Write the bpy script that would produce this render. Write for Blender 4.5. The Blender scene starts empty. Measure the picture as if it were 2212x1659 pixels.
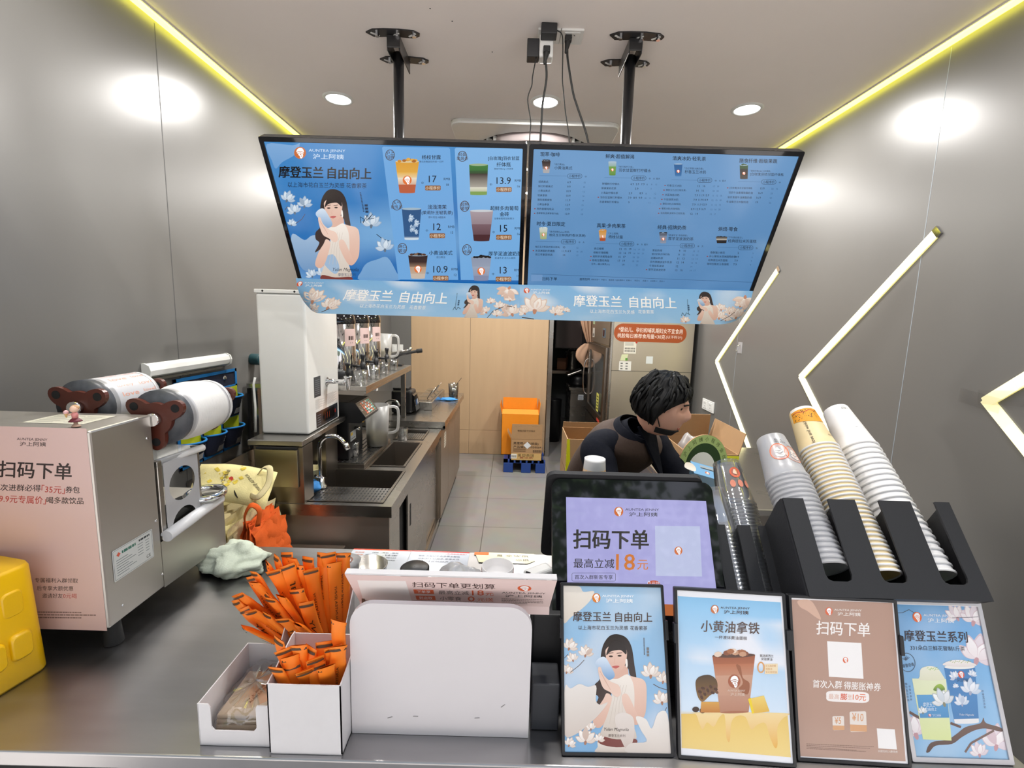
import bpy, bmesh, math, random
import numpy as np
from mathutils import Vector, Matrix, noise

sc = bpy.context.scene
COL = sc.collection
rnd = random.Random(7)

# ---------------------------------------------------------------- camera
PITCH, ROLL, CAM_H = math.radians(8.17), math.radians(1.6), 1.62
cam_d = bpy.data.cameras.new('camera')
cam_d.sensor_width = 36.0
cam_d.lens = 36.0 * 1020.0 / 2212.0
cam_d.clip_start = 0.05
cam = bpy.data.objects.new('camera', cam_d)
COL.objects.link(cam)
_f = Vector((0, math.cos(PITCH), -math.sin(PITCH)))
_u = Vector((0, math.sin(PITCH), math.cos(PITCH)))
_r = Vector((1, 0, 0))
_R = _r * math.cos(ROLL) + _u * math.sin(ROLL)
_U = _u * math.cos(ROLL) - _r * math.sin(ROLL)
m = Matrix((_R, _U, -_f)).transposed().to_4x4()
m.translation = (0, 0, CAM_H)
cam.matrix_world = m
sc.camera = cam

# ---------------------------------------------------------------- daylight, exposure
world = bpy.data.worlds.new('daylight')
sc.world = world
world.use_nodes = True
wn = world.node_tree.nodes
wl = world.node_tree.links
bg = wn['Background']
tc = wn.new('ShaderNodeTexCoord')
sep = wn.new('ShaderNodeSeparateXYZ')
ramp = wn.new('ShaderNodeValToRGB')
wl.new(tc.outputs['Generated'], sep.inputs[0])
wl.new(sep.outputs['Z'], ramp.inputs[0])
ramp.color_ramp.elements[0].position = 0.0
ramp.color_ramp.elements[0].color = (0.91, 0.88, 0.88, 1)
ramp.color_ramp.elements[1].position = 0.9
ramp.color_ramp.elements[1].color = (0.74, 0.82, 1.0, 1)
wl.new(ramp.outputs[0], bg.inputs[0])
bg.inputs[1].default_value = 1.35
sc.view_settings.view_transform = 'Standard'
sc.view_settings.look = 'None'
sc.view_settings.gamma = 1.0
sc.view_settings.exposure = 0.0
sc.view_settings.use_curve_mapping = False
sc.cycles.transparent_max_bounces = 40
sc.cycles.max_bounces = 8
sc.cycles.sample_clamp_indirect = 6.0
sc.cycles.caustics_reflective = False
sc.cycles.caustics_refractive = False
sun_d = bpy.data.lights.new('sun', 'SUN')
sun_d.energy = 15.0
sun_d.angle = 0.01
sun_d.color = (1, .96, .93)
sun = bpy.data.objects.new('sun', sun_d)      # high, from behind the building: it lights the pavement
COL.objects.link(sun)
sun.rotation_euler = (math.radians(-32), 0, math.radians(8))
DOWNLIGHT_W = 23.0     # each recessed ceiling lamp

# ---------------------------------------------------------------- helpers
def lin(h):
    if isinstance(h, (tuple, list)):
        return tuple(h[:3])
    h = h.lstrip('#')
    out = []
    for i in (0, 2, 4):
        v = int(h[i:i + 2], 16) / 255.0
        out.append(v / 12.92 if v <= 0.04045 else ((v + 0.055) / 1.055) ** 2.4)
    return tuple(out)

def mat(name, col, rough=0.5, metal=0.0, var=0.06, scale=30.0, bump=0.0, stretch=None, coat=0.0, spec=0.5, trans=0.0, emit=None, es=0.0, sss=0.0):
    """principled surface whose colour and roughness vary a little with a procedural noise"""
    m = bpy.data.materials.new(name)
    m.use_nodes = True
    nt = m.node_tree
    b = nt.nodes['Principled BSDF']
    c = lin(col)
    t = nt.nodes.new('ShaderNodeTexCoord')
    mp = nt.nodes.new('ShaderNodeMapping')
    if stretch:
        mp.inputs['Scale'].default_value = stretch
    nz = nt.nodes.new('ShaderNodeTexNoise')
    nz.inputs['Scale'].default_value = scale
    nz.inputs['Detail'].default_value = 4
    nt.links.new(t.outputs['Object'], mp.inputs[0])
    nt.links.new(mp.outputs[0], nz.inputs['Vector'])
    mx = nt.nodes.new('ShaderNodeMix')
    mx.data_type = 'RGBA'
    mx.inputs[6].default_value = (*[max(0, x * (1 - var)) for x in c], 1)
    mx.inputs[7].default_value = (*[min(1, x * (1 + var)) for x in c], 1)
    nt.links.new(nz.outputs['Fac'], mx.inputs[0])
    nt.links.new(mx.outputs[2], b.inputs['Base Color'])
    mr = nt.nodes.new('ShaderNodeMapRange')
    mr.inputs[3].default_value = max(0.02, rough * 0.85)
    mr.inputs[4].default_value = min(1, rough * 1.15)
    nt.links.new(nz.outputs['Fac'], mr.inputs[0])
    nt.links.new(mr.outputs[0], b.inputs['Roughness'])
    b.inputs['Metallic'].default_value = metal
    b.inputs['Specular IOR Level'].default_value = spec
    b.inputs['Coat Weight'].default_value = coat
    b.inputs['Transmission Weight'].default_value = trans
    if sss:
        b.inputs['Subsurface Weight'].default_value = sss
        b.inputs['Subsurface Radius'].default_value = (0.01, 0.005, 0.003)
    if emit:
        b.inputs['Emission Color'].default_value = (*lin(emit), 1)
        b.inputs['Emission Strength'].default_value = es
    if bump:
        bp = nt.nodes.new('ShaderNodeBump')
        bp.inputs['Strength'].default_value = bump
        bp.inputs['Distance'].default_value = 0.01
        nt.links.new(nz.outputs['Fac'], bp.inputs['Height'])
        nt.links.new(bp.outputs[0], b.inputs['Normal'])
    return m

def attr_mat(name, rough=0.4, emit=0.0, coat=0.0, spec=0.5, metal=0.0):
    """printed surface: ink colours come from the mesh colour attribute 'ink'"""
    m = bpy.data.materials.new(name)
    m.use_nodes = True
    nt = m.node_tree
    b = nt.nodes['Principled BSDF']
    a = nt.nodes.new('ShaderNodeAttribute')
    a.attribute_name = 'ink'
    if emit:
        b.inputs['Base Color'].default_value = (0.006, 0.006, 0.008, 1)
        nt.links.new(a.outputs['Color'], b.inputs['Emission Color'])
        b.inputs['Emission Strength'].default_value = emit
    else:
        nt.links.new(a.outputs['Color'], b.inputs['Base Color'])
    b.inputs['Roughness'].default_value = rough
    b.inputs['Coat Weight'].default_value = coat
    b.inputs['Coat Roughness'].default_value = 0.08
    b.inputs['Specular IOR Level'].default_value = spec
    b.inputs['Metallic'].default_value = metal
    return m

def film_mat(name, tint=(1, 1, 1), gloss=0.12, rough=0.08, milky=0.0, edge=0.75):
    """clear or milky thin plastic"""
    m = bpy.data.materials.new(name)
    m.use_nodes = True
    nt = m.node_tree
    nt.nodes.remove(nt.nodes['Principled BSDF'])
    out = nt.nodes['Material Output']
    tr = nt.nodes.new('ShaderNodeBsdfTransparent')
    tr.inputs[0].default_value = (*tint, 1)
    gl = nt.nodes.new('ShaderNodeBsdfGlossy')
    gl.inputs['Roughness'].default_value = rough
    lw = nt.nodes.new('ShaderNodeLayerWeight')
    lw.inputs[0].default_value = 0.35
    mr = nt.nodes.new('ShaderNodeMapRange')
    mr.inputs[3].default_value = gloss
    mr.inputs[4].default_value = edge
    nt.links.new(lw.outputs['Facing'], mr.inputs[0])
    m1 = nt.nodes.new('ShaderNodeMixShader')
    nt.links.new(mr.outputs[0], m1.inputs[0])
    nt.links.new(tr.outputs[0], m1.inputs[1])
    nt.links.new(gl.outputs[0], m1.inputs[2])
    if milky:
        df = nt.nodes.new('ShaderNodeBsdfTranslucent')
        df.inputs[0].default_value = (0.9, 0.9, 0.92, 1)
        d2 = nt.nodes.new('ShaderNodeBsdfDiffuse')
        d2.inputs[0].default_value = (0.82, 0.82, 0.84, 1)
        ms = nt.nodes.new('ShaderNodeMixShader')
        ms.inputs[0].default_value = 0.55
        nt.links.new(df.outputs[0], ms.inputs[1])
        nt.links.new(d2.outputs[0], ms.inputs[2])
        m2 = nt.nodes.new('ShaderNodeMixShader')
        m2.inputs[0].default_value = milky
        nt.links.new(m1.outputs[0], m2.inputs[1])
        nt.links.new(ms.outputs[0], m2.inputs[2])
        nt.links.new(m2.outputs[0], out.inputs[0])
    else:
        nt.links.new(m1.outputs[0], out.inputs[0])
    return m

OFF = {}

def V(*a):
    return Vector(a if len(a) > 1 else a[0])

def tag(o, label=None, cat=None, group=None, kind=None):
    if label: o['label'] = label
    if cat: o['category'] = cat
    if group: o['group'] = group
    if kind: o['kind'] = kind
    return o

def thing(name, loc, label, cat, group=None):
    o = bpy.data.objects.new(name, None)
    o.empty_display_size = 0.05
    COL.objects.link(o)
    o.location = loc
    OFF[o.name] = V(loc)
    return tag(o, label, cat, group)

class MB:
    """collects shapes (in room coordinates) and links them as one mesh object"""
    def __init__(s):
        s.v, s.f, s.m, s.s, s.c = [], [], [], [], {}

    def add(s, vs, fs, m=0, smooth=False, col=None):
        k = len(s.v)
        s.v.extend([tuple(p) for p in vs])
        for f in fs:
            s.f.append(tuple(i + k for i in f))
            s.m.append(m)
            s.s.append(smooth)
        if col is not None:
            for i in range(len(vs)):
                s.c[k + i] = col
        return k

    def box(s, c, d, m=0, ax=None, col=None):
        x, y, z = ax if ax else (V(1, 0, 0), V(0, 1, 0), V(0, 0, 1))
        c = V(c)
        vs = [c + x * (i * d[0] / 2) + y * (j * d[1] / 2) + z * (k * d[2] / 2) for i in (-1, 1) for j in (-1, 1) for k in (-1, 1)]
        fs = [(0, 1, 3, 2), (4, 6, 7, 5), (0, 4, 5, 1), (2, 3, 7, 6), (0, 2, 6, 4), (1, 5, 7, 3)]
        s.add(vs, fs, m, False, col)
        return s

    def span(s, a, b, m=0, col=None):
        return s.box([(a[i] + b[i]) / 2 for i in range(3)], [abs(b[i] - a[i]) for i in range(3)], m, None, col)

    def prism(s, poly, o, ux, uy, d, m=0, mside=None):
        """2-D outline extruded by d along the normal; caps and sides"""
        o, ux, uy = V(o), V(ux), V(uy)
        n = ux.cross(uy).normalized()
        k = len(poly)
        a = [o + ux * p[0] + uy * p[1] for p in poly]
        b = [p + n * d for p in a]
        area = sum(poly[i][0] * poly[(i + 1) % k][1] - poly[(i + 1) % k][0] * poly[i][1] for i in range(k))
        if area < 0:
            a.reverse(); b.reverse()
        vs = a + b
        q = len(s.f)
        s.add(vs, [tuple(range(k - 1, -1, -1)), tuple(range(k, 2 * k))], m)
        s.add(vs, [(i, (i + 1) % k, k + (i + 1) % k, k + i) for i in range(k)], m if mside is None else mside)
        return s

    def frame(s, outer, inner, o, ux, uy, d, m=0):
        """ring between two outlines with the same number of points, extruded"""
        o, ux, uy = V(o), V(ux), V(uy)
        n = ux.cross(uy).normalized()
        k = len(outer)
        P = lambda q: o + ux * q[0] + uy * q[1]
        vs = [P(q) for q in outer] + [P(q) for q in inner] + [P(q) + n * d for q in outer] + [P(q) + n * d for q in inner]
        fs = []
        for i in range(k):
            j = (i + 1) % k
            fs += [(i, j, k + j, k + i), (2 * k + i, 3 * k + i, 3 * k + j, 2 * k + j), (i, 2 * k + i, 2 * k + j, j), (k + i, k + j, 3 * k + j, 3 * k + i)]
        s.add(vs, fs, m)
        return s

    def ring(s, pts_list, m=0, smooth=True, cap=(True, True), closed=True):
        """skin between successive loops"""
        n = len(pts_list[0])
        vs = [p for L in pts_list for p in L]
        fs = []
        for r in range(len(pts_list) - 1):
            for i in range(n if closed else n - 1):
                j = (i + 1) % n
                fs.append((r * n + i, r * n + j, (r + 1) * n + j, (r + 1) * n + i))
        k = s.add(vs, fs, m, smooth)
        if cap[0]:
            s.f.append(tuple(k + i for i in range(n - 1, -1, -1))); s.m.append(m); s.s.append(False)
        if cap[1]:
            q = k + (len(pts_list) - 1) * n
            s.f.append(tuple(q + i for i in range(n))); s.m.append(m); s.s.append(False)
        return s

    def lathe(s, prof, o=(0, 0, 0), ax=(0, 0, 1), n=24, m=0, smooth=True, cap=(False, False), arc=None):
        o, z = V(o), V(ax).normalized()
        x = z.orthogonal().normalized() if abs(z.z) < 0.99 else V(1, 0, 0)
        y = z.cross(x)
        loops = []
        for r, h in prof:
            loops.append([o + z * h + (x * math.cos(2 * math.pi * i / n) + y * math.sin(2 * math.pi * i / n)) * r for i in range(n)])
        return s.ring(loops, m, smooth, cap)

    def cyl(s, a, b, r, r2=None, n=16, m=0, cap=(True, True), smooth=True):
        a, b = V(a), V(b)
        return s.lathe([(r, 0), (r if r2 is None else r2, (b - a).length)], a, b - a, n, m, smooth, cap)

    def tube(s, pts, r, n=8, m=0, cap=True, closed=False, flat=1.0):
        pts = [V(p) for p in pts]
        loops = []
        up = None
        N = len(pts)
        for i, p in enumerate(pts):
            if closed:
                t = (pts[(i + 1) % N] - pts[i - 1]).normalized()
            else:
                t = (pts[min(i + 1, N - 1)] - pts[max(i - 1, 0)]).normalized()
            if up is None:
                up = t.orthogonal().normalized()
                if abs(t.z) < 0.9:
                    up = (V(0, 0, 1) - t * t.z).normalized()
            up = (up - t * up.dot(t)).normalized()
            sd = t.cross(up)
            rr = r[i] if isinstance(r, (list, tuple)) else r
            loops.append([p + (sd * math.cos(2 * math.pi * k / n) + up * math.sin(2 * math.pi * k / n) * flat) * rr for k in range(n)])
        if closed:
            loops.append(loops[0])
            return s.ring(loops, m, True, (False, False))
        return s.ring(loops, m, True, (cap, cap))

    def sphere(s, c, r, n=16, m=0, sc_=(1, 1, 1)):
        c = V(c)
        k = n // 2
        loops = []
        for j in range(k + 1):
            t = math.pi * j / k
            rr = max(1e-5, math.sin(t))
            loops.append([c + V(sc_[0] * r * rr * math.cos(2 * math.pi * i / n), sc_[1] * r * rr * math.sin(2 * math.pi * i / n), -sc_[2] * r * math.cos(t)) for i in range(n)])
        return s.ring(loops, m, True, (False, False))

    def grid(s, fn, nu, nv, m=0, smooth=True, flip=False):
        vs = [fn(i / nu, j / nv) for j in range(nv + 1) for i in range(nu + 1)]
        w = nu + 1
        fs = [(j * w + i, j * w + i + 1, (j + 1) * w + i + 1, (j + 1) * w + i) for j in range(nv) for i in range(nu)]
        if flip:
            fs = [f[::-1] for f in fs]
        s.add(vs, fs, m, smooth)
        return s

    def merge(s, art, m):
        """take a printed Art into this mesh, ink colours and all"""
        k = len(s.v)
        s.v.extend(art.v)
        for f in art.f:
            s.f.append(tuple(i + k for i in f)); s.m.append(m); s.s.append(False)
        for i, c in enumerate(art.c):
            s.c[k + i] = c
        return s

    def build(s, name, mats, parent=None, loc=None, bevel=0.0, seg=2, sub=0, solid=0.0, matrix=None):
        if not isinstance(mats, (list, tuple)):
            mats = [mats]
        off = V(0, 0, 0)
        if parent is not None:
            off = OFF[parent.name]
        elif loc is not None:
            off = V(loc)
        me = bpy.data.meshes.new(name)
        me.from_pydata([(p[0] - off[0], p[1] - off[1], p[2] - off[2]) for p in s.v], [], s.f)
        for q in mats:
            me.materials.append(q)
        me.polygons.foreach_set('material_index', s.m)
        me.polygons.foreach_set('use_smooth', s.s)
        if s.c:
            a = me.color_attributes.new('ink', 'FLOAT_COLOR', 'POINT')
            d = np.ones((len(s.v), 4), dtype=np.float32)
            for i, c in s.c.items():
                d[i, :3] = c
            a.data.foreach_set('color', d.ravel())
        me.update()
        o = bpy.data.objects.new(name, me)
        COL.objects.link(o)
        if parent is not None:
            o.parent = parent
        elif loc is not None:
            o.location = off
        OFF[o.name] = off
        if solid:
            q = o.modifiers.new('thickness', 'SOLIDIFY'); q.thickness = solid; q.offset = 0
        if bevel:
            q = o.modifiers.new('edges', 'BEVEL'); q.width = bevel; q.segments = seg; q.limit_method = 'ANGLE'; q.angle_limit = 0.6
            q.harden_normals = False
        if sub:
            q = o.modifiers.new('round', 'SUBSURF'); q.levels = sub; q.render_levels = sub
        return o

def rrect(w, h, r, n=5, x0=0.0, y0=0.0, corners=(1, 1, 1, 1)):
    """rounded rectangle outline, counter-clockwise from the lower left"""
    pts = []
    for k, (cx, cy, a0) in enumerate(((r, r, 180), (w - r, r, 270), (w - r, h - r, 0), (r, h - r, 90))):
        if corners[k]:
            for i in range(n + 1):
                a = math.radians(a0 + 90 * i / n)
                pts.append((x0 + cx + r * math.cos(a), y0 + cy + r * math.sin(a)))
        else:
            pts.append((x0 + (0 if k in (0, 3) else w), y0 + (0 if k in (0, 1) else h)))
    return pts

def struct(o):
    o['kind'] = 'structure'
    return o

def copy_tree(o, parent=None):
    c = o.copy()
    COL.objects.link(c)
    c.parent = parent
    for ch in list(o.children):
        copy_tree(ch, c)
    return c

# ---------------------------------------------------------------- lettering and printed artwork
_tc = bpy.data.curves.new('type', 'FONT')
_tc.resolution_u = 2
_to = bpy.data.objects.new('type', _tc)
_gl = {}

def glyphs(body, bold=0.0, shear=0.0):
    bold = 0
    key = (body, bold, shear)
    if key in _gl:
        return _gl[key]
    if _to.name not in COL.objects:
        COL.objects.link(_to)
    _tc.body = body
    _tc.offset = 0
    _tc.shear = shear
    dg = bpy.context.evaluated_depsgraph_get()
    dg.update()
    e = _to.evaluated_get(dg)
    me = e.to_mesh()
    vs = [(v.co.x, v.co.y) for v in me.vertices]
    fs = [tuple(p.vertices) for p in me.polygons]
    e.to_mesh_clear()
    if not vs:
        vs, fs = [(0, 0), (1, 0), (1, 1)], []
    xs = [p[0] for p in vs]; ys = [p[1] for p in vs]
    x0, x1, y0, y1 = min(xs), max(xs), min(ys), max(ys)
    out = ([((x - x0) / max(1e-6, x1 - x0), (y - y0) / max(1e-6, y1 - y0)) for x, y in vs], fs, (x1 - x0) / max(1e-6, y1 - y0))
    _gl[key] = out
    return out

def homography(src, dst):
    A, b = [], []
    for (x, y), (u, v) in zip(src, dst):
        A.append([x, y, 1, 0, 0, 0, -u * x, -u * y]); b.append(u)
        A.append([0, 0, 0, x, y, 1, -v * x, -v * y]); b.append(v)
    h = np.linalg.solve(np.array(A, float), np.array(b, float))
    def f(x, y):
        w = h[6] * x + h[7] * y + 1
        return ((h[0] * x + h[1] * y + h[2]) / w, (h[3] * x + h[4] * y + h[5]) / w)
    return f

class Art:
    """flat print: polygons and lettering drawn on a page, laid on a surface by place(u, v, height)"""
    EPS = 0.00008
    clip = None
    n = 0

    def __init__(s, place, page=None):
        s.place, s.page = place, page or (lambda x, y: (x, y))
        s.v, s.f, s.c = [], [], []
        s.L = 1

    def raw(s, pts, faces, cols):
        k = len(s.v)
        s.n = (s.n + 1) % 36
        j = s.n * s.EPS / 45
        for p in pts:
            u, v = s.page(*p)
            if s.clip:
                u, v = min(max(u, s.clip[0]), s.clip[2]), min(max(v, s.clip[1]), s.clip[3])
            s.v.append(tuple(s.place(u, v, s.L * s.EPS + j)))
        s.c.extend(cols)
        for f in faces:
            s.f.append(tuple(i + k for i in f))

    def poly(s, pts, col, col2=None):
        """filled outline; col2 shades towards the end of the list's lower side"""
        c = lin(col)
        k = len(pts)
        from mathutils.geometry import tessellate_polygon
        tri = tessellate_polygon([[V(p[0], p[1], 0) for p in pts]])
        if col2:
            d = lin(col2)
            ys = [p[1] for p in pts]
            a, b = min(ys), max(ys)
            cols = [tuple(c[i] + (d[i] - c[i]) * (p[1] - a) / max(1e-6, b - a) for i in range(3)) for p in pts]
        else:
            cols = [c] * k
        s.raw(pts, [tuple(t) for t in tri], cols)

    def smooth(s, pts, col, col2=None, n=4):
        """outline through the points, rounded (Catmull-Rom)"""
        out = []
        k = len(pts)
        for i in range(k):
            p0, p1, p2, p3 = (V(*pts[(i + j - 1) % k], 0) for j in range(4))
            for q in range(n):
                t = q / n
                r = 0.5 * ((2 * p1) + (p2 - p0) * t + (2 * p0 - 5 * p1 + 4 * p2 - p3) * t * t + (3 * p1 - p0 - 3 * p2 + p3) * t ** 3)
                out.append((r.x, r.y))
        s.poly(out, col, col2)

    def rect(s, x0, y0, x1, y1, col, col2=None):
        s.poly([(x0, y0), (x1, y0), (x1, y1), (x0, y1)], col, col2)

    def rrect(s, x0, y0, x1, y1, r, col, col2=None):
        s.poly([(x0 + p[0], y0 + p[1]) for p in rrect(x1 - x0, y1 - y0, r, 4)], col, col2)

    def ell(s, cx, cy, rx, ry=None, col='#ffffff', rot=0.0, n=20):
        ry = rx if ry is None else ry
        a = math.radians(rot)
        pts = []
        for i in range(n):
            t = 2 * math.pi * i / n
            x, y = rx * math.cos(t), ry * math.sin(t)
            pts.append((cx + x * math.cos(a) - y * math.sin(a), cy + x * math.sin(a) + y * math.cos(a)))
        s.poly(pts, col)

    def circ(s, cx, cy, rx, ry, w, col, n=28):
        pts, fs = [], []
        for i in range(n):
            t = 2 * math.pi * i / n
            pts += [(cx + rx * math.cos(t), cy + ry * math.sin(t)), (cx + (rx - w) * math.cos(t), cy + (ry - w) * math.sin(t))]
            j = (i + 1) % n
            fs.append((2 * i, 2 * j, 2 * j + 1, 2 * i + 1))
        s.raw(pts, fs, [lin(col)] * len(pts))

    def line(s, pts, w, col):
        for (x0, y0), (x1, y1) in zip(pts[:-1], pts[1:]):
            d = math.hypot(x1 - x0, y1 - y0) or 1
            nx, ny = -(y1 - y0) / d * w / 2, (x1 - x0) / d * w / 2
            s.raw([(x0 + nx, y0 + ny), (x1 + nx, y1 + ny), (x1 - nx, y1 - ny), (x0 - nx, y0 - ny)], [(0, 1, 2, 3)], [lin(col)] * 4)

    def outline(s, x0, y0, x1, y1, r, w, col):
        o = [(x0 + p[0], y0 + p[1]) for p in rrect(x1 - x0, y1 - y0, r, 4)]
        s.line(o + [o[0]], w, col)

    def field(s, x0, y0, x1, y1, fn, nu=24, nv=24):
        """printed ground whose ink varies smoothly: fn(a, b) -> colour, a and b from 0 to 1"""
        pts = [(x0 + (x1 - x0) * i / nu, y0 + (y1 - y0) * j / nv) for j in range(nv + 1) for i in range(nu + 1)]
        cols = [fn(i / nu, j / nv) for j in range(nv + 1) for i in range(nu + 1)]
        w = nu + 1
        s.raw(pts, [(j * w + i, j * w + i + 1, (j + 1) * w + i + 1, (j + 1) * w + i) for j in range(nv) for i in range(nu)], cols)

    def text(s, body, x0, y0, x1, y1, h, col, bold=0.0, shear=0.0):
        """lettering along the middle line (x0,y0)-(x1,y1), h high, on a page whose y runs down"""
        vs, fs, _ = glyphs(body, bold, shear)
        d = math.hypot(x1 - x0, y1 - y0) or 1
        nx, ny = (y1 - y0) / d, -(x1 - x0) / d
        pts = [(x0 + (x1 - x0) * a + nx * h * (b - 0.5), y0 + (y1 - y0) * a + ny * h * (b - 0.5)) for a, b in vs]
        s.raw(pts, fs, [lin(col)] * len(pts))
        if bold:
            for dx, dy in ((1, 0), (0, .6), (1, .6)):
                e = abs(h) * bold * 1.7
                s.raw([(x + dx * e, y + dy * e) for x, y in pts], fs, [lin(col)] * len(pts))

    def textc(s, body, cx, cy, h, col, bold=0.0, shear=0.0, slope=0.0, anchor=0.5):
        """lettering of natural width, h high, centred (anchor 0 = starts) at cx, cy"""
        w = glyphs(body, bold, shear)[2] * h
        x0 = cx - w * anchor
        s.text(body, x0, cy + (x0 - cx) * slope, x0 + w, cy + (x0 + w - cx) * slope, h, col, bold, shear)

    def greek(s, x0, y0, x1, y1, h, col, k=14):
        """a line of print too small to read: uneven dashes"""
        rr = random.Random(int(x0 * 7 + y0 * 13))
        a = 0.0
        while a < 1:
            b_ = min(1, a + rr.uniform(.4, 1.5) / k)
            s.line([(x0 + (x1 - x0) * a, y0 + (y1 - y0) * a), (x0 + (x1 - x0) * b_, y0 + (y1 - y0) * b_)], h, col)
            a = b_ + .18 / k

    def logo(s, cx, cy, r, ry=None, disc='#e0702a', ink='#ffffff'):
        """the shop's mark: an orange disc with a white bonneted head"""
        ry = r if ry is None else ry
        Q = lambda pts: [(cx + a * r, cy + b * ry) for a, b in pts]
        s.ell(cx, cy, r, ry, disc, n=28)
        s.L += 1
        s.smooth(Q([(-.62, -.12), (-.5, -.55), (-.1, -.82), (.35, -.75), (.6, -.4), (.62, -.08), (.2, -.3), (-.25, -.25)]), ink)
        s.smooth(Q([(-.52, -.02), (-.2, -.16), (.2, -.2), (.58, .0), (.5, .14), (.15, -.04), (-.2, .0), (-.42, .12)]), ink)
        s.smooth(Q([(-.3, .12), (.05, .04), (.42, .16), (.5, .45), (.42, .75), (.2, .95), (-.02, .8), (-.05, .55), (-.25, .4)]), ink)
        s.L += 1
        s.smooth(Q([(.02, .2), (.2, .2), (.16, .34), (.04, .34)]), disc)
        s.smooth(Q([(.12, .52), (.36, .5), (.26, .62)]), disc)
        s.L -= 2

    def brand(s, x, y, r, col, disc='#e0702a', k=1.0, slope=0.0, ry=None):
        """mark, latin line and four characters to its right; r = radius of the disc"""
        s.logo(x, y, r, ry, disc)
        q = (ry or r) / r
        a = x + 1.45 * r
        f = lambda xx: y + (xx - x) * slope
        s.text('AUNTEA JENNY', a, f(a) - .38 * r * q, a + 6.6 * r * k, f(a + 6.6 * r * k) - .38 * r * q, .62 * r * q, col)
        s.text('沪上阿姨', a + .75 * r * k, f(a) + .55 * r * q, a + 6.3 * r * k, f(a + 6.3 * r * k) + .55 * r * q, .85 * r * q, col, bold=.012)

def plane_place(o, ux, uy):
    """u, v in metres along ux, uy from o; height along ux x uy"""
    o, ux, uy = V(o), V(ux).normalized(), V(uy).normalized()
    n = ux.cross(uy).normalized()
    return lambda u, v, h: o + ux * u + uy * v + n * h
# ---------------------------------------------------------------- materials
M = {}
M['wall'] = mat('grey_wall_panel', (.145, .141, .134), .33, var=.03, scale=3, spec=.6)
M['wall_joint'] = mat('panel_joint', (.08, .08, .08), .6)
M['ceiling'] = mat('painted_ceiling', (.92, .85, .81), .75, var=.02, scale=4)
M['white'] = mat('white_plastic', (.78, .78, .76), .35, var=.02)
M['white_enamel'] = mat('white_enamel', (.80, .80, .78), .22, var=.015, coat=.3)
M['card'] = mat('white_card', (.70, .68, .685), .55, var=.03, scale=60)
M['card_in'] = mat('grey_card_inside', (.36, .31, .29), .7)
M['black'] = mat('black_plastic', (.012, .012, .014), .38, var=.15)
M['black_matte'] = mat('matt_black_plastic', (.016, .016, .018), .55, var=.15, bump=.05, scale=300)
M['black_gloss'] = mat('gloss_black', (.006, .006, .008), .06, var=.1, coat=.5)
M['black_metal'] = mat('black_painted_steel', (.013, .013, .015), .33, var=.1, coat=.2)
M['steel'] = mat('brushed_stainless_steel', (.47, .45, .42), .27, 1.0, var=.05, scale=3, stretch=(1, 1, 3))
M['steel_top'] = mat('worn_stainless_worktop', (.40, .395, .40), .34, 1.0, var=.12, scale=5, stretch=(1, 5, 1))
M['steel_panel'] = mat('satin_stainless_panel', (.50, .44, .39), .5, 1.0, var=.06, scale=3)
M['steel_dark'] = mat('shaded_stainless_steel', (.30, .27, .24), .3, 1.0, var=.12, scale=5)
M['chrome'] = mat('chrome', (.78, .78, .79), .07, 1.0, var=.03)
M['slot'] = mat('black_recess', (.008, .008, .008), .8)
M['rubber'] = mat('black_rubber', (.01, .01, .01), .6)
M['orange'] = mat('orange_paper', '#f57a12', .6, var=.06)
M['yellow'] = mat('yellow_plastic', '#e8b800', .33, var=.03, coat=.2)
M['carton'] = mat('brown_cardboard', '#a98660', .8, var=.08, scale=40)
M['carton_in'] = mat('cardboard_inside', '#9b7a55', .85, var=.08)
M['carton_orange'] = mat('orange_carton', '#e88a12', .6, var=.05)
M['blue_pallet'] = mat('blue_plastic_pallet', '#1d3f86', .45, var=.06)
M['tote'] = mat('cream_non_woven', '#e2d3a2', .85, var=.06, bump=.1, scale=200)
M['tote_pale'] = mat('pale_yellow_non_woven', '#efe2a4', .85, var=.05, bump=.1, scale=200)
M['tote_orange'] = mat('orange_non_woven', '#e2601a', .85, var=.08, bump=.1, scale=200)
M['navy'] = mat('navy_fabric', '#141a33', .85, var=.15, bump=.15, scale=250)
M['sky_trim'] = mat('bright_blue_binding', '#1479c0', .75, var=.08)
M['lime'] = mat('lime_fabric', '#c8d218', .8, var=.06)
M['cloth'] = mat('pale_green_cloth', '#dfe8d3', .9, var=.04, bump=.12, scale=160)
M['brown_plastic'] = mat('brown_plastic', '#5a2a1e', .38, var=.08)
M['grey_film_end'] = mat('dark_film_roll_end', (.07, .075, .085), .4, var=.6, scale=40)
M['paper_cup_white'] = mat('white_paper_cup', (.82, .81, .81), .45, var=.02)
M['paper_cup_kraft'] = mat('kraft_paper_cup', '#e6cfa0', .5, var=.04)
M['paper_cup_cream'] = mat('cream_paper_cup', '#e8dca8', .5, var=.03)
M['film_end'] = mat('white_film', (.82, .82, .83), .3, var=.03)
M['napkin'] = mat('unbleached_napkin', '#c9b295', .8, var=.05, scale=80)
M['wood_brown'] = mat('dark_wood_board', '#5d4436', .5)
M['skin'] = mat('skin', '#dfab94', .5, var=.05, scale=25, sss=.15)
M['hair'] = mat('black_hair', (.004, .004, .0045), .5, var=.4, scale=60, stretch=(1, 1, .2), bump=.4, spec=.3)
M['shirt'] = mat('navy_jersey', (.005, .006, .011), .9, var=.2, scale=60, bump=.15, spec=.15)
M['apron'] = mat('brown_apron_cloth', '#3b2b23', .85, var=.12, scale=60, bump=.15)
M['trousers'] = mat('dark_trousers', (.01, .01, .012), .85)
M['shoe'] = mat('black_shoe', (.01, .01, .01), .5)
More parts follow.
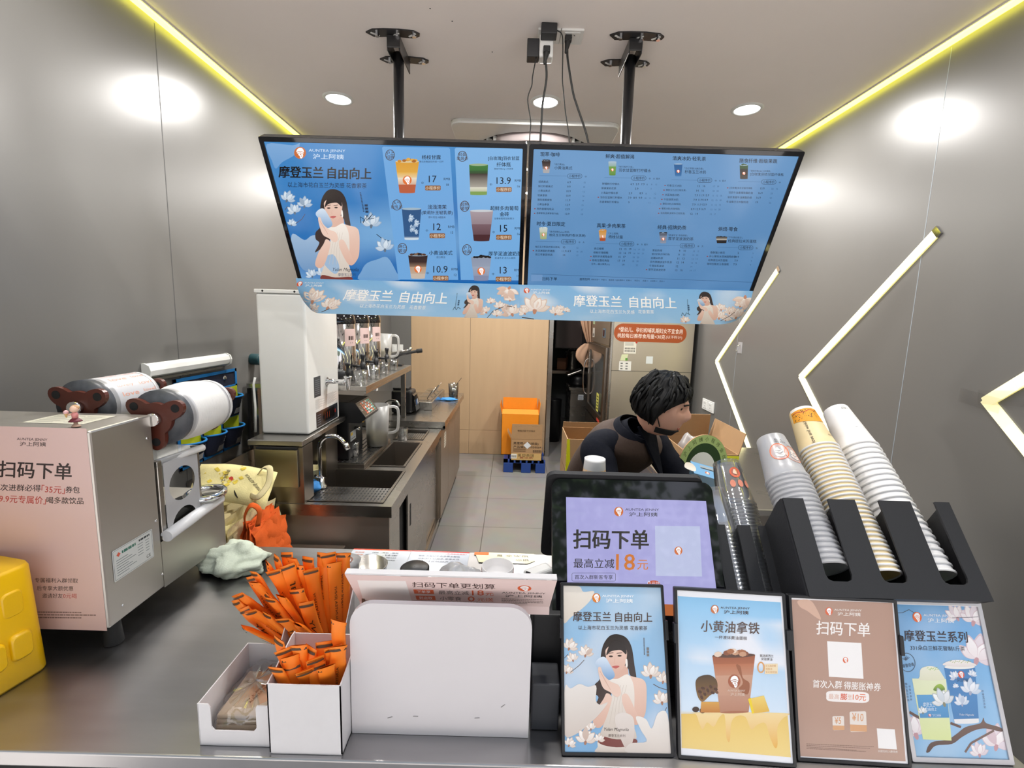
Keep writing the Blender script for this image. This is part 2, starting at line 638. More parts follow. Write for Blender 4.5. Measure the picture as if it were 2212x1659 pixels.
M['mask'] = mat('black_face_mask', (.006, .006, .007), .8)
M['eye'] = mat('dark_eye', (.01, .006, .004), .15)
M['lip'] = mat('lip', '#a8594c', .5)
M['blue_cloth'] = mat('blue_cloth', '#3f86c8', .9, bump=.1, scale=100)
M['curtain'] = mat('beige_curtain', '#b8947a', .85, var=.06, bump=.1, scale=80)
M['foam_green'] = mat('green_disc', '#2f5a2a', .5)
M['jug'] = film_mat('frosted_jug', (.95, .94, .88), .05, .35, milky=.36)
M['tape_film'] = film_mat('adhesive_tape_film', (.96, .96, .96), .03, .25, edge=.12)
M['milk_tea'] = mat('milk_tea', '#e0cf8e', .4)
M['clear'] = film_mat('clear_plastic', (.93, .94, .95), .10, .06)
M['clear_cup'] = film_mat('clear_cup_plastic', (.94, .95, .96), .10, .08, milky=.03)
M['glass'] = film_mat('window_glass', (.86, .90, .90), .10, .02)
M['bag_film'] = film_mat('crinkled_clear_film', (.93, .93, .93), .10, .10)
M['bag_grey'] = film_mat('thin_grey_bag', (.8, .79, .79), .08, .25, milky=.5)
M['frost_cup'] = film_mat('frosted_cup_plastic', (.95, .95, .96), .05, .3, milky=.62)
M['print'] = attr_mat('printed_paper', .42)
M['print_gloss'] = attr_mat('laminated_print', .22, coat=.35)
M['print_matt'] = attr_mat('matt_print', .65)
M['screen'] = attr_mat('lit_screen', .12, emit=1.0)
M['screen_pos'] = attr_mat('lit_customer_screen', .04, emit=.9)

def emit_mat(name, col, s):
    m = bpy.data.materials.new(name)
    m.use_nodes = True
    b = m.node_tree.nodes['Principled BSDF']
    b.inputs['Base Color'].default_value = (.8, .8, .8, 1)
    b.inputs['Emission Color'].default_value = (*col, 1)
    b.inputs['Emission Strength'].default_value = s
    return m
M['lamp'] = emit_mat('lamp_diffuser', (1, 1, 1), 9)
M['led_yellow'] = emit_mat('yellow_led_strip', (1.0, .93, .085), 6.0)
M['led_warm'] = emit_mat('warm_led_strip', (1.0, .92, .30), 2.6)
M['led_halo'] = emit_mat('yellow_halo_glow', (1.0, .86, .16), .75)  # glow put into the channel to imitate the yellow halo round the strips
M['red_led'] = emit_mat('red_indicator', (1, .05, .03), 1.5)

def wood_mat():
    m = mat('light_wood_laminate', '#b89c7b', .45, var=.10, scale=1.5, stretch=(9, 9, .9))
    return m
M['wood'] = wood_mat()

def tile_mat():
    m = bpy.data.materials.new('grey_floor_tile')
    m.use_nodes = True
    nt = m.node_tree
    b = nt.nodes['Principled BSDF']
    t = nt.nodes.new('ShaderNodeTexCoord')
    mp = nt.nodes.new('ShaderNodeMapping')
    mp.inputs['Location'].default_value = (.19, .05, 0)
    br = nt.nodes.new('ShaderNodeTexBrick')
    br.offset = 0
    br.inputs['Color1'].default_value = (.28, .27, .26, 1)
    br.inputs['Color2'].default_value = (.26, .25, .24, 1)
    br.inputs['Mortar'].default_value = (.10, .095, .09, 1)
    br.inputs['Scale'].default_value = 1
    br.inputs['Mortar Size'].default_value = .003
    br.inputs['Brick Width'].default_value = .585
    br.inputs['Row Height'].default_value = .585
    nz = nt.nodes.new('ShaderNodeTexNoise')
    nz.inputs['Scale'].default_value = 6
    mx = nt.nodes.new('ShaderNodeMix'); mx.data_type = 'RGBA'; mx.blend_type = 'MULTIPLY'
    mx.inputs[0].default_value = .25
    nt.links.new(t.outputs['Object'], mp.inputs[0])
    nt.links.new(mp.outputs[0], br.inputs['Vector'])
    nt.links.new(t.outputs['Object'], nz.inputs['Vector'])
    nt.links.new(br.outputs['Color'], mx.inputs[6])
    nt.links.new(nz.outputs['Color'], mx.inputs[7])
    nt.links.new(mx.outputs[2], b.inputs['Base Color'])
    b.inputs['Roughness'].default_value = .3
    return m
M['tile'] = tile_mat()
# ---------------------------------------------------------------- the room
XL, XR, YB, ZC = -1.39, 1.64, 5.40, 2.70
b = MB()
b.span((XL - .5, .60, -.1), (XR + .5, 7.7, 0))
struct(b.build('floor', M['tile']))
b = MB().span((XL - 4, -9, -.14), (XR + 4, .60, -.02))
struct(b.build('ground', mat('pavement', (.45, .43, .41), .8, scale=8)))
b = MB().span((XL - .1, .55, ZC), (XR + .1, YB + .1, ZC + .1))
for x, y in ((-.33, 1.86), (-.26, 1.93), (-.12, 2.13), (-.1, 1.78)):      # old screw holes
    b.cyl((x, y, ZC - .0006), (x, y, ZC), .003, n=8, m=1)
struct(b.build('ceiling', [M['ceiling'], M['wall_joint']]))
b = MB().span((XL - .1, .55, 0), (XL, YB, ZC))
for y in (.456, 1.956, 3.456):
    if y > .56: b.span((XL - .001, y - .002, 0), (XL + .0006, y + .002, ZC - .02), 1)
struct(b.build('wall_left', [M['wall'], M['wall_joint']]))
b = MB().span((XR, .55, 0), (XR + .1, YB, ZC))
for y in (1.97, 3.47):
    b.span((XR - .0006, y - .0015, 0), (XR + .001, y + .0015, ZC - .02), 1)
struct(b.build('wall_right', [M['wall'], mat('pale_joint', (.30, .34, .38), .4)]))
# back wall: grey return, wood-faced panels, doorway, grey behind the fridge
b = MB()
b.span((XL, YB, 0), (-1.166, YB + .1, ZC), 0)
b.span((-1.162, YB + .004, 0), (.40, YB + .1, ZC), 2)
for x0, x1 in ((-1.163, -.490), (-.4875, .40)):
    b.span((x0, YB - .002, .003), (x1, YB + .004, .289), 1)
    b.span((x0, YB - .002, .2915), (x1, YB + .004, ZC), 1)
b.span((1.02, YB, 0), (XR, YB + .1, ZC), 0)
b.span((.40, YB, 2.15), (1.02, YB + .1, ZC), 0)
struct(b.build('wall_back', [M['wall'], M['wood'], M['wall_joint']]))
b = MB().span((.405, YB - .03, 0), (.455, YB + .12, 2.15)).span((1.0, YB - .01, 0), (1.02, YB + .12, 2.15)).span((.405, YB - .03, 2.13), (1.02, YB + .12, 2.17))
struct(b.build('door_1', M['steel'], bevel=.003))
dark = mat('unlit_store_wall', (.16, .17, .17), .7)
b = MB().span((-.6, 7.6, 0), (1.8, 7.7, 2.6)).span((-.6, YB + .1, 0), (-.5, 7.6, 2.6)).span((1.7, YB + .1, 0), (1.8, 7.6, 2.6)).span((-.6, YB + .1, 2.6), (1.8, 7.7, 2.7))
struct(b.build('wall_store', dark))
b = MB().span((XL, YB - .012, 0), (-1.166, YB, .06))
struct(b.build('baseboard_back', M['steel_dark']))
b = MB().span((XL, 3.8, 0), (XL + .008, YB, .08))
struct(b.build('baseboard_left', M['steel_dark']))
# strip-light coves where the walls meet the ceiling
for side, x, s in (('left', XL, 1), ('right', XR, -1)):
    t = thing('cove_light', (x, 3.0, ZC), 'long yellow strip light along the top of the %s grey wall' % side, 'strip light', 'yellow ceiling strip lights')
    MB().span((x, .6, ZC - .007), (x + s * .036, YB, ZC - .001)).build('profile', M['white'], t)
    MB().span((x + s * .004, .6, ZC - .014), (x + s * .032, YB, ZC - .0075)).build('diffuser', M['led_yellow'], t)
# chevron strip lights on the right-hand wall
def chevron(ya, za, dy, dz, label, dark_end=0.0, short=0.0):
    t = thing('chevron_light', (XR, ya, za), label, 'strip light', 'chevron strip lights on the right wall')
    w = .040
    for sg in (1, -1):
        d = V(0, -dy, sg * dz).normalized()
        L = math.hypot(dy, dz)
        n = V(0, -d.z, d.y)
        a = V(XR, ya, za)
        bb = a + d * L
        P = lambda s0, s1, q, x0, x1: [a + d * s + n * (q * t_) + V(x, 0, 0) for s in (s0, s1) for t_ in (-1, 1) for x in (x0, x1)]
        fs = [(0, 1, 3, 2), (4, 6, 7, 5), (0, 4, 5, 1), (2, 3, 7, 6), (0, 2, 6, 4), (1, 5, 7, 3)]
        q = MB(); q.add(P(-.012, L, w / 2, -.006 - .0006 * (sg > 0), 0), fs)
        q.build('channel', M['led_halo'], t)
        q = MB(); q.add(P(dark_end, L - .04 - short, w * .40, -.0085, -.0055), fs)
        q.build('diffuser', M['led_warm'], t)
        q = MB(); q.add(P(L - .003, L + .02, w / 2 * 1.02, -.0075, 0), fs)
        q.build('end_cap', M['chrome'], t)
chevron(3.785, 1.305, .765, .645, 'chevron of two glowing strip lights furthest back on the right wall, nearest the tall fridge', .004)
chevron(2.66, 1.325, .745, .66, 'middle chevron strip light on the right wall, just above the white cup stack', .07)
chevron(1.605, 1.376, .73, .64, 'chevron strip light nearest the counter, with clear tape at its point', .11)
t = MB()
for k, (y, z, a) in enumerate(((1.63, 1.375, .1), (1.56, 1.395, -.12))):
    t.box((XR - .0095 - k * .001, y, z), (.0008, .15, .05), ax=(V(1, 0, 0), V(0, math.cos(a), math.sin(a)), V(0, -math.sin(a), math.cos(a))))
tag(t.build('adhesive_tape', M['tape_film'], loc=(XR, 1.6, 1.376)), 'torn clear tape over the point of the nearest chevron light', 'tape')
# recessed ceiling lamps
for i, (x, y) in enumerate(((-.93, 2.60), (.13, 2.57), (1.16, 2.59), (-.93, 1.30), (.13, 1.30), (1.16, 1.30), (-.75, 4.3), (.13, 4.35), (1.0, 4.0))):
    lb = ('round recessed ceiling lamp to the left of the screen poles', 'round recessed ceiling lamp behind the hanging black cables', 'round recessed ceiling lamp to the right of the screen poles')[i] if i < 3 else 'round recessed ceiling lamp'
    t = thing('ceiling_lamp', (x, y, ZC), lb, 'ceiling lamp', 'recessed round ceiling lamps' if i < 3 else 'recessed lamps away from the screens')
    MB().lathe([(.060, -.001), (.062, -.007), (.072, -.006), (.078, -.0005)], (x, y, ZC), n=32).build('trim_ring', M['white'], t)
    MB().lathe([(.0001, -.0035), (.0605, -.0035)], (x, y, ZC), n=32).build('diffuser', M['lamp'], t)
    ld = bpy.data.lights.new('lamp_light', 'AREA')
    ld.shape = 'DISK'; ld.size = .115; ld.energy = DOWNLIGHT_W if i not in (3, 4, 5) else DOWNLIGHT_W * .45
    ld.color = (1, .97, .93)
    lo = bpy.data.objects.new('lamp_light', ld)
    COL.objects.link(lo)
    lo.parent = t
    lo.location = (0, 0, -.012)
# ---------------------------------------------------------------- ceiling cassette air conditioner
t = thing('air_conditioner', (.09, 3.27, ZC), 'square white ceiling air conditioner with round louvre behind the menu screens', 'air conditioner')
c0 = V(.09, 3.27, 0)
o = rrect(.95, .95, .06, 5, -.475, -.475)
i_ = rrect(.74, .74, .36, 5, -.37, -.37)
MB().frame(o, i_, (c0.x, c0.y, ZC - .026), (1, 0, 0), (0, 1, 0), .026).build('panel', M['white'], t, bevel=.006)
MB().lathe([(.36, -.004), (.30, -.05), (.24, -.03), (.0001, -.03)], (c0.x, c0.y, ZC), n=48).build('louvre_ring', M['slot'], t)
for k in range(36):
    a = 2 * math.pi * k / 36
    if 235 < math.degrees(a) < 305: continue
    d = V(math.cos(a), math.sin(a), 0)
    p = c0 + d * .325
    MB().box((p.x, p.y, ZC - .035), (.085, .018, .03), ax=(d, V(-d.y, d.x, 0), V(0, 0, 1))).build('louvre_blade', M['white'], t)
pk = mat('dusty_plastic', (.52, .44, .44), .6, scale=12, var=.15)
MB().grid(lambda u, v: c0 + V(.36 * math.sin((u - .5) * 1.3), -.36 * math.cos((u - .5) * 1.3), ZC - .02 - .05 * v), 12, 2).build('outlet_flap', pk, t, solid=.012)
MB().lathe([(.0001, -.075), (.20, -.075), (.235, -.06), (.24, -.03)], (c0.x, c0.y, ZC), n=40).build('centre_cover', M['white'], t)
# ---------------------------------------------------------------- screen poles
def pole(x, y, label):
    t = thing('screen_pole', (x, y, ZC), label, 'ceiling mount', 'black ceiling poles for the menu screens')
    for yy, w in ((y - .09, .21), (y + .105, .21)):
        out = [(-w / 2, -.006), (-w / 2 + .025, .022), (-.05, .021), (0, .015), (.05, .023), (w / 2 - .025, .024), (w / 2 - .004, .012), (w / 2, -.004), (w / 2 - .02, -.022), (.03, -.03), (-.03, -.03), (-w / 2 + .03, -.026)]
        MB().prism(out, (x, yy, ZC - .005), (1, 0, 0), (0, 1, 0), .005).build('ceiling_plate', M['black_metal'], t)
        for sx in (-.07, .01, .075):
            bb = MB().box((x + sx, yy, ZC - .0065), (.036, .0075, .002), ax=(V(.8, .6 * (1 if sx < 0 else -1), 0), V(-.6 * (1 if sx < 0 else -1), .8, 0), V(0, 0, 1)))
            bb.build('slot', M['white'], t)
            MB().cyl((x + sx + .008, yy - .003, ZC - .016), (x + sx + .008, yy - .003, ZC - .005), .0085, n=6, smooth=False).build('bolt', M['chrome'], t)
    MB().span((x - .026, y - .085, ZC - .06), (x - .021, y + .10, ZC - .005)).span((x + .021, y - .085, ZC - .06), (x + .026, y + .10, ZC - .005)).span((x - .026, y - .088, ZC - .05), (x + .026, y - .083, ZC - .005)).build('pivot_bracket', M['black_metal'], t, bevel=.002)
    MB().cyl((x, y, 1.86), (x, y, ZC - .03), .0215, n=24).build('tube', M['black_metal'], t)
    MB().span((x - .06, y - .12, 1.86), (x + .06, y - .10, 2.02)).span((x - .03, y - .11, 1.90), (x + .03, y + .02, 1.98)).build('tilt_bracket', M['black_metal'], t, bevel=.003)
pole(-.502, 2.105, 'black ceiling pole holding up the left menu screen')
pole(.442, 2.08, 'black ceiling pole holding up the right menu screen')
# ---------------------------------------------------------------- ceiling sockets, plugs and cables
for x, lb in ((.105, 'white ceiling socket plate half covered by the white adapter'), (.193, 'white ceiling socket plate with one black plug, beside the adapter')):
    t = thing('wall_socket', (x, 1.995, ZC), lb, 'socket', 'sockets on the ceiling')
    MB().span((x - .043, 1.95, ZC - .009), (x + .043, 2.045, ZC)).build('plate', M['white'], t, bevel=.003)
    MB().span((x - .030, 1.962, ZC - .0115), (x + .030, 2.030, ZC - .009)).build('insert', M['white'], t, bevel=.001)
    q = MB()
    for dx, dy, a in ((-.008, -.008, .6), (.008, -.008, -.6), (0, .008, 0)):
        q.box((x + dx, 1.985 + dy, ZC - .0118), (.002, .009, .001), ax=(V(math.cos(a), math.sin(a), 0), V(-math.sin(a), math.cos(a), 0), V(0, 0, 1)))
    q.build('pin_holes', M['slot'], t)
t = thing('plug_adapter', (.095, 1.985, ZC - .0115), 'white cube plug adapter hanging from the ceiling socket', 'adapter')
MB().span((.068, 1.965, ZC - .095), (.122, 2.02, ZC - .012)).build('body', M['white'], t, bevel=.008, seg=3)
q = MB()
for dx in (-.007, .007):
    q.box((.095 + dx, 1.9645, ZC - .068), (.002, .001, .008))
q.build('pin_holes', M['slot'], t)
def charger(a, bb, label, pts, r):
    t = thing('power_adapter', [(a[i] + bb[i]) / 2 for i in range(3)], label, 'power adapter')
    MB().span(a, bb).build('body', M['black_matte'], t, bevel=.003)
    MB().tube(pts, r, 8).build('cord', M['rubber'], t)
def spl(pts, n=6):
    out = []
    P = [V(p) for p in pts]
    P = [P[0] * 2 - P[1]] + P + [P[-1] * 2 - P[-2]]
    for i in range(1, len(P) - 2):
        for q in range(n):
            s = q / n
            out.append(0.5 * ((2 * P[i]) + (P[i + 1] - P[i - 1]) * s + (2 * P[i - 1] - 5 * P[i] + 4 * P[i + 1] - P[i + 2]) * s * s + (3 * P[i] - P[i - 1] - 3 * P[i + 1] + P[i + 2]) * s ** 3))
    out.append(P[-2])
    return out
charger((.072, 1.915, ZC - .04), (.131, 1.9645, ZC + .0 - .002), 'black power adapter on the front of the white cube', spl([(.131, 1.94, 2.684), (.15, 1.945, 2.675), (.157, 1.955, 2.64), (.160, 1.955, 2.527), (.166, 1.955, 2.48), (.176, 1.955, 2.411), (.196, 1.95, 2.297), (.20, 1.93, 2.12)]), .0022)
charger((.022, 1.965, ZC - .095), (.0675, 2.015, ZC - .03), 'black power adapter at the side of the white cube', spl([(.058, 1.97, 2.606), (.046, 1.96, 2.532), (.044, 1.96, 2.50), (.030, 1.96, 2.449), (.044, 1.96, 2.37), (.042, 1.96, 2.307), (.04, 1.93, 2.12)]), .0022)
def plug(p, label, pts):
    t = thing('power_plug', p, label, 'plug')
    q = MB().box(p, (.026, .022, .022)).lathe([(.012, 0), (.011, .012), (.007, .034), (.005, .05)], (p[0], p[1], p[2] - .005), (-.15, -.1, -1), 12, cap=(True, True))
    q.build('body', M['rubber'], t, bevel=.003)
    MB().tube(pts, .0042, 8).build('cord', M['rubber'], t)
plug((.096, 1.95, 2.622), 'black plug and thick cable in the white cube adapter', spl([(.094, 1.948, 2.58), (.099, 1.955, 2.54), (.098, 1.96, 2.509), (.088, 1.96, 2.434), (.086, 1.96, 2.37), (.084, 1.96, 2.299), (.08, 1.93, 2.12)]))
plug((.178, 1.975, ZC - .025), 'black plug and thick cable in the right ceiling socket', spl([(.176, 1.972, 2.634), (.178, 1.965, 2.60), (.192, 1.96, 2.528), (.206, 1.96, 2.47), (.222, 1.96, 2.429), (.270, 1.96, 2.304), (.30, 1.93, 2.12)]))
# ---------------------------------------------------------------- street trees opposite (seen mirrored in the till's glass)
bark = mat('tree_bark', (.06, .045, .035), .9)
leaf = mat('tree_leaf', (.05, .11, .025), .6, var=.5, scale=3)
tp = thing('street_tree', (-2.2, -6.0, -.02), 'leafy street tree opposite the shop, mirrored in the till glass', 'tree', 'street trees opposite')
MB().tube([(-2.2, -6, -.02), (-2.25, -6, 1.6), (-2.15, -6, 3.2), (-2.2, -6, 5.5)], [.17, .14, .12, .06], 10).build('trunk', bark, tp)
q = MB()
rt_ = random.Random(2)
for k in range(2600):
    a_, b2 = rt_.uniform(0, 2 * math.pi), rt_.random() ** .4
    zz = rt_.uniform(-1, 1)
    r_ = 2.1 * b2 * math.sqrt(max(0, 1 - zz * zz)) * (1 + .35 * noise.noise(V(a_ * 2, zz * 2, 0)))
    c_ = V(-2.2 + r_ * math.cos(a_), -6 + r_ * math.sin(a_), 5.0 + 2.4 * zz)
    n_ = V(rt_.uniform(-1, 1), rt_.uniform(-1, 1), rt_.uniform(-1, 1)).normalized()
    u_ = n_.orthogonal().normalized() * .11; v_ = n_.cross(u_) * .8
    q.add([c_ - u_, c_ + v_, c_ + u_, c_ - v_], [(0, 1, 2, 3)])
q.build('crown', leaf, tp)
for x, y, s_ in ((1.6, -6.6, .5), (5.2, -5.8, 2.2), (-6.0, -6.4, 4.0)):
    c_ = copy_tree(tp); c_.location = (x, y, -.02); c_.rotation_euler.z = s_
# ---------------------------------------------------------------- shared printed motifs
def mixc(a, b_, t):
    return tuple(a[i] + (b_[i] - a[i]) * t for i in range(3))

def sky_field(art, x0, y0, x1, y1, top, bot, cloud='#ffffff', amt=.6, seed=0, sc_=2.2, nu=22, nv=26):
    T, B_, Cc = lin(top), lin(bot), lin(cloud)
    def fn(a, b2):
        n = noise.noise(V(a * sc_ + seed, b2 * sc_ * 1.6 + seed * 2.3, seed)) * .5 + .5
        n2 = noise.noise(V(a * sc_ * 2.5 + seed, b2 * sc_ * 4, seed + 3)) * .5 + .5
        k = max(0, min(1, (n * .7 + n2 * .3 - .45) * 2.4)) * amt
        return mixc(mixc(T, B_, b2), Cc, k)
    art.field(x0, y0, x1, y1, fn, nu, nv)

def magnolia(art, cx, cy, s, rot=0, tone=('#f7f1ea', '#efe3d8', '#fffaf4'), core='#b8836a', ky=1.0):
    """open white magnolia flower seen from the side"""
    R = math.radians(rot)
    def T(p):
        x, y = p[0] * s, p[1] * s
        return (cx + x * math.cos(R) - y * math.sin(R), cy + (x * math.sin(R) + y * math.cos(R)) * ky)
    pet = [(-74, .95, .24), (66, .98, .25), (-38, 1.12, .28), (36, 1.10, .28), (-8, 1.22, .30), (14, 1.0, .27)]
    for i, (a, L, w) in enumerate(pet):
        a = math.radians(a)
        ux, uy = math.sin(a), -math.cos(a)
        for k, c_ in ((1.0, mixc(lin(tone[1]), lin(core), .38)), (.86, tone[i % 3])):
            pts = []
            for (d, q) in ((.04, .10), (.25, .72), (.52, 1.0), (.80, .66), (1.02, .06), (.82, -.60), (.52, -1.0), (.25, -.72)):
                d2 = .10 + (d - .04) * (1 if k == 1 else .90)
                pts.append(T((ux * d2 * L - uy * q * w * k, uy * d2 * L + ux * q * w * k)))
            art.smooth(pts, c_, mixc(lin(c_) if isinstance(c_, str) else c_, lin(core), .22), 3)
    art.smooth([T(p) for p in ((-.12, -.1), (.12, -.1), (.1, .16), (0, .26), (-.1, .16))], core, None, 3)

def branch(art, pts, w, col='#5b463c'):
    art.line(pts, w, col)

def woman(art, F, faint=0):
    """photographic print of a long-haired woman holding a cup against her cheek; F maps sheet coordinates to the page"""
    P = lambda L: [F(x, y) for x, y in L]
    skin, skin2, hair, hair2, top, top2 = ('#e9c9b8', '#d9ae9b', '#2b211f', '#43342f', '#efe6dc', '#cdbfb2')
    L0 = art.L
    art.smooth(P([(600, 512), (535, 530), (480, 600), (455, 690), (445, 800), (440, 905), (390, 960), (388, 1030), (425, 1070), (372, 1165), (440, 1130), (520, 1080), (560, 1000), (690, 820), (715, 870), (772, 905), (760, 790), (750, 700), (738, 630), (712, 570), (670, 530)]), hair, hair2)
    art.L += 1
    art.smooth(P([(585, 820), (682, 790), (700, 880), (640, 930), (560, 905)]), skin2)
    art.smooth(P([(690, 880), (760, 890), (830, 908), (862, 960), (860, 1100), (840, 1220), (770, 1300), (720, 1260), (750, 1100), (735, 980)]), skin, skin2)
    art.smooth(P([(515, 905), (600, 905), (690, 865), (735, 920), (752, 1010), (748, 1160), (735, 1290), (745, 1435), (440, 1435), (455, 1330), (510, 1190), (545, 1060), (540, 960)]), top, top2)
    art.smooth(P([(435, 1430), (690, 1440), (690, 1540), (400, 1540), (410, 1490)]), top, top2)
    art.L += 1
    art.smooth(P([(505, 640), (600, 590), (684, 640), (690, 720), (668, 790), (620, 850), (590, 862), (545, 830), (512, 770), (498, 700)]), skin, skin2)
    for k in range(4):
        art.line(P([(600 + 28 * k, 960), (560 + 26 * k, 1120), (520 + 40 * k, 1290)]), 3 * (F(1, 0)[0] - F(0, 0)[0]), top2)
    art.smooth(P([(440, 1400), (580, 1425), (752, 1420), (745, 1470), (580, 1492), (430, 1462)]), '#7a3b33')
    art.smooth(P([(640, 1050), (690, 1040), (745, 1150), (790, 1270), (730, 1290), (650, 1140)]), skin, skin2)
    art.smooth(P([(500, 1030), (545, 1060), (530, 1140), (470, 1290), (415, 1330), (368, 1290), (410, 1170), (470, 1080)]), skin, skin2)
    art.L += 1
    art.smooth(P([(600, 570), (545, 590), (512, 660), (505, 700), (540, 668), (590, 655), (640, 655), (682, 690), (690, 660), (665, 600)]), hair)
    art.smooth(P([(400, 770), (440, 722), (490, 715), (530, 770), (578, 868), (545, 910), (500, 905), (450, 840)]), '#d9e4f0', '#6f9cc8')
    for ex in (545, 625):
        art.ell(*F(ex, 708 - (ex - 545) * .06), *[abs(q) for q in (F(19, 0)[0] - F(0, 0)[0], F(0, 8)[1] - F(0, 0)[1])], '#3a2620')
        art.line(P([(ex - 26, 682), (ex + 24, 676)]), abs(F(6, 0)[0] - F(0, 0)[0]), '#6d5248')
    art.smooth(P([(552, 800), (585, 790), (622, 794), (590, 815)]), '#c0605a')
    art.line(P([(583, 720), (572, 768), (588, 772)]), abs(F(4, 0)[0] - F(0, 0)[0]), skin2)
    art.L += 1
    art.smooth(P([(425, 812), (450, 805), (475, 870), (540, 930), (610, 960), (630, 1030), (590, 1062), (530, 1020), (470, 985), (438, 900)]), skin)
    for k in range(4):
        art.line(P([(440 + 14 * k, 835 + 26 * k), (500 + 12 * k, 935 + 22 * k)]), abs(F(5, 0)[0] - F(0, 0)[0]), skin2)
    art.smooth(P([(680, 735), (694, 735), (697, 790), (686, 805), (679, 780)]), '#f2ece4')
    art.L = L0

def drink(art, cx, y0, y1, w0, w1, bands, rim='#e8eef2', top=None, logo=None, ky=1.0):
    """tapered cup picture with coloured bands; bands = [(fraction from the top, colour), ...]"""
    h = y1 - y0
    X = lambda f: w0 + (w1 - w0) * f
    for i, (f, c) in enumerate(bands):
        g = bands[i + 1][0] if i + 1 < len(bands) else 1.0
        nx = bands[i + 1][1] if i + 1 < len(bands) else c
        art.poly([(cx - X(f) / 2, y0 + h * f), (cx + X(f) / 2, y0 + h * f), (cx + X(g) / 2, y0 + h * g), (cx - X(g) / 2, y0 + h * g)], c, mixc(lin(c), lin(nx), .5))
    art.L += 1
    art.ell(cx, y1, w1 / 2, h * .02, bands[-1][1])
    art.ell(cx, y0, w0 / 2, h * .04, rim)
    if top:
        rr = random.Random(int(cx * 7 + y0))
        for k in range(12):
            a = rr.uniform(-.42, .42)
            art.ell(cx + a * w0, y0 - h * .07 * (1 - abs(a) * 1.6) * rr.uniform(.3, 1.2), w0 * .09, h * .045, top[k % len(top)], n=8)
    if logo:
        art.L += 1
        art.logo(cx, y0 + h * .6, w0 * .19)
        art.L -= 1
    art.L -= 1

# ---------------------------------------------------------------- the two menu screens
TVT, TVB = V(0, 1.678, 2.193), V(0, 1.957, 1.712)
UY = (TVT - TVB).normalized()
UX = V(1, 0, 0)
UN = UX.cross(UY)
TVH = (TVT - TVB).length

def television(x0, x1, label, draw):
    t = thing('menu_screen', ((x0 + x1) / 2, TVB.y, TVB.z), label, 'screen', 'menu screens above the counter')
    o = V(x0, TVB.y, TVB.z)
    w = x1 - x0
    MB().prism(rrect(w, TVH, .006), o - UN * .035, UX, UY, .035).build('housing', M['black'], t, bevel=.003)
    MB().prism(rrect(w * .7, TVH * .6, .02, 4, w * .15, TVH * .1), o - UN * .06, UX, UY, .026).build('back_cover', M['black_matte'], t, bevel=.004)
    MB().frame(rrect(w, TVH, .006), rrect(w - .03, TVH - .032, .003, 5, .015, .016), o - UN * .001, UX, UY, .006).build('bezel', M['black_gloss'], t, bevel=.0015)
    art = Art(plane_place(o + UN * .0008, UX, UY))
    draw(art, x0)
    MB().merge(art, 0).build('display', M['screen'], t)
    return t

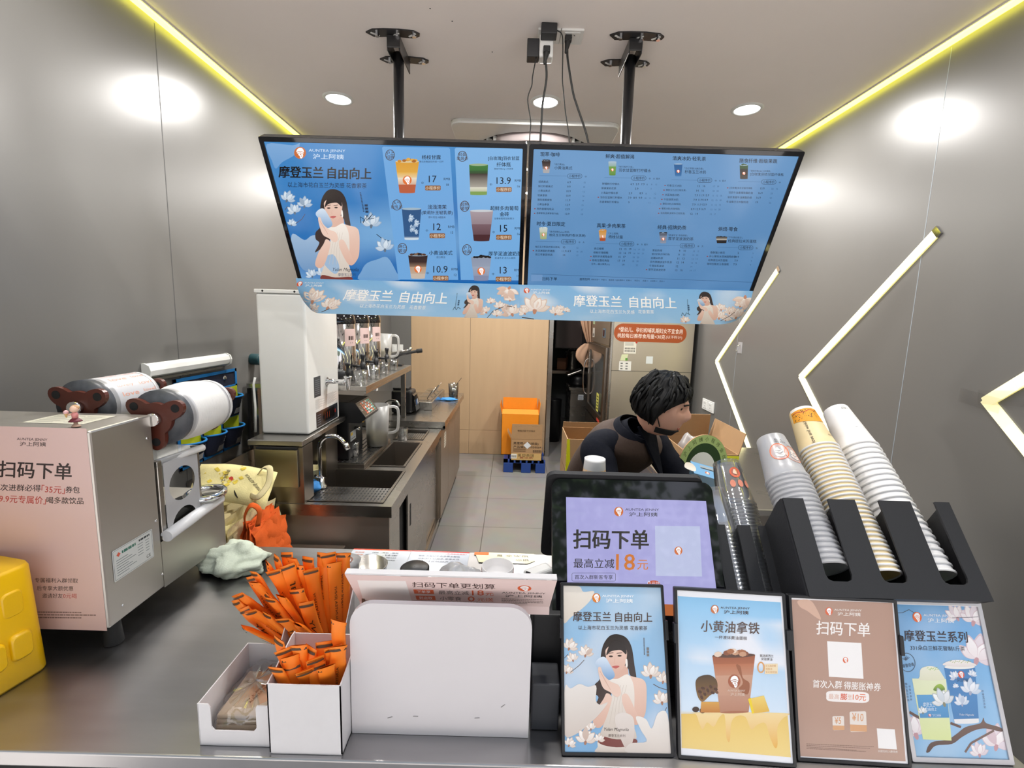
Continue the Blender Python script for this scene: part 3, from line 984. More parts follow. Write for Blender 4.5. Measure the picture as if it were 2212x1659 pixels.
def draw_left(art, x0):
    q = [(-0.8564, .5371), (0.0129, .5465), (0.0199, .0566), (-0.8604, .0356)]
    art.page = homography([(112, 98), (2100, 130), (2080, 1165), (395, 1155)], [(a - x0, b2) for a, b2 in q])
    art.L = 0
    pg, art.page = art.page, (lambda x, y: (x, y))
    wW, hH = .901, TVH
    T = lambda a, b2: mixc(mixc(lin('#3f86c4'), lin('#0f5fa8'), b2), lin('#8fbfe4'), max(0, (noise.noise(V(a * 3, b2 * 2.5, 1)) + .1)) * .9)
    art.field(.014, hH - .015, wW - .014, .015, T, 24, 16)
    art.page = pg
    art.L = 1
    art.smooth([(130, 110), (330, 120), (385, 105), (350, 190), (250, 250), (200, 300), (170, 240)], '#7fa9d6', '#6a9bcd')
    art.smooth([(330, 800), (420, 850), (480, 815), (560, 830), (545, 950), (640, 960), (560, 1060), (430, 1090), (360, 1000), (320, 900)], '#9fb9d4', '#6f94bd')
    art.smooth([(900, 1030), (980, 1000), (1060, 985), (1130, 1100), (1150, 1160), (850, 1160), (860, 1090)], '#7da7d0', '#6c9ac8')
    art.L = 2
    for f in ((285, 545, 62, 25), (345, 640, 60, -15), (420, 590, 62, 10), (320, 735, 40, 20), (935, 740, 80, 5), (1040, 925, 75, -5), (560, 1120, 60, 10), (480, 1130, 50, -20)):
        magnolia(art, f[0], f[1], f[2], f[3], ('#c6d6e6', '#b3c8de', '#dbe6f0'), '#5f6f80')
    branch(art, [(350, 725), (400, 690), (425, 650)], 4); branch(art, [(270, 620), (290, 590)], 4); branch(art, [(975, 805), (1020, 840), (1080, 860)], 5, '#22303c')
    art.L = 3
    k = .73
    woman(art, lambda x, y: (640 + (x - 600) * .71 + (y - 515) * .035, 460 + (y - 515) * .745))
    art.L = 5
    art.smooth([(560, 1010), (640, 960), (690, 1060), (650, 1110)], '#9db6d0')
    art.brand(387, 178, 46, '#cfe0f2', '#c8692c', .93, .02)
    art.L = 6
    art.text('摩登玉兰', 222, 322, 562, 330, 88, '#04070c', .034)
    art.text('自由向上', 598, 331, 932, 338, 86, '#04070c', .034)
    art.text('以上海市花白玉兰为灵感 花香萦茶', 292, 422, 900, 432, 40, '#0c1a2c', .004)
    art.text('Yulan Magnolia', 640, 1080, 838, 1082, 34, '#14202e', 0, .35)
    art.text('摩登玉兰系列', 680, 1117, 815, 1118, 26, '#26425e')

    for k2 in range(14):
        art.rect(846 + k2 * 2.0, 483 + k2 * 11, 857 + k2 * 2.0, 490 + k2 * 11, '#1f3c5c')
    for k2 in range(3):
        art.rect(884 + k2 * 3, 575 + k2 * 24, 908 + k2 * 3, 592 + k2 * 24, '#1b3350')
    art.line([(855, 720), (850, 670), (880, 690), (872, 720), (905, 655), (900, 700), (945, 650), (915, 690), (960, 680)], 4, '#14283c')
    # price panels
    art.L = 2
    art.poly([(1018, 138), (1030, 130), (1530, 138), (1542, 150), (1605, 1158), (1145, 1155)], '#6ea6dc', '#6ba3d8')
    art.poly([(1578, 148), (1590, 138), (2098, 146), (2105, 156), (2082, 1162), (1625, 1158)], '#7fb2e2', '#6ea6da')
    art.L = 3
    def item(bx, by, badge, name, sub, price, old, nx, ny, px_, py, cup):
        art.L = 3
        art.circ(bx, by, 36, 42, 5, '#4a3a2e')
        art.L = 4
        art.textc(badge[0], bx, by - 16, 28, '#4a3a2e', .01); art.textc(badge[1], bx, by + 16, 28, '#4a3a2e', .01)
        n = name.split('|')
        for i, s_ in enumerate(n):
            art.textc(s_, nx, ny + 46 * i, 34, '#0b1622', .012)
        art.textc(sub, nx, ny + 46 * (len(n) - 1) + 34, 16, '#14283c')
        art.textc(price, px_, py, 52, '#101a26', .004)
        art.textc('中', px_ - 78 - (20 if len(price) > 2 else 0), py + 30, 20, '#101a26')
        art.textc('RMB', px_ + 110, py, 18, '#101a26'); art.textc(old, px_ + 115, py + 44, 18, '#101a26')
        art.rrect(px_ - 58, py + 50, px_ + 62, py + 88, 8, '#8a5a32')
        art.L = 5
        art.textc('小程序价', px_ + 2, py + 69, 27, '#f0ddc4')
        art.L = 3
        drink(art, *cup[:5], cup[5], cup[6], cup[7], cup[8])
    gl = '#cfd8dc'

    def it(bx, by, b0, b1, name, sub, price, old, nx, ny, px_, py, cup):
        item(bx, by, (b0, b1), name, sub, price, old, nx, ny, px_, py, cup)
    it(1080, 195, '沪上', '招牌', '杨枝甘露', '港式经典复刻热销一亿杯', '17', '18', 1398, 212, 1408, 380, (1212, 245, 485, 182, 118, [(0, '#d99a2c'), (.35, '#e3b04a'), (.52, '#e8dcc4'), (.74, '#b85a34')], '#d8c69a', ('#d08a20', '#e0a840', '#a8641c'), True))
    it(1132, 580, '人气', '轻乳茶', '浅浅清茉|(茉莉针王轻乳茶)', '原叶现泡 0植脂末', '12', '15', 1442, 595, 1442, 748, (1246, 610, 845, 150, 108, [(0, '#27507e'), (.9, '#2a5686'), (.95, '#c9d6e0')], '#9fb4c2', None, None))
    it(1175, 915, '进口', '黄油', '小黄油美式', '进口黄油', '10.9', '12', 1470, 948, 1468, 1075, (1295, 968, 1145, 150, 105, [(0, '#2a1710'), (.3, '#3a2014'), (.5, '#b49478'), (.8, '#c4b4a4')], '#8a98a4', ('#1e100a', '#4a2c1a', '#7a5a40'), True))
    it(1637, 205, '轻盈', '果蔬茶', '[白玫瑰]羽衣甘蓝|纤体瓶', '膳食纤维6.5g 12份蔬果', '13.9', '16', 1955, 222, 1955, 392, (1762, 270, 500, 145, 128, [(0, '#3f7a34'), (.2, '#2f5a2a'), (.3, '#3a2a22'), (.75, '#ded8c8'), (.9, '#7a9a4a')], '#9ab08a', None, None))
    it(1655, 590, '超鲜', '葡萄', '超鲜多肉葡萄|金砖', '当季鲜葡萄现制果汁', '15', '16', 1960, 605, 1955, 760, (1785, 625, 855, 178, 120, [(0, '#a89aa0'), (.45, '#7a5f66'), (.8, '#4a2a2c')], '#c8ccd0', None, None))
    it(1672, 925, '沪上', '经典', '厚芋泥波波奶茶', '荔浦芋泥 百万人复购', '13', '14', 1966, 955, 1952, 1082, (1782, 985, 1160, 155, 110, [(0, '#8a93a8'), (.4, '#9aa3b4'), (.8, '#8088a4')], '#8f9aa8', ('#14100e', '#241c18'), True))
    art.L = 4
    for f in ((1225, 680, 34), (1268, 720, 34), (1235, 760, 32), (1270, 790, 24)):
        magnolia(art, f[0], f[1], f[2], f[2] * 3, ('#b8cbe0', '#a4bcd6', '#cddbe8'), '#486a90')

def draw_right(art, x0):
    q = [(.0546, .542), (.9446, .540), (.9427, .0696), (.0572, .0572)]
    pg = homography([(122, 105), (2095, 165), (1740, 1120), (80, 1095)], [(a - x0, b2) for a, b2 in q])
    wW, hH = .922, TVH
    art.L = 0
    A_, B_ = lin('#6d99c6'), lin('#5080b0')
    art.field(.014, hH - .015, wW - .014, .015, lambda a, b2: mixc(mixc(A_, B_, b2 * .8 + a * .3), lin('#7fa9d6'), max(0, noise.noise(V(a * 6, b2 * 4, 2))) * .35), 30, 18)
    art.page = pg
    art.L = 1
    art.line([(95, 1042), (1760, 1105)], 2, '#2a4a70')
    ink, dim = '#0a1420', '#34587f'
    def sect(hx, hy, head, cup, sub, name, lx, ly, lw, pill, cols, rows, slope=.02):
        art.L = 1
        sh = -.12
        art.textc(head, hx, hy, 32, ink, .015, 0, slope, 0)
        drink(art, *cup)
        art.L = 1
        art.textc('「' + sub + '」', lx, ly - 25, 15, ink, 0, 0, slope, 0)
        art.textc(name, lx, ly, 25, ink, .006, 0, slope, 0)
        art.line([(hx - 8, pill[1] - 4), (pill[0] - 52, pill[1])], 1.6, dim)
        art.outline(pill[0] - 54, pill[1] - 17, pill[0] + 54, pill[1] + 17, 16, 2.2, ink)
        art.textc('小程序价', pill[0], pill[1], 21, ink, .006)
        for i, c in enumerate(cols):
            art.textc(c, pill[0] + 82 + 31 * i, pill[1] + 4, 14, ink)
        for (x, y, nm, pr, old, hot) in rows:
            w = art.textc(nm, x, y, 17, ink, .004, 0, slope, 0)
            if hot: art.ell(x - 14, y, 6, 4, '#8a3a3a', n=8)
            for i, p_ in enumerate(pr):
                art.textc(p_[1], p_[0], y + 4, 15, ink)
            for i, p_ in enumerate(old):
                art.textc(p_[1], p_[0], y + 7, 12, dim)
    C_ = lambda cx, y0, y1, w0, w1, bands, top=None: (cx, y0, y1, w0, w1, bands, '#a9bccb', top, True)
    # coffee
    R1 = [('经典美式', '6.9', '15'), ('鲜打柠檬美式', '9.9', '15'), ('小黄油美式', '10.9', '12'), ('轻爽拿铁', '10.9', '16'), ('薄荷香椰拿铁', '11.9', '14'), ('小黄油拿铁', '12.9', '15'), ('西西香椰吨吨朵', '13.9', '17'), ('香椰拿铁(生椰拿铁升级)', '13.9', '18')]
    sect(163, 148, '现萃·咖啡', C_(207, 196, 288, 66, 46, [(0, '#21130d'), (.45, '#6d5a50'), (.7, '#a8a6a8')], ('#120a06', '#3a2418')), '进口黄油', '小黄油美式', 268, 249, 110, (420, 312), '中', [(150 - i * 2.2, 353 + i * 33.8, n, [(378 - i * 2, p_)], [(494 - i * 3, o_)], i > 5) for i, (n, p_, o_) in enumerate(R1)])
    R2 = [('鲜橘鲜打柠檬水', ['4.9', '5.9', '7.9'], ['8', '9', '11']), ('鲜爽茉莉花茶', ['', '5.9', ''], ['', '7', '']), ('小海盐柠檬冰茶', ['5.9', '', '8.9'], ['8', '', '12']), ('羽衣甘蓝鲜打柠檬水', ['7.9', '8.9', '9.9'], ['10', '11', '12']), ('百香果鲜打柠檬水', ['9', '', ''], ['', '11', ''])]
    sect(650, 163, '鲜爽·超值解渴', C_(701, 205, 305, 60, 46, [(0, '#a8bccb'), (.35, '#6f9a4a'), (.9, '#5f8a3a')]), '鲜打青柠汁感', '羽衣甘蓝鲜打柠檬水', 748, 267, 200, (898, 327), ('中', '大', '超大'), [(625 - i * 5, 368 + i * 34, n, [(848 - i * 6 + 40 * j, v) for j, v in enumerate(p_) if v], [(960 - i * 4 + 34 * j, v) for j, v in enumerate(o_) if v], i == 3) for i, (n, p_, o_) in enumerate(R2)])
    R3 = [('柠香玉兰冰奶', ['13', '16'], ['17', '19']), ('摩登玉兰(白兰轻乳茶)', ['14', '16'], ['18', '20']), ('冰蓝海盐冰奶', ['7.9', '11.9', '15.9'], ['11', '12', '16']), ('千目抹茶冰奶', ['7.9', '11.9', '14.9'], ['12', '15', '18']), ('薄荷冰奶(无咖啡因)', ['7.9', '11.9', '15.9'], ['11', '12', '15']), ('葡萄冰奶(无咖啡因)', ['8.9', '12.9', '16.9'], ['13', '16', '20']), ('浅浅清茉(茉莉针王轻乳茶)', ['12', '14'], ['15', '17'])]
    sect(1150, 178, '清爽冰奶·轻乳茶', C_(1192, 222, 312, 64, 46, [(0, '#2a5c92'), (.9, '#3f74a8')]), '白兰茶香冰爽奶香', '柠香玉兰冰奶', 1240, 279, 140, (1390, 343), ('中', '大', '超大'), [(1108 - i * 8, 382 + i * 34.5, n, [(1345 - i * 9 + 40 * j, v) for j, v in enumerate(p_)], [(1460 - i * 4 + 30 * j, v) for j, v in enumerate(o_)], True) for i, (n, p_, o_) in enumerate(R3)])
    R4 = [('[白玫瑰]羽衣甘蓝纤体瓶', ['13.9'], ['22', '16']), ('羽衣牛油果爆珠酸奶昔', ['16.9'], ['20']), ('羽衣青提牛油果酸奶昔', ['16.9'], ['20']), ('牛油果巴旦木酸奶昔', ['19'], ['22'])]
    sect(1648, 195, '膳食纤维·超级果蔬', C_(1682, 230, 332, 62, 56, [(0, '#31582c'), (.3, '#241c18'), (.75, '#42382f')], ('#2a4a24', '#3a5a2c')), '膳食纤维6.5g=12份果蔬', '[白玫瑰]羽衣甘蓝纤体瓶', 1730, 298, 245, (1868, 356), '中', [(1576 - i * 8, 400 + i * 34.5, n, [(1820 - i * 14, p_[0])], [(1895 - i * 6 + 34 * j, v) for j, v in enumerate(o_)], i == 0) for i, (n, p_, o_) in enumerate(R4)])
    R5 = [('柚见玉兰特调(柠香冰淇淋)', ['10'], ['12']), ('冰淇淋酸奶荷塘露', ['11.9', '14.9'], ['16', '20']), ('荷兰苹果茶特调', ['14'], ['17'])]
    sect(137, 666, '时令·夏日限定', C_(186, 700, 782, 62, 46, [(0, '#c9cec8'), (.4, '#a9b48a'), (.9, '#9aa87a')], ('#d8dcd6', '#b8c4b8')), '意式现制Gelato特调', '柚见玉兰特调(柠香冰淇淋)', 230, 752, 250, (373, 802), ('中', '大'), [(125, 840 + i * 28.5, n, [(340 + 36 * j, v) for j, v in enumerate(p_)], [(440 + 30 * j, v) for j, v in enumerate(o_)], i == 1) for i, (n, p_, o_) in enumerate(R5)])
    R6 = [('西瓜椰椰', ['13', '15', '19'], ['16', '19', '22']), ('杨枝珍珠糯糯', ['13', '16', '19'], ['16', '18', '21']), ('超鲜多肉葡萄金砖', ['15', '17'], ['18', '20']), ('杨枝甘露经典版', ['17', '19'], ['18', '20']), ('好大一桶水果茶(1L)', ['', '19'], ['', '22'])]
    sect(585, 680, '真果·多肉果茶', C_(628, 716, 795, 58, 42, [(0, '#c98a34'), (.5, '#d8b488'), (.75, '#a8502c')], ('#c07a24', '#d89a3c')), '沪上招牌', '杨枝甘露', 672, 765, 90, (808, 818), ('中', '大', '超大'), [(565 - i * 5, 853 + i * 29, n, [(762 - i * 4 + 36 * j, v) for j, v in enumerate(p_) if v], [(868 - i * 4 + 32 * j, v) for j, v in enumerate(o_) if v], i in (2, 3)) for i, (n, p_, o_) in enumerate(R6)])
    R7 = [('黑钻奶绿', ['9', '10'], ['10', '13']), ('港式奶茶(珍珠奶茶)', ['9', '11'], ['10', '12']), ('血糯米奶茶', ['11', '13'], ['13', '14']), ('手作黑糖波波牛乳茶', ['12', '14'], ['15', '16']), ('千目抹茶波波', ['12'], ['14']), ('厚芋泥波波奶茶', ['13', '16'], ['14', '17'])]
    sect(1038, 693, '经典·招牌奶茶', C_(1080, 735, 812, 60, 42, [(0, '#4a505e'), (.3, '#7b8496'), (.9, '#868fa2')], ('#141010', '#241e1c')), '荔浦芋泥 手捣绵密', '厚芋泥波波奶茶', 1118, 778, 145, (1260, 832), ('中', '大'), [(1000 - i * 6, 866 + i * 28.8, n, [(1203 - i * 5 + 38 * j, v) for j, v in enumerate(p_)], [(1310 - i * 5 + 30 * j, v) for j, v in enumerate(o_)], i == 5) for i, (n, p_, o_) in enumerate(R7)])
    R8 = [('香酥猫小麻花', ['2'], ['3']), ('开心果味冰淇淋甜筒麻薯', ['4.9'], ['6']), ('经典提拉米苏蛋糕', ['7.9'], ['9']), ('咖啡生酪女王卷蛋糕', ['7.9'], ['9'])]
    sect(1492, 706, '烘焙·零食', (1516, 765, 812, 84, 70, [(0, '#1a1412'), (.4, '#c8c0b4'), (.55, '#1c1614')], '#1c1614', ('#16100e', '#241a16'), None), '下午茶好搭子', '经典提拉米苏蛋糕', 1564, 795, 160, (1696, 846), '份', [(1432 - i * 8, 882 + i * 28.5, n, [(1640 - i * 8, p_[0])], [(1750 - i * 6, v) for v in o_], i == 1) for i, (n, p_, o_) in enumerate(R8)])
    art.L = 1
    art.rect(95, 1048, 180, 1095, '#6c93c0')
    art.textc('扫码下单', 232, 1078, 26, ink, .008); art.textc('推荐加料', 495, 1082, 18, ink, .008)
    for k in range(9):
        art.textc(('椰果波波+1', '芋圆+2', '脆啵啵+1', '奥利奥碎+1', '珍珠+1', '芋泥+2', '奶盖+3', '冰淇淋+3', '西米+1')[k], 575 + k * 62, 1084 + k * 1.6, 12, ink)

television(-.872, .029, 'left menu screen with a long-haired woman and six priced drinks', draw_left)
television(.036, .958, 'right menu screen listing eight columns of drinks and prices on blue', draw_right)

# ---------------------------------------------------------------- paper banners hanging under the screens
def banner(x0, x1, page_q, label, curl):
    w, h = x1 - x0, .137
    def surf(u, v, hh):
        # v = 0 at the bottom edge, h at the top
        t = 1 - v / h
        e = (u - w * .86) / (w * .14) if curl > 0 else ((w * .10 - u) / (w * .10) if curl < 0 else 0)
        e = max(0, e) * max(0, t - .15)
        y = 1.926 + .040 * t + .055 * e * e - .004 * math.sin(u * 7)
        z = 1.746 - h * t + .030 * e * e
        x = x0 + u - (curl * .022 * e * e)
        return V(x, y - hh, z)
    art = Art(surf)
    art.L = 0
    A_, B_ = lin('#7db4e2'), lin('#9fcbee')
    art.field(0, h, w, 0, lambda a, b2: mixc(mixc(A_, B_, b2), lin('#f0f5fa'), max(0, noise.noise(V(a * 5 + x0, b2 * 2, 4)) - .1) * 1.2), 40, 10)
    art.clip = (.0005, .0005, w - .0005, h - .0005)
    art.page = homography(page_q, [(0, h), (w, h), (w, 0), (0, 0)])
    return art, surf

bl, sf = banner(-.876, .021, [(360, 1155), (2093, 1168), (2090, 1422), (512, 1412)], '', -1)
bl.L = 2
for f in ((555, 1330, 105, -8), (690, 1370, 75, 20), (735, 1345, 40, 30), (680, 1330, 34, -10), (560, 1395, 60, 60), (2010, 1200, 90, 200), (1880, 1310, 40, 0), (1945, 1345, 50, 10), (2020, 1290, 45, 5), (2040, 1390, 80, -20), (1930, 1400, 45, 10), (1850, 1380, 50, -40)):
    magnolia(bl, *f, ('#fbf3ec', '#f4e6da', '#fffaf5'), '#c98f74', .8)
bl.line([(610, 1410), (660, 1400), (720, 1370)], 5, '#4a3a32'); bl.line([(1860, 1420), (1900, 1370), (1990, 1330), (2060, 1340)], 5, '#4a3a32')
bl.L = 3
woman(bl, lambda x, y: (1745 + (x - 600) * .29, 1182 + (y - 515) * .265))
bl.L = 4

bl.brand(408, 1198, 22, '#ffffff', '#e0572e', 1.05, 0, 20)
bl.text('摩登玉兰', 780, 1272, 1140, 1276, 84, '#ffffff', .02); bl.text('自由向上', 1200, 1280, 1550, 1284, 84, '#ffffff', .02)
bl.text('以上海市花白玉兰为灵感', 922, 1352, 1252, 1354, 28, '#ffffff'); bl.text('花香萦茶', 1285, 1355, 1405, 1356, 28, '#ffffff')
for k in range(12): bl.rect(1617, 1245 + k * 9, 1623, 1251 + k * 9, '#5a7a98')
for k in range(3): bl.rect(1634, 1295 + k * 14, 1646, 1306 + k * 14, '#3a5a78')
bl.line([(1605, 1370), (1615, 1345), (1630, 1368), (1640, 1345), (1660, 1360)], 3, '#1a2a3a')
tag(MB().merge(bl, 0).build('paper_banner', M['print_matt'], loc=(-.42, 1.93, 1.75), solid=0), 'sky-blue paper banner with magnolias taped under the left menu screen', 'banner', 'paper banners under the screens')
br, sf = banner(.021, .953, [(22, 1095), (1742, 1120), (1655, 1368), (18, 1352)], '', 1)
br.L = 2
for f in ((135, 1290, 115, 5), (290, 1310, 60, 20), (330, 1275, 30, 0), (60, 1310, 50, -30), (370, 1290, 30, 20), (1680, 1170, 90, 190), (1500, 1260, 45, 0), (1560, 1285, 45, 10), (1640, 1235, 45, 10), (1620, 1330, 90, -10), (1480, 1320, 60, 5), (1530, 1340, 40, 20), (1240, 1350, 40, -10)):
    magnolia(br, *f, ('#fbf3ec', '#f4e6da', '#fffaf5'), '#c98f74', .85)
br.line([(1490, 1340), (1560, 1310), (1600, 1280)], 4, '#4a3a32'); br.line([(40, 1340), (90, 1345), (130, 1350)], 6, '#3a2e28')
br.L = 3
woman(br, lambda x, y: (1395 + (x - 600) * .31, 1130 + (y - 515) * .262))
br.L = 4
br.brand(73, 1140, 22, '#ffffff', '#e0572e', 1.02, .02, 21)
br.text('摩登玉兰', 425, 1208, 780, 1212, 84, '#ffffff', .02); br.text('自由向上', 838, 1212, 1180, 1216, 82, '#ffffff', .02)
br.text('以上海市花白玉兰为灵感', 545, 1285, 872, 1288, 28, '#ffffff'); br.text('花香萦茶', 900, 1283, 1015, 1284, 28, '#ffffff')
for k in range(12): br.rect(1262, 1188 + k * 9, 1268, 1194 + k * 9, '#5a7a98')
for k in range(3): br.rect(1262, 1228 + k * 14, 1275, 1240 + k * 14, '#3a5a78')
br.line([(1212, 1310), (1222, 1285), (1238, 1308), (1250, 1285), (1275, 1300)], 3, '#1a2a3a')
tag(MB().merge(br, 0).build('paper_banner', M['print_matt'], loc=(.49, 1.93, 1.75)), 'sky-blue paper banner with a curled corner under the right menu screen', 'banner', 'paper banners under the screens')
# ---------------------------------------------------------------- on the left wall
t = thing('tube_light', (XL, 2.01, 1.375), 'unlit white tube light fixed along the left wall above the pocket organizer', 'tube light')
P = [(0, -.028), (.012, -.03), (.028, -.02), (.032, 0), (.026, .018), (.01, .026), (0, .026)]
MB().prism([(p[1], p[0]) for p in P], (XL + .001, 1.76, 1.378), (0, 0, 1), (1, 0, 0), .50).build('housing', M['white'], t, bevel=.002)
for y in (1.752, 2.262):
    MB().prism([(p[1] * 1.1, p[0] * 1.1) for p in P], (XL + .001, y, 1.378), (0, 0, 1), (1, 0, 0), .008).build('end_cap', M['white'], t, bevel=.001)
MB().span((XL + .001, 1.78, 1.338), (XL + .02, 2.22, 1.348)).build('mounting_rail', M['steel'], t)

t = thing('pocket_organizer', (XL, 2.12, .93), 'navy and bright blue wall organizer with six numbered pockets', 'organizer')
qy, qz = V(0, 1, 0), V(0, 0, 1)
y0, y1, z0, z1 = 1.905, 2.345, .935, 1.325
MB().span((XL + .002, y0, z0), (XL + .006, y1, z1)).build('backing', M['navy'], t)
q = MB()
for a, b_ in (((y0, z0), (y1, z0 + .014)), ((y0, z1 - .014), (y1, z1)), ((y0, z0), (y0 + .014, z1)), ((y1 - .014, z0), (y1, z1)), ((y0, 1.235), (y1, 1.247)), ((y0, 1.085), (y1, 1.096)), ((2.048, z0), (2.058, 1.24)), ((2.196, z0), (2.206, 1.24))):
    q.span((XL + .006, a[0], a[1]), (XL + .009, b_[0], b_[1]))
q.build('binding', M['sky_trim'], t)
for y in (1.99, 2.25):
    MB().lathe([(.0001, .006), (.006, .006), (.010, .002), (.011, 0)], (XL + .006, y, 1.288), (1, 0, 0), 16).build('eyelet', M['chrome'], t)
for r in range(2):
    for c in range(3):
        ya, yb = y0 + .014 + c * .148, y0 + .014 + c * .148 + .132
        zb, zt = (1.098, 1.195) if r == 0 else (.95, 1.045)
        MB().span((XL + .0065, ya + .004, zt - .03), (XL + .009, yb - .004, zt + .044)).build('lining', M['lime'], t)
        def pock(u, v, ya=ya, yb=yb, zb=zb, zt=zt):
            s_ = math.sin(math.pi * u) ** .6
            return V(XL + .009 + s_ * (.012 + .040 * v), ya + (yb - ya) * u, zb + (zt - zb) * v)
        pk_ = MB().grid(pock, 14, 6, flip=True)
        pk_.ring([[pock(i / 14, 0) for i in range(15)], [V(XL + .009, pock(i / 14, 0).y, zb) for i in range(15)]], closed=False, cap=(False, False))
        p_ = pk_.build('pocket', M['navy'], t, solid=.002)
        p_.parent = t
        bnd = MB().tube([pock(i / 14, 1) + V(.001, 0, 0) for i in range(15)], .005, 6)
        bnd.build('pocket_binding', M['sky_trim'], p_)
        art = Art(lambda u, v, h: V(XL + .055 + h - .014 * (1 - min(1, max(0, v / .1))), ya + u, zb + v))
        art.L = 3
        art.textc(str(r * 3 + c + 1), .085, .066, .026, '#e8eaf2', 0)
        art.v = [(XL + .0135 + (math.sin(math.pi * min(.99, max(.01, (p[1] - ya) / (yb - ya)))) ** .6) * (.012 + .04 * (p[2] - zb) / (zt - zb)), p[1], p[2]) for p in art.v]
        MB().merge(art, 0).build('number', M['print_matt'], p_)
        lab = Art(lambda u, v, h: V(0, 0, 0))
        MB().grid(lambda u, v: pock(.45 + .42 * u, .08 + .3 * v) + V(.002, 0, 0), 6, 2, flip=True).build('label_window', M['bag_grey'] if (r, c) not in ((0, 2), (1, 0), (0, 1)) else M['card'], p_)

t = thing('pipe_fitting', (XL, 2.50, 1.35), 'dark teal pipe fitting with a metal spout on the wall behind the water heater', 'pipe')
MB().cyl((XL, 2.50, 1.355), (XL + .05, 2.50, 1.355), .030, n=20).build('flange', mat('teal_plastic', '#123a40', .4), t, bevel=.003)
MB().cyl((XL + .05, 2.50, 1.355), (XL + .17, 2.50, 1.355), .017, n=16).build('spout', M['chrome'], t)
tag(MB().tube([(-1.10, 2.0, 1.33), (-1.108, 2.0, 1.30), (-1.105, 2.0, 1.2), (-1.11, 2.0, 1.09)], .005, 8).build('drain_hose', M['white'], loc=(-1.1, 2.0, 1.1)), 'thin white hose hanging down the left edge of the water heater', 'hose')

# ---------------------------------------------------------------- stainless sink counter along the left wall
SX0, SX1, SY0, SY1, SZ = XL + .006, -.50, 1.92, 3.32, .80
t = thing('sink_counter', (-.95, 2.6, 0), 'stainless sink counter with basins and sliding doors under the tea urns', 'sink counter')
holes = [(-.91, -.556, 1.965, 2.375), (-.745, -.575, 2.46, 2.93), (-.76, -.585, 3.02, 3.27)]
xs = sorted({SX0, SX1} | {h[i] for h in holes for i in (0, 1)})
ys = sorted({SY0, SY1} | {h[i] for h in holes for i in (2, 3)})
q = MB()
for i in range(len(xs) - 1):
    for j in range(len(ys) - 1):
        cx, cy = (xs[i] + xs[i + 1]) / 2, (ys[j] + ys[j + 1]) / 2
        if not any(h[0] < cx < h[1] and h[2] < cy < h[3] for h in holes):
            q.span((xs[i], ys[j], SZ - .012), (xs[i + 1], ys[j + 1], SZ))
q.span((SX0, SY0, SZ - .05), (SX1, SY0 + .012, SZ - .0119)).span((SX1 - .012, SY0 + .012, SZ - .05), (SX1, SY1, SZ - .0119))
q.span((SX0, SY0 + .02, SZ), (SX0 + .012, SY1, SZ + .08))
q.build('worktop', M['steel'], t)
for h, dp in zip(holes, (.22, .16, .12)):
    q = MB()
    a, b_, c, d = h
    r = lambda z, e: [V(a + e, c + e, z), V(b_ - e, c + e, z), V(b_ - e, d - e, z), V(a + e, d - e, z)]
    q.ring([r(SZ + .004, -.012), r(SZ + .004, 0), r(SZ - dp, .012)], smooth=False, cap=(False, True))
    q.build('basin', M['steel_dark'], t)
def grate(parent, a, b_, c, d, z, nx, ny, slot_w=.6):
    q = MB().span((a, c, z - .003), (b_, d, z))
    for i in range(nx):
        for j in range(ny):
            x = a + (b_ - a) * (i + .5) / nx; y = c + (d - c) * (j + .5) / ny
            q.box((x, y, z + .0003), ((b_ - a) / nx * .35, (d - c) / ny * slot_w, .001), 1)
    return q.build('drain_grate', [M['steel'], M['slot']], parent)
grate(t, -.908, -.558, 1.967, 2.145, SZ - .004, 22, 6)
grate(t, -.76, -.587, 3.02, 3.20, SZ - .004, 12, 6)
MB().span((SX0, SY0 + .015, .08), (SX1 - .015, SY0 + .027, SZ - .05)).build('end_panel', M['steel_panel'], t)
MB().span((SX0, SY0 + .03, .08), (SX1 - .05, SY1, .10)).span((SX1 - .05, SY0 + .027, .08), (SX1 - .015, SY0 + .20, SZ - .05)).span((SX1 - .05, SY0 + .2, SZ - .09), (SX1 - .015, SY1, SZ - .05)).span((SX1 - .06, SY0 + .2, .08), (SX1 - .015, SY1, .12)).build('carcass', M['steel'], t)
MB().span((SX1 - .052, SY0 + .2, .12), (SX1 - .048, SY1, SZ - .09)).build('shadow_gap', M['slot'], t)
for i, (ya, yb, xo) in enumerate(((2.33, 2.86, .022), (2.84, 3.31, .036))):
    d = MB().span((SX1 - xo - .01, ya, .125), (SX1 - xo, yb, SZ - .092)).build('sliding_door', M['steel'], t, bevel=.002)
    yy = ya + .06
    MB().span((SX1 - xo - .001, yy - .012, .50), (SX1 - xo + .0012, yy + .012, .62)).build('finger_pull', M['slot'], d)
for x, y in ((SX1 - .07, 2.0), (SX1 - .07, 3.25), (SX0 + .07, 2.0), (SX0 + .07, 3.25)):
    MB().cyl((x, y, 0), (x, y, .08), .02, n=12).build('leg', M['steel_dark'], t)

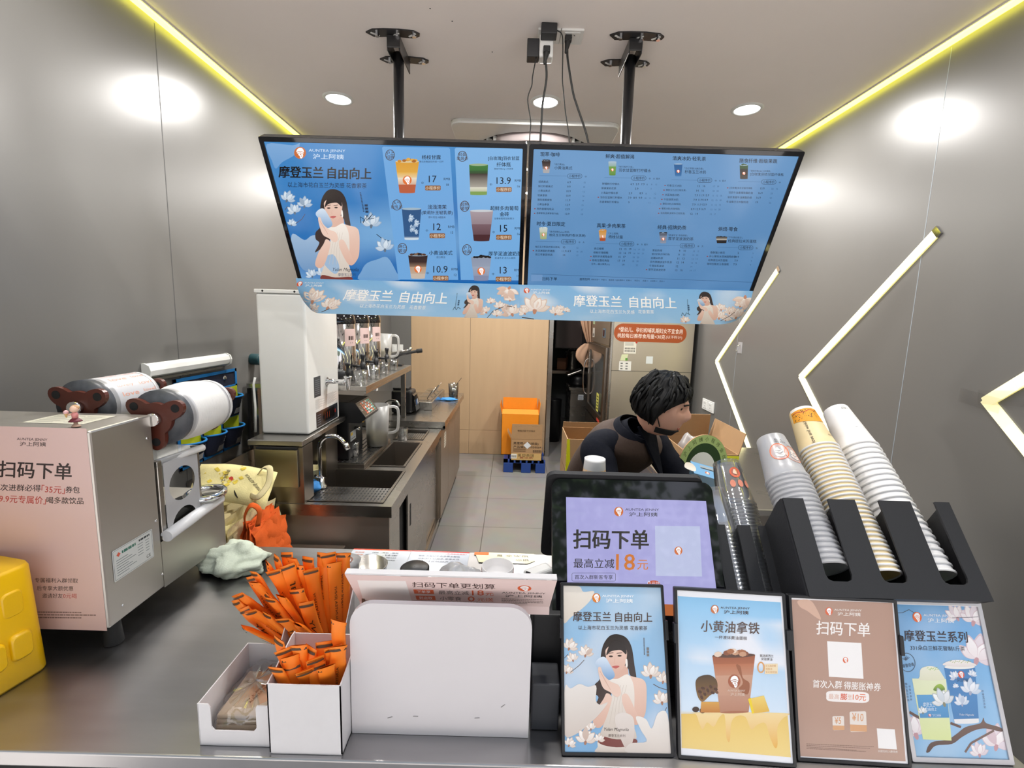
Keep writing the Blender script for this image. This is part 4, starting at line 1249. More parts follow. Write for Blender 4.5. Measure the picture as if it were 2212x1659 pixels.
# gooseneck tap
t = thing('tap', (-.885, 2.13, SZ), 'chrome gooseneck tap over the nearest sink basin', 'tap')
MB().lathe([(.028, 0), (.026, .006), (.016, .02), (.014, .05)], (-.885, 2.13, SZ), n=20, cap=(True, True)).build('base', M['chrome'], t)
arc = [(-.885, 2.13, SZ + .04), (-.888, 2.13, SZ + .12), (-.888, 2.13, SZ + .19)]
for k in range(9):
    a = math.pi - math.pi * .86 * k / 8
    arc.append((-.827 + .061 * math.cos(a), 2.13, SZ + .19 + .058 * math.sin(a)))
MB().tube(spl(arc, 3), .0095, 12).build('spout', M['chrome'], t)
MB().cyl((-.768, 2.13, SZ + .215), (-.755, 2.13, SZ + .185), .0125, n=14).build('aerator', M['chrome'], t)
MB().tube([(-.885, 2.115, SZ + .05), (-.885, 2.07, SZ + .075)], .006, 8).build('lever', M['chrome'], t)
t = thing('paper_cup', (-.935, 2.19, SZ), 'small cream paper tub beside the gooseneck tap', 'paper tub')
MB().lathe([(.001, .002), (.040, .002), (.046, .075), (.048, .078), (.045, .079), (.039, .006)], (-.945, 2.17, SZ), n=24).build('body', M['paper_cup_cream'], t)
def crumple(name, m, c, r, label, cat, seed=0, flat=.6, nz=.5, n=26, stretch=(1, 1)):
    q = MB()
    def f(u, v):
        th, ph = 2 * math.pi * u, math.pi * v
        d = V(math.sin(ph) * math.cos(th), math.sin(ph) * math.sin(th), -math.cos(ph))
        k = 1 + nz * noise.noise(d * 1.5 + V(seed, 0, 0)) + nz * .35 * abs(noise.noise(d * 3.2 + V(seed, 3, 0)))
        p = V(d.x * r * k * stretch[0], d.y * r * k * stretch[1], max(-.98, d.z) * r * k * flat)
        return V(*c) + V(p.x, p.y, max(.001, p.z + r * flat * .8))
    q.grid(f, n, n // 2 + 4)
    return tag(q.build(name, m, loc=c), label, cat)
crumple('cleaning_cloth', M['blue_cloth'], (-.905, 2.06, SZ), .04, 'crumpled blue cloth beside the near sink basin', 'cloth', 2, .8)
crumple('cleaning_cloth', M['card'], (-.93, 1.985, SZ), .032, 'white cloth in front of the blue one by the near sink', 'cloth', 5, .6)

# stainless box stand with the water heater on it
t = thing('heater_stand', (-.98, 2.15, SZ), 'stainless box stand under the white water heater', 'stand')
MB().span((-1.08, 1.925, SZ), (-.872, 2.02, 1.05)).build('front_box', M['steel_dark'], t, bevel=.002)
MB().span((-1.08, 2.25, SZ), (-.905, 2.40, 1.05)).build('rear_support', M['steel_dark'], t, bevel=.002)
d = MB().span((-1.072, 1.914, .875), (-.892, 1.925, 1.04)).build('door', mat('brushed_door', (.42, .39, .30), .3, 1.0, scale=5), t, bevel=.002)
MB().span((-1.06, 1.905, 1.043), (-.89, 1.918, 1.05)).build('pull', M['slot'], d)
MB().span((-1.10, 1.915, 1.055), (-.868, 2.42, 1.078)).build('top_shelf', M['steel'], t, bevel=.003)

HX0, HX1, HY0, HY1, HZ0, HZ1 = -1.093, -.885, 2.02, 2.385, 1.0785, 1.700
t = thing('water_heater', (-.99, 2.2, HZ0), 'tall white water heater with chrome tap and display, half hidden by the banner', 'water heater')
MB().span((HX0, HY0, HZ0), (HX1, HY1, HZ1 - .012)).build('body', M['white_enamel'], t, bevel=.010, seg=3)
MB().span((HX0 - .004, HY0 - .004, HZ1 - .012), (HX1 + .004, HY1, HZ1 + .004)).build('lid', M['white_enamel'], t, bevel=.003)
for x in (-1.06, -.925):
    MB().lathe([(.0001, .001), (.004, .0008), (.0045, 0)], (x, HY0 - .004, HZ1 - .003), (0, -1, 0), 12).build('screw', M['slot'], t)
art = Art(plane_place((HX1, HY0, HZ0), (0, 1, 0), (0, 0, 1)))
art.rect(.064, .153, .138, .246, '#3a3d40'); art.L = 2
for k in range(8): art.rect(.074, .165 + k * .009, .128, .168 + k * .009, '#70757a')
art.L = 1
for k in range(13):
    art.rect(.075, .140 - k * .0035, .12 + .03 * ((k * 7) % 3), .1408 - k * .0035, '#6a6a6a')
    art.rect(.20, .146 - k * .004, .29 + .02 * ((k * 5) % 3), .1472 - k * .004, '#6a6a6a')
MB().merge(art, 0).build('instruction_label', M['print'], t)
art = Art(plane_place((HX1 + .0005, HY0, HZ0), (0, 1, 0), (0, 0, 1)))
art.rect(.078, .010, .338, .084, '#2c2f36'); art.L = 2
art.rect(.155, .022, .30, .074, '#120f10'); art.L = 3
for k, x in enumerate((.175, .20, .225)): art.poly([(x, .034), (x + .004, .034), (x + .010, .062), (x + .006, .062)], '#8a3a1e')
art.rect(.30, .04, .312, .058, '#a02a20')
for k in range(5): art.rect(.09, .02 + .011 * k, .13, .0235 + .011 * k, '#60646c')
MB().merge(art, 0).build('control_panel', M['print_gloss'], t)
MB().lathe([(.020, 0), (.020, .004), (.012, .010), (.010, .075), (.013, .078), (.013, .092), (.010, .094)], (HX1, 2.235, 1.288), (1, 0, 0), 20, cap=(False, True)).build('tap_arm', M['chrome'], t)
MB().lathe([(.0185, .03), (.0185, .022), (.015, .018), (.010, -.035), (.007, -.036)], (HX1 + .10, 2.235, 1.285), n=20, cap=(True, True)).build('tap_spout', M['chrome'], t)
MB().lathe([(.006, 0), (.013, .008), (.013, .02), (.008, .026), (.008, .045), (.013, .056), (.011, .064)], (HX1 + .10, 2.235, 1.315), n=14, cap=(True, True)).build('tap_handle', M['rubber'], t)

# raised shelf with three tea urns
t = thing('raised_shelf', (-1.07, 2.95, SZ), 'long raised stainless shelf carrying the tea urns and measuring cups', 'shelf')
MB().span((XL + .02, 2.405, 1.215), (-.752, 3.48, 1.24)).span((-.764, 2.405, 1.20), (-.752, 3.48, 1.215)).build('board', M['steel'], t, bevel=.002)
for x, y in ((-.80, 3.44), (-1.34, 3.44), (-1.34, 2.44)):
    MB().span((x - .015, y - .015, SZ + .0005), (x + .015, y + .015, 1.215)).build('post', M['steel'], t)
MB().span((XL + .008, 2.43, SZ + .09), (XL + .02, 3.32, 1.21)).build('void_shade', M['slot'], t)  # black sheet standing in for the shade in the void under the shelf
MB().span((-.775, 2.60, 1.185), (-.755, 2.63, 1.212)).build('clip', M['white'], t)
for i, (y, lb) in enumerate(((2.66, 'stainless tea urn with black dome lid, nearest of the three beside the heater'), (2.92, 'middle one of the three stainless tea urns on the raised shelf'), (3.17, 'stainless tea urn furthest from the heater, beside the frosted jug'))):
    o = (-1.0, y, 1.2405)
    t = thing('tea_urn', o, lb, 'tea urn', 'three tea urns on the raised shelf')
    MB().lathe([(.001, 0), (.112, 0), (.114, .05), (.108, .055)], o, n=32, cap=(True, False)).build('base', M['black'], t)
    MB().lathe([(.108, .05), (.109, .055), (.109, .318), (.105, .32)], o, n=40).build('body', M['chrome'], t)
    MB().lathe([(.111, .315), (.112, .325), (.106, .355), (.085, .378), (.05, .388), (.001, .39)], o, n=32).build('lid', M['black_gloss'], t)
    art = Art(lambda u, v, h: V(o[0] + (.1095 + h) * math.cos(u), o[1] + (.1095 + h) * math.sin(u), o[2] + v))
    a0, a1 = -.75, .05
    pts = [(a0 + (a1 - a0) * k / 8, .19) for k in range(9)] + [(a1 - (a1 - a0) * k / 8, .285) for k in range(9)]
    art.field(a0, .19, a1, .285, lambda a, b_: lin('#dcc0bc'), 8, 2)
    art.L = 4
    for k in range(3): art.rect(a0 + .22 + k * .13, .224, a0 + .31 + k * .13, .246, '#3a2a28')
    art.rect(a0 + .3, .207, a1 - .3, .210, '#3a2a28')
    MB().merge(art, 0).build('label', M['print'], t)
    d = V(1, -.06, 0).normalized()
    p = V(*o) + V(0, 0, .075) + d * .105
    MB().cyl(p, p + d * .045, .008, n=12).lathe([(.009, -.028), (.0135, -.012), (.0165, .016), (.012, .02), (.008, .032), (.009, .042), (.0135, .06), (.0135, .068), (.008, .072)], p + d * .05, n=14, cap=(True, True)).build('tap', M['black'], t)
# frosted jugs
def jug(o, r, h, level, label, yaw):
    t = thing('measuring_jug', o, label, 'jug')
    MB().lathe([(.001, .004), (r * .84, .004), (r, h), (r - .004, h), (r * .84 - .004, .008), (.001, .008)], o, n=32).build('body', M['jug'], t)
    MB().lathe([(.001, .010), (r * .84 - .006, .010), (r * (.84 + .16 * level) - .006, h * level), (.001, h * level)], o, n=28).build('milk_tea', M['milk_tea'], t)
    d = V(math.cos(yaw), math.sin(yaw), 0)
    c = V(*o)
    pts = [c + d * (r - .004) + V(0, 0, h * .95), c + d * (r + .03) + V(0, 0, h * .96), c + d * (r + .052) + V(0, 0, h * .86), c + d * (r + .05) + V(0, 0, h * .45), c + d * (r + .03) + V(0, 0, h * .33), c + d * (r * .86) + V(0, 0, h * .30)]
    MB().tube(spl(pts, 4), .0085, 8).build('handle', M['jug'], t)
jug((-.80, 2.76, SZ + .031), .072, .245, .32, 'frosted jug of milk tea on the drip tray beside the syrup dispenser', .1)
jug((-.935, 3.375, 1.2405), .07, .23, .5, 'frosted jug with a big handle at the end of the tea urns', -.15)
t = thing('drip_tray', (-.83, 2.70, SZ), 'stainless drip tray under the syrup dispenser and the jug', 'drip tray')
MB().span((-.985, 2.40, SZ + .0005), (-.765, 2.93, SZ + .026)).build('tray', M['steel_dark'], t, bevel=.003)
g_ = grate(t, -.98, -.77, 2.405, 2.925, SZ + .0295, 8, 18)
# syrup dispenser
t = thing('syrup_dispenser', (-.93, 2.55, SZ + .03), 'black syrup dispenser with a slanted keypad behind the heater', 'dispenser')
MB().span((-1.03, 2.45, SZ + .031), (-.862, 2.68, 1.145)).build('body', M['black'], t, bevel=.006)
MB().prism([(-1.03, .0), (-.80, .0), (-.772, .022), (-.768, .03), (-.826, .108), (-1.03, .112)], (0, 2.68, 1.035), (1, 0, 0), (0, 0, 1), .235).build('head', M['black'], t, bevel=.003)
sl = (V(-.826, 0, 1.143) - V(-.768, 0, 1.065)).normalized()
art = Art(plane_place((-.768, 2.446, 1.065), (0, 1, 0), sl))
art.rrect(.006, .004, .228, .096, .006, '#16181c'); art.L = 2
art.outline(.010, .008, .224, .092, .004, .0012, '#b8bcc4')
art.circ(.028, .055, .011, .014, .0015, '#d8d8dc')
for r in range(5):
    for c in range(6):
        col_ = ('#d8705a', '#d0d8dc', '#58b8b0', '#d0d8dc', '#e08060', '#d0d8dc')[(c + r) % 6] if c < 5 else '#58a8a0'
        if c == 0: col_ = '#d8705a' if r != 1 else '#c82828'
        art.rect(.058 + c * .026, .015 + r * .0148, .079 + c * .026, .026 + r * .0148, col_)
MB().merge(art, 0).build('keypad', M['print_gloss'], t)
MB().lathe([(.0001, -.022), (.012, -.016), (.014, -.004), (.012, 0)], (-.825, 2.56, 1.034), n=16).build('nozzle', mat('brass', (.5, .33, .08), .25, 1.0), t)
MB().cyl((-.862, 2.55, .985), (-.835, 2.55, .98), .009, n=14).build('valve', M['chrome'], t)
art = Art(plane_place((-.8615, 2.46, .925), (0, 1, 0), (0, 0, 1)))
art.rect(.012, .0, .10, .052, '#b8bcc0'); art.L = 2; art.rect(.018, .03, .05, .046, '#d8b440'); art.rect(.02, .01, .09, .014, '#5a5e62')
MB().merge(art, 0).build('rating_plate', M['print'], t)
MB().span((-.945, 2.446, .855), (-.93, 2.45, .868)).build('power_light', M['red_led'], t)
# measuring cups and glasses
def beaker(o, label, group, r=.036, h=.075):
    t = thing('measuring_cup', o, label, 'measuring cup', group)
    n = 28
    rad = lambda i: 1 + (.05 if i % 2 else 0)
    lo = [[V(o[0] + r * k * rad(i) * math.cos(2 * math.pi * i / n), o[1] + r * k * rad(i) * math.sin(2 * math.pi * i / n), o[2] + z) for i in range(n)] for k, z in ((.02, .002), (.84, .002), (1.0, h), (.93, h), (.78, .006), (.02, .006))]
    MB().ring(lo, cap=(False, False)).build('body', M['clear'], t)
    q = MB()
    for k in range(6):
        q.box((o[0] + r * .62, o[1] - r * .62, o[2] + .018 + k * .009), (.012, .0008, .0012), ax=(V(.7, .7, 0), V(-.7, .7, 0), V(0, 0, 1)))
    q.build('scale_marks', M['slot'], t)
    return t
for x, y, lb in ((-.80, 2.47, 'ribbed clear measuring cup with tea dregs, nearest on the raised shelf'), (-.80, 2.70, 'ribbed clear measuring cup second along the shelf, in front of the nearest urn'), (-.80, 2.91, 'ribbed clear measuring cup third along the shelf, in front of the middle urn'), (-.80, 3.13, 'ribbed clear measuring cup furthest along the shelf, before the lever')):
    beaker((x, y, 1.2405), lb, 'measuring cups on the raised shelf')
beaker((-.865, 2.60 - .07, SZ + .031), 'clear glass at the foot of the syrup dispenser, before the milk tea jug', None, .03, .08)
beaker((-.70, 2.98, SZ), 'clear plastic cup standing past the milk tea jug', None, .034, .085)
t = thing('strainer_press', (-.86, 3.43, 1.24), 'black-handled lever press at the far end of the raised shelf', 'press')
MB().span((-.90, 3.395, 1.2405), (-.80, 3.46, 1.252)).build('base', M['black'], t, bevel=.002)
MB().tube(spl([(-.85, 3.43, 1.25), (-.855, 3.43, 1.29), (-.82, 3.43, 1.32), (-.76, 3.43, 1.335), (-.69, 3.43, 1.35)], 5), .011, 10).build('arm', M['black'], t)
MB().cyl((-.70, 3.43, 1.349), (-.66, 3.43, 1.356), .016, n=12).build('grip', M['rubber'], t, bevel=.003)
MB().tube([(-.93, 3.44, 1.325), (-.76, 3.44, 1.355)], .005, 8).build('link_rod', M['chrome'], t)
MB().cyl((-.76, 3.44, 1.345), (-.74, 3.44, 1.375), .011, n=12).build('knob', M['chrome'], t)

# low cabinet between the counters with folded carrier bags
t = thing('low_cabinet', (-1.0, 1.75, 0), 'low stainless cabinet behind the counter under the carrier bags', 'cabinet')
MB().span((XL + .006, 1.575, .06), (-.70, 1.905, .60)).build('carcass', M['steel_dark'], t, bevel=.002)
MB().span((XL + .006, 1.572, .60), (-.695, 1.908, .625)).build('top', M['steel'], t, bevel=.002)
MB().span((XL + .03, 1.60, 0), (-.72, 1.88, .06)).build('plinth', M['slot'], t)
def folded_bag(name, m, c, ax, w, h, th, label, group, wav=0.0, seed=0):
    """one flat-folded carrier bag with a soft top edge and a handle loop"""
    x, y, z = ax
    t = thing(name, c, label, 'carrier bag', group)
    def side(s):
        def f(u, v):
            k = 1 - (2 * v - 1) ** 4
            wv = wav * noise.noise(V(u * 3 + seed, v * 3, seed * .7))
            return V(*c) + x * ((u - .5) * w * (1 + .04 * math.sin(v * 9 + seed))) + y * (v * h + .012 * math.sin(u * 5 + seed)) + z * (s * th * .5 * k * (1 - (2 * u - 1) ** 4) + wv)
        return f
    q = MB().grid(side(1), 8, 8).grid(side(-1), 8, 8, flip=True)
    q.build('bag_body', m, t)
    return t
r2 = random.Random(3)
# standing fan of cream bags, seen edge-on
for i in range(20):
    a = -.55 + 1.0 * i / 19
    cx = -1.165 + .18 * i / 19
    z = V(math.cos(a * .5), -.15, .12 * math.sin(i)).normalized()
    x = V(.10, 1, .05 * math.sin(i * 2)).normalized()
    y = z.cross(x).normalized() * 1
    if y.z < 0: y = -y
    x = y.cross(z)
    folded_bag('folded_bag', M['tote'] if i % 4 else M['tote_pale'], (cx, 1.735 + r2.uniform(-.012, .012), .627), (x, y, z), .26, .235 + r2.uniform(-.02, .03) - .05 * abs(i - 8) / 12, .011, 'folded cream carrier bag in the row behind the counter', 'folded cream carrier bags', .02, i)
for i in range(11):
    a = .05 + .6 * i / 10
    z = V(math.cos(a), -.2, .25 * math.sin(a)).normalized()
    x = V(.15, 1, 0).normalized()
    y = z.cross(x).normalized()
    if y.z < 0: y = -y
    x = y.cross(z)
    t2 = folded_bag('folded_bag', M['tote_orange'], (-.955 + .066 * i / 10, 1.71 + r2.uniform(-.01, .01), .627), (x, y, z), .17, .195 + .012 * math.sin(i * 1.2) + .015 * (i < 4), .010, 'folded orange carrier bag beside the cream bags', 'folded orange carrier bags', .03, i + 40)
    if i == 3:
        b0 = V(-.945, 1.63, .84)
        MB().tube(spl([b0 + V(-.01, 0, -.02), b0 + V(-.015, 0, .03), b0 + V(.01, 0, .075), b0 + V(.035, .01, .05), b0 + V(.025, .01, -.01)], 5), .010, 8, flat=.25).build('handle', M['tote_orange'], t2)
# open printed bag lying on top
t = thing('carrier_bag', (-1.06, 1.74, .86), 'pale yellow printed carrier bag lying on top of the cream bags', 'carrier bag')
o = V(-1.205, 1.67, .905)
ux, uy = V(.30, .02, -.03).normalized(), V(-.02, .12, .14).normalized()
uy = (uy - ux * uy.dot(ux)).normalized()
nn = ux.cross(uy)
def bagf(s):
    def f(u, v):
        k = (1 - (2 * u - 1) ** 6) * (1 - (2 * v - 1) ** 6)
        return o + ux * (.29 * u) + uy * (.15 * v + .012 * math.sin(u * 3.4)) + nn * (s * .026 * k + .004 * noise.noise(V(u * 5, v * 5, 1)))
    return f
MB().grid(bagf(1), 14, 10).grid(bagf(-1), 14, 10, flip=True).build('bag_body', M['tote_pale'], t)
f1 = bagf(1)
art = Art(lambda u, v, h: f1(u, v) + nn * (h + .0012))
for k in range(26):
    u, v = r2.uniform(.12, .62), r2.uniform(.25, .95)
    s_ = r2.uniform(.012, .035)
    art.poly([(u, v - s_ * 1.6), (u + s_, v), (u, v + s_ * 1.6), (u - s_, v)], '#e6cc4a')
art.L = 2
art.text('沪上阿姨', .40, .32, .42, .78, .05, '#4a3a1e'); art.ell(.49, .55, .028, .055, '#d8483a')
art.text('AUNTEA JENNY', .66, .72, .90, .40, .07, '#3a3020')
art.smooth([(.58, .28), (.62, .2), (.66, .1), (.61, .16)], '#2a2620')
MB().merge(art, 0).build('printing', M['print_matt'], t)
for s_, dv in ((1, 0),):
    pts = [f1(.80, .80), f1(.86, .95) + nn * .03, f1(.97, .92) + nn * .055, f1(1.0, .55) + nn * .05, f1(.93, .20) + nn * .03, f1(.80, .22)]
    MB().tube(spl(pts, 6), .011, 8, flat=.2).build('handle', M['tote'], t)
# ---------------------------------------------------------------- back-left worktop
t = thing('prep_counter', (-.93, 3.9, 0), 'rear stainless prep counter between the sinks and the wood wall', 'prep counter')
MB().span((XL + .006, 3.335, .82), (-.476, 4.62, .85)).span((-.49, 3.335, .80), (-.476, 4.62, .82)).span((XL + .006, 3.335, .79), (-.476, 3.347, .82)).build('worktop', M['steel'], t)
MB().span((XL + .01, 3.36, .08), (-.52, 4.60, .815)).build('carcass', mat('bronze_laminate', (.30, .235, .18), .35, .4), t, bevel=.002)
for k in range(3):
    d = MB().span((-.52, 3.37 + .41 * k, .10), (-.508, 3.37 + .41 * k + .40, .79)).build('door', mat('bronze_laminate', (.30, .235, .18), .35, .4) if k == 0 else bpy.data.materials['bronze_laminate'], t, bevel=.002)
    if k == 0:
        art = Art(plane_place((-.5078, 3.50, .60), (0, 1, 0), (0, 0, 1)))
        art.rect(.02, 0, .12, .12, '#d8d2c4'); art.L = 2
        for j in range(5): art.rect(.03, .015 + j * .02, .10, .022 + j * .02, '#8a7a68')
        MB().merge(art, 0).build('notice', M['print'], d)
MB().span((XL + .03, 3.38, 0), (-.54, 4.58, .08)).build('plinth', M['slot'], t)
t = thing('blender_base', (-.84, 3.66, .85), 'black blender base standing on the rear counter', 'blender')
MB().span((-.93, 3.58, .851), (-.765, 3.74, 1.03)).build('body', M['black'], t, bevel=.02, seg=3)
MB().span((-.92, 3.60, 1.03), (-.80, 3.72, 1.05)).build('jar_seat', M['rubber'], t, bevel=.006)
MB().prism([(0, 0), (.03, 0), (.012, .12), (0, .13)], (-.766, 3.73, .87), (1, 0, 0), (0, 0, 1), .14).build('control_face', M['black_gloss'], t, bevel=.002)
art = Art(lambda u, v, h: V(-.7355 - v * .15 + h, 3.60 + u, .885 + v))
art.rect(.02, .03, .05, .07, '#3a5a8a'); art.rect(.07, .03, .09, .07, '#c8ccd4')
MB().merge(art, 0).build('display', M['print'], t)
t = thing('topping_tray', (-.72, 4.08, .85), 'stainless topping tray with clear lids on the rear counter', 'topping tray')
MB().span((-.80, 3.74, .851), (-.64, 4.44, .915)).build('frame', M['steel'], t, bevel=.002)
for k in range(4):
    y = 3.79 + k * .16
    MB().span((-.785, y, .9155), (-.655, y + .145, .925)).build('lid', M['clear'], t, bevel=.004)
    p = (-.70, y + .07, .925)
    MB().tube([p, (-.66, y + .09, .99)], .003, 6).build('ladle_handle', M['chrome'] if k % 2 else M['slot'], t)
t = thing('drink_tub', (-.545, 4.36, .85), 'dark drink in a clear tub at the end of the rear counter', 'tub')
MB().lathe([(.001, .001), (.040, .001), (.046, .10), (.001, .10)], (-.545, 4.36, .85), n=20).build('drink', mat('dark_tea', (.012, .007, .005), .15), t)
MB().lathe([(.042, .0), (.0505, .135), (.049, .135), (.0405, .0)], (-.545, 4.36, .851), n=24).build('tub', M['clear'], t)
MB().tube([(-.53, 4.36, .96), (-.47, 4.34, 1.04)], .002, 6).build('straw', M['slot'], t)
crumple('cleaning_cloth', M['blue_cloth'], (-.58, 4.22, .85), .055, 'bright blue cloth on the rear counter in front of the dark drink', 'cloth', 8, .22, .5, stretch=(1.3, .8))
t = thing('rear_tap', (-.88, 3.36, .85), 'small chrome tap at the step between the sinks and rear counter', 'tap')
MB().tube(spl([(-.90, 3.30, .80), (-.90, 3.30, .96), (-.87, 3.30, 1.0), (-.82, 3.30, 1.0), (-.795, 3.30, .965)], 5), .009, 10).build('spout', M['chrome'], t)
MB().lathe([(.02, 0), (.02, .02), (.012, .03)], (-.90, 3.30, SZ), n=16, cap=(True, True)).build('base', M['chrome'], t)
for i, x in enumerate((-1.37, -1.30)):
    t = thing('switch_plate', (x + .02, YB, 1.21), ('white switch plate nearer the left wall, in the back corner', 'white switch plate nearer the wood panel, in the back corner')[i], 'switch')
    MB().span((x - .012, YB - .009, 1.18), (x + .045, YB - .001, 1.265)).build('plate', M['white'], t, bevel=.002)
    MB().span((x + .003, YB - .012, 1.20), (x + .03, YB - .009, 1.245)).build('rocker', M['white'], t, bevel=.001)
# ---------------------------------------------------------------- cartons and pallet by the wood wall
t = thing('plastic_pallet', (.15, 4.9, 0), 'small blue plastic pallet under the cartons', 'pallet')
q = MB()
for y in (4.76, 5.03, 5.29):
    q.span((-.066, y, .105), (.37, y + .06, .13))
for k in range(7):
    q.span((-.066 + k * .0625, 4.76, .108), (-.066 + k * .0625 + .045, 5.35, .13))
q.build('deck', M['blue_pallet'], t)
for x in (-.066, .12, .27):
    for y in (4.76, 5.25):
        MB().span((x, y, .0), (x + .10, y + .10, .105)).build('foot', M['blue_pallet'], t, bevel=.004)
def carton(name, x0, x1, y0, y1, z0, z1, m, label, group=None, flaps=(), tape=None, art=None):
    t = thing(name, ((x0 + x1) / 2, (y0 + y1) / 2, z0), label, 'carton', group)
    e = .004
    q = MB()
    q.span((x0, y0, z0), (x1, y1, z0 + e))
    q.span((x0, y0, z0), (x0 + e, y1, z1)).span((x1 - e, y0, z0), (x1, y1, z1)).span((x0, y0, z0), (x1, y0 + e, z1)).span((x0, y1 - e, z0), (x1, y1, z1))
    q.build('box', m, t)
    for f in flaps:
        s, L, a = f
        ca, sa = math.cos(a), math.sin(a)
        if s == 'f': o_, u_, v_, w_ = V(x0, y0, z1), V(1, 0, 0), V(0, -sa, ca), x1 - x0
        if s == 'b': o_, u_, v_, w_ = V(x0, y1, z1), V(1, 0, 0), V(0, sa, ca), x1 - x0
        if s == 'l': o_, u_, v_, w_ = V(x0, y0, z1), V(0, 1, 0), V(-sa, 0, ca), y1 - y0
        if s == 'r': o_, u_, v_, w_ = V(x1, y0, z1), V(0, 1, 0), V(sa, 0, ca), y1 - y0
        n_ = u_.cross(v_)
        MB().prism([(.003, 0), (w_ - .003, 0), (w_ - .006, L), (.006, L)], o_ - n_ * .0015, u_, v_, .003).build('flap', m, t)
    if art:
        MB().merge(art, 0).build('printing', M['print_matt'], t)
    return t
carton('carton', -.10, .30, 4.97, 5.33, .131, .58, M['carton_orange'], 'tall orange carton at the back of the pallet', None, (('f', .07, -.9), ('b', .12, .05), ('r', .12, .1), ('l', .1, .2)))
a = Art(plane_place((.0, 4.7695, .131), (1, 0, 0), (0, 0, 1)))
a.text('蒸塑茶馆', .08, .055, .25, .055, -.034, '#3a2a18'); a.rect(.01, .02, .07, .07, '#e8e4da'); a.L = 2
for k in range(9): a.rect(.014 + k * .006, .03, .017 + k * .006, .055, '#2a2a2a')
a.text('黄油茶', .1, .03, .24, .03, -.02, '#8a3020')
carton('carton', .01, .33, 4.77, 4.96, .131, .205, mat('tan_carton', '#c8a468', .7), 'flat tan carton with a white label, lowest at the front of the pallet', None, (), None, a)
a = Art(plane_place((.012, 4.7745, .206), (1, 0, 0), (0, 0, 1)))
a.text('蒸蛋椰小圆(袋装)', .02, .105, .28, .105, -.032, '#2a1c10', .01); a.text('产品编码:11050064', .02, .07, .31, .07, -.028, '#2a1c10', .01)
for k in range(4): a.rect(.02, .018 + k * .01, .15, .022 + k * .01, '#5a4028')
for k in range(10): a.rect(.225 + k * .009, .012, .230 + k * .009, .04, '#2a1c10')
a.L = 2; a.poly([(.165, .05), (.205, .085), (.165, .125), (.125, .088)], '#d8dadc')
carton('carton', .008, .332, 4.775, 4.955, .2055, .36, M['carton'], 'open brown carton with a diamond sticker standing on the tan carton', None, (('f', .16, .04), ('b', .10, .1), ('l', .08, .5)), None, a)
a = Art(plane_place((.012, 4.768, .365), (1, 0, 0), (0, 0, 1)))
a.text('AUNTEA', .10, .138, .03, .138, .012, '#2a1c10'); a.text('AUNTEA', .28, .138, .20, .138, .012, '#2a1c10'); a.text('非即时干燥包装袋', .24, .085, .06, .085, .018, '#3a2818')
MB().merge(a, 0).build('printing', M['print_matt'], bpy.data.objects['carton.002'])
# ---------------------------------------------------------------- store room beyond the doorway
t = thing('store_cabinet', (.86, 6.2, 0), 'small stainless cabinet on legs beyond the doorway', 'cabinet')
MB().span((.755, 6.0, .215), (1.02, 6.5, .70)).build('carcass', M['steel'], t, bevel=.003)
MB().span((.735, 5.98, .70), (1.03, 6.52, .735)).build('top', M['steel'], t, bevel=.003)
for x, y in ((.80, 6.03), (.98, 6.03), (.80, 6.46), (.98, 6.46)):
    MB().cyl((x, y, 0), (x, y, .215), .018, n=10).build('leg', M['steel'], t)
art = Art(plane_place((.755, 5.9995, .215), (1, 0, 0), (0, 0, 1)))
art.rect(.10, .36, .17, .43, '#c8ccd0'); art.L = 2
for k in range(4): art.rect(.107, .37 + k * .013, .16, .375 + k * .013, '#6a7078')
MB().merge(art, 0).build('label', M['print'], t)
t = thing('rice_cooker', (.85, 6.2, .735), 'black cooker with open lid on the store-room cabinet', 'cooker')
MB().lathe([(.001, 0), (.10, 0), (.125, .04), (.125, .12), (.10, .15), (.001, .16)], (.88, 6.2, .7355), n=24).build('body', M['black'], t)
MB().box((.80, 6.12, .92), (.20, .22, .03), ax=(V(.9, 0, .35).normalized(), V(0, 1, 0), V(-.35, 0, .9).normalized())).build('lid', M['steel'], t, bevel=.01)
t = thing('store_shelf', (.80, 6.8, 0), 'dark shelf at the back of the store room', 'shelf')
MB().span((.45, 6.6, .84), (1.4, 7.1, .88)).build('board', M['steel_dark'], t)
for x in (.47, 1.38):
    MB().span((x - .02, 6.62, 0), (x + .02, 6.66, .84)).span((x - .02, 7.04, 0), (x + .02, 7.08, .84)).build('upright', M['steel_dark'], t)
t = thing('stock_pot', (.86, 6.8, .88), 'tall steel stock pot on the store-room shelf', 'pot')
MB().lathe([(.001, 0), (.095, 0), (.10, .01), (.10, .26), (.106, .265), (.10, .27), (.001, .262)], (.86, 6.8, .8805), n=28).build('pot', M['steel'], t)
MB().tube([(.78, 6.72, 1.15), (.83, 6.74, 1.22), (.88, 6.74, 1.15)], .005, 6).build('handle', M['chrome'], t)
crumple('plastic_bag', M['bag_grey'], (.88, 6.8, 1.151), .06, 'thin clear bag on top of the stock pot', 'bag', 4, .7)
t = thing('hood_cabinet', (.76, 6.3, 1.2), 'dark brown wall cabinet high in the store room', 'cabinet')
MB().span((.55, 6.2, 1.22), (1.25, 7.59, 1.66)).build('carcass', mat('dark_cabinet', (.02, .016, .015), .4), t, bevel=.004)
MB().span((.56, 6.19, 1.23), (.90, 6.2, 1.65)).build('door', mat('brown_door', (.06, .04, .035), .4), t, bevel=.003)
t = thing('chopping_board', (.72, 6.55, .88), 'orange-brown wooden board beside the stock pot', 'board')
MB().box((.72, 6.78, .965), (.16, .02, .165), ax=(V(1, 0, 0), V(0, 1, .0), V(0, 0, 1))).build('board', mat('red_wood', (.25, .09, .03), .5), t, bevel=.003)
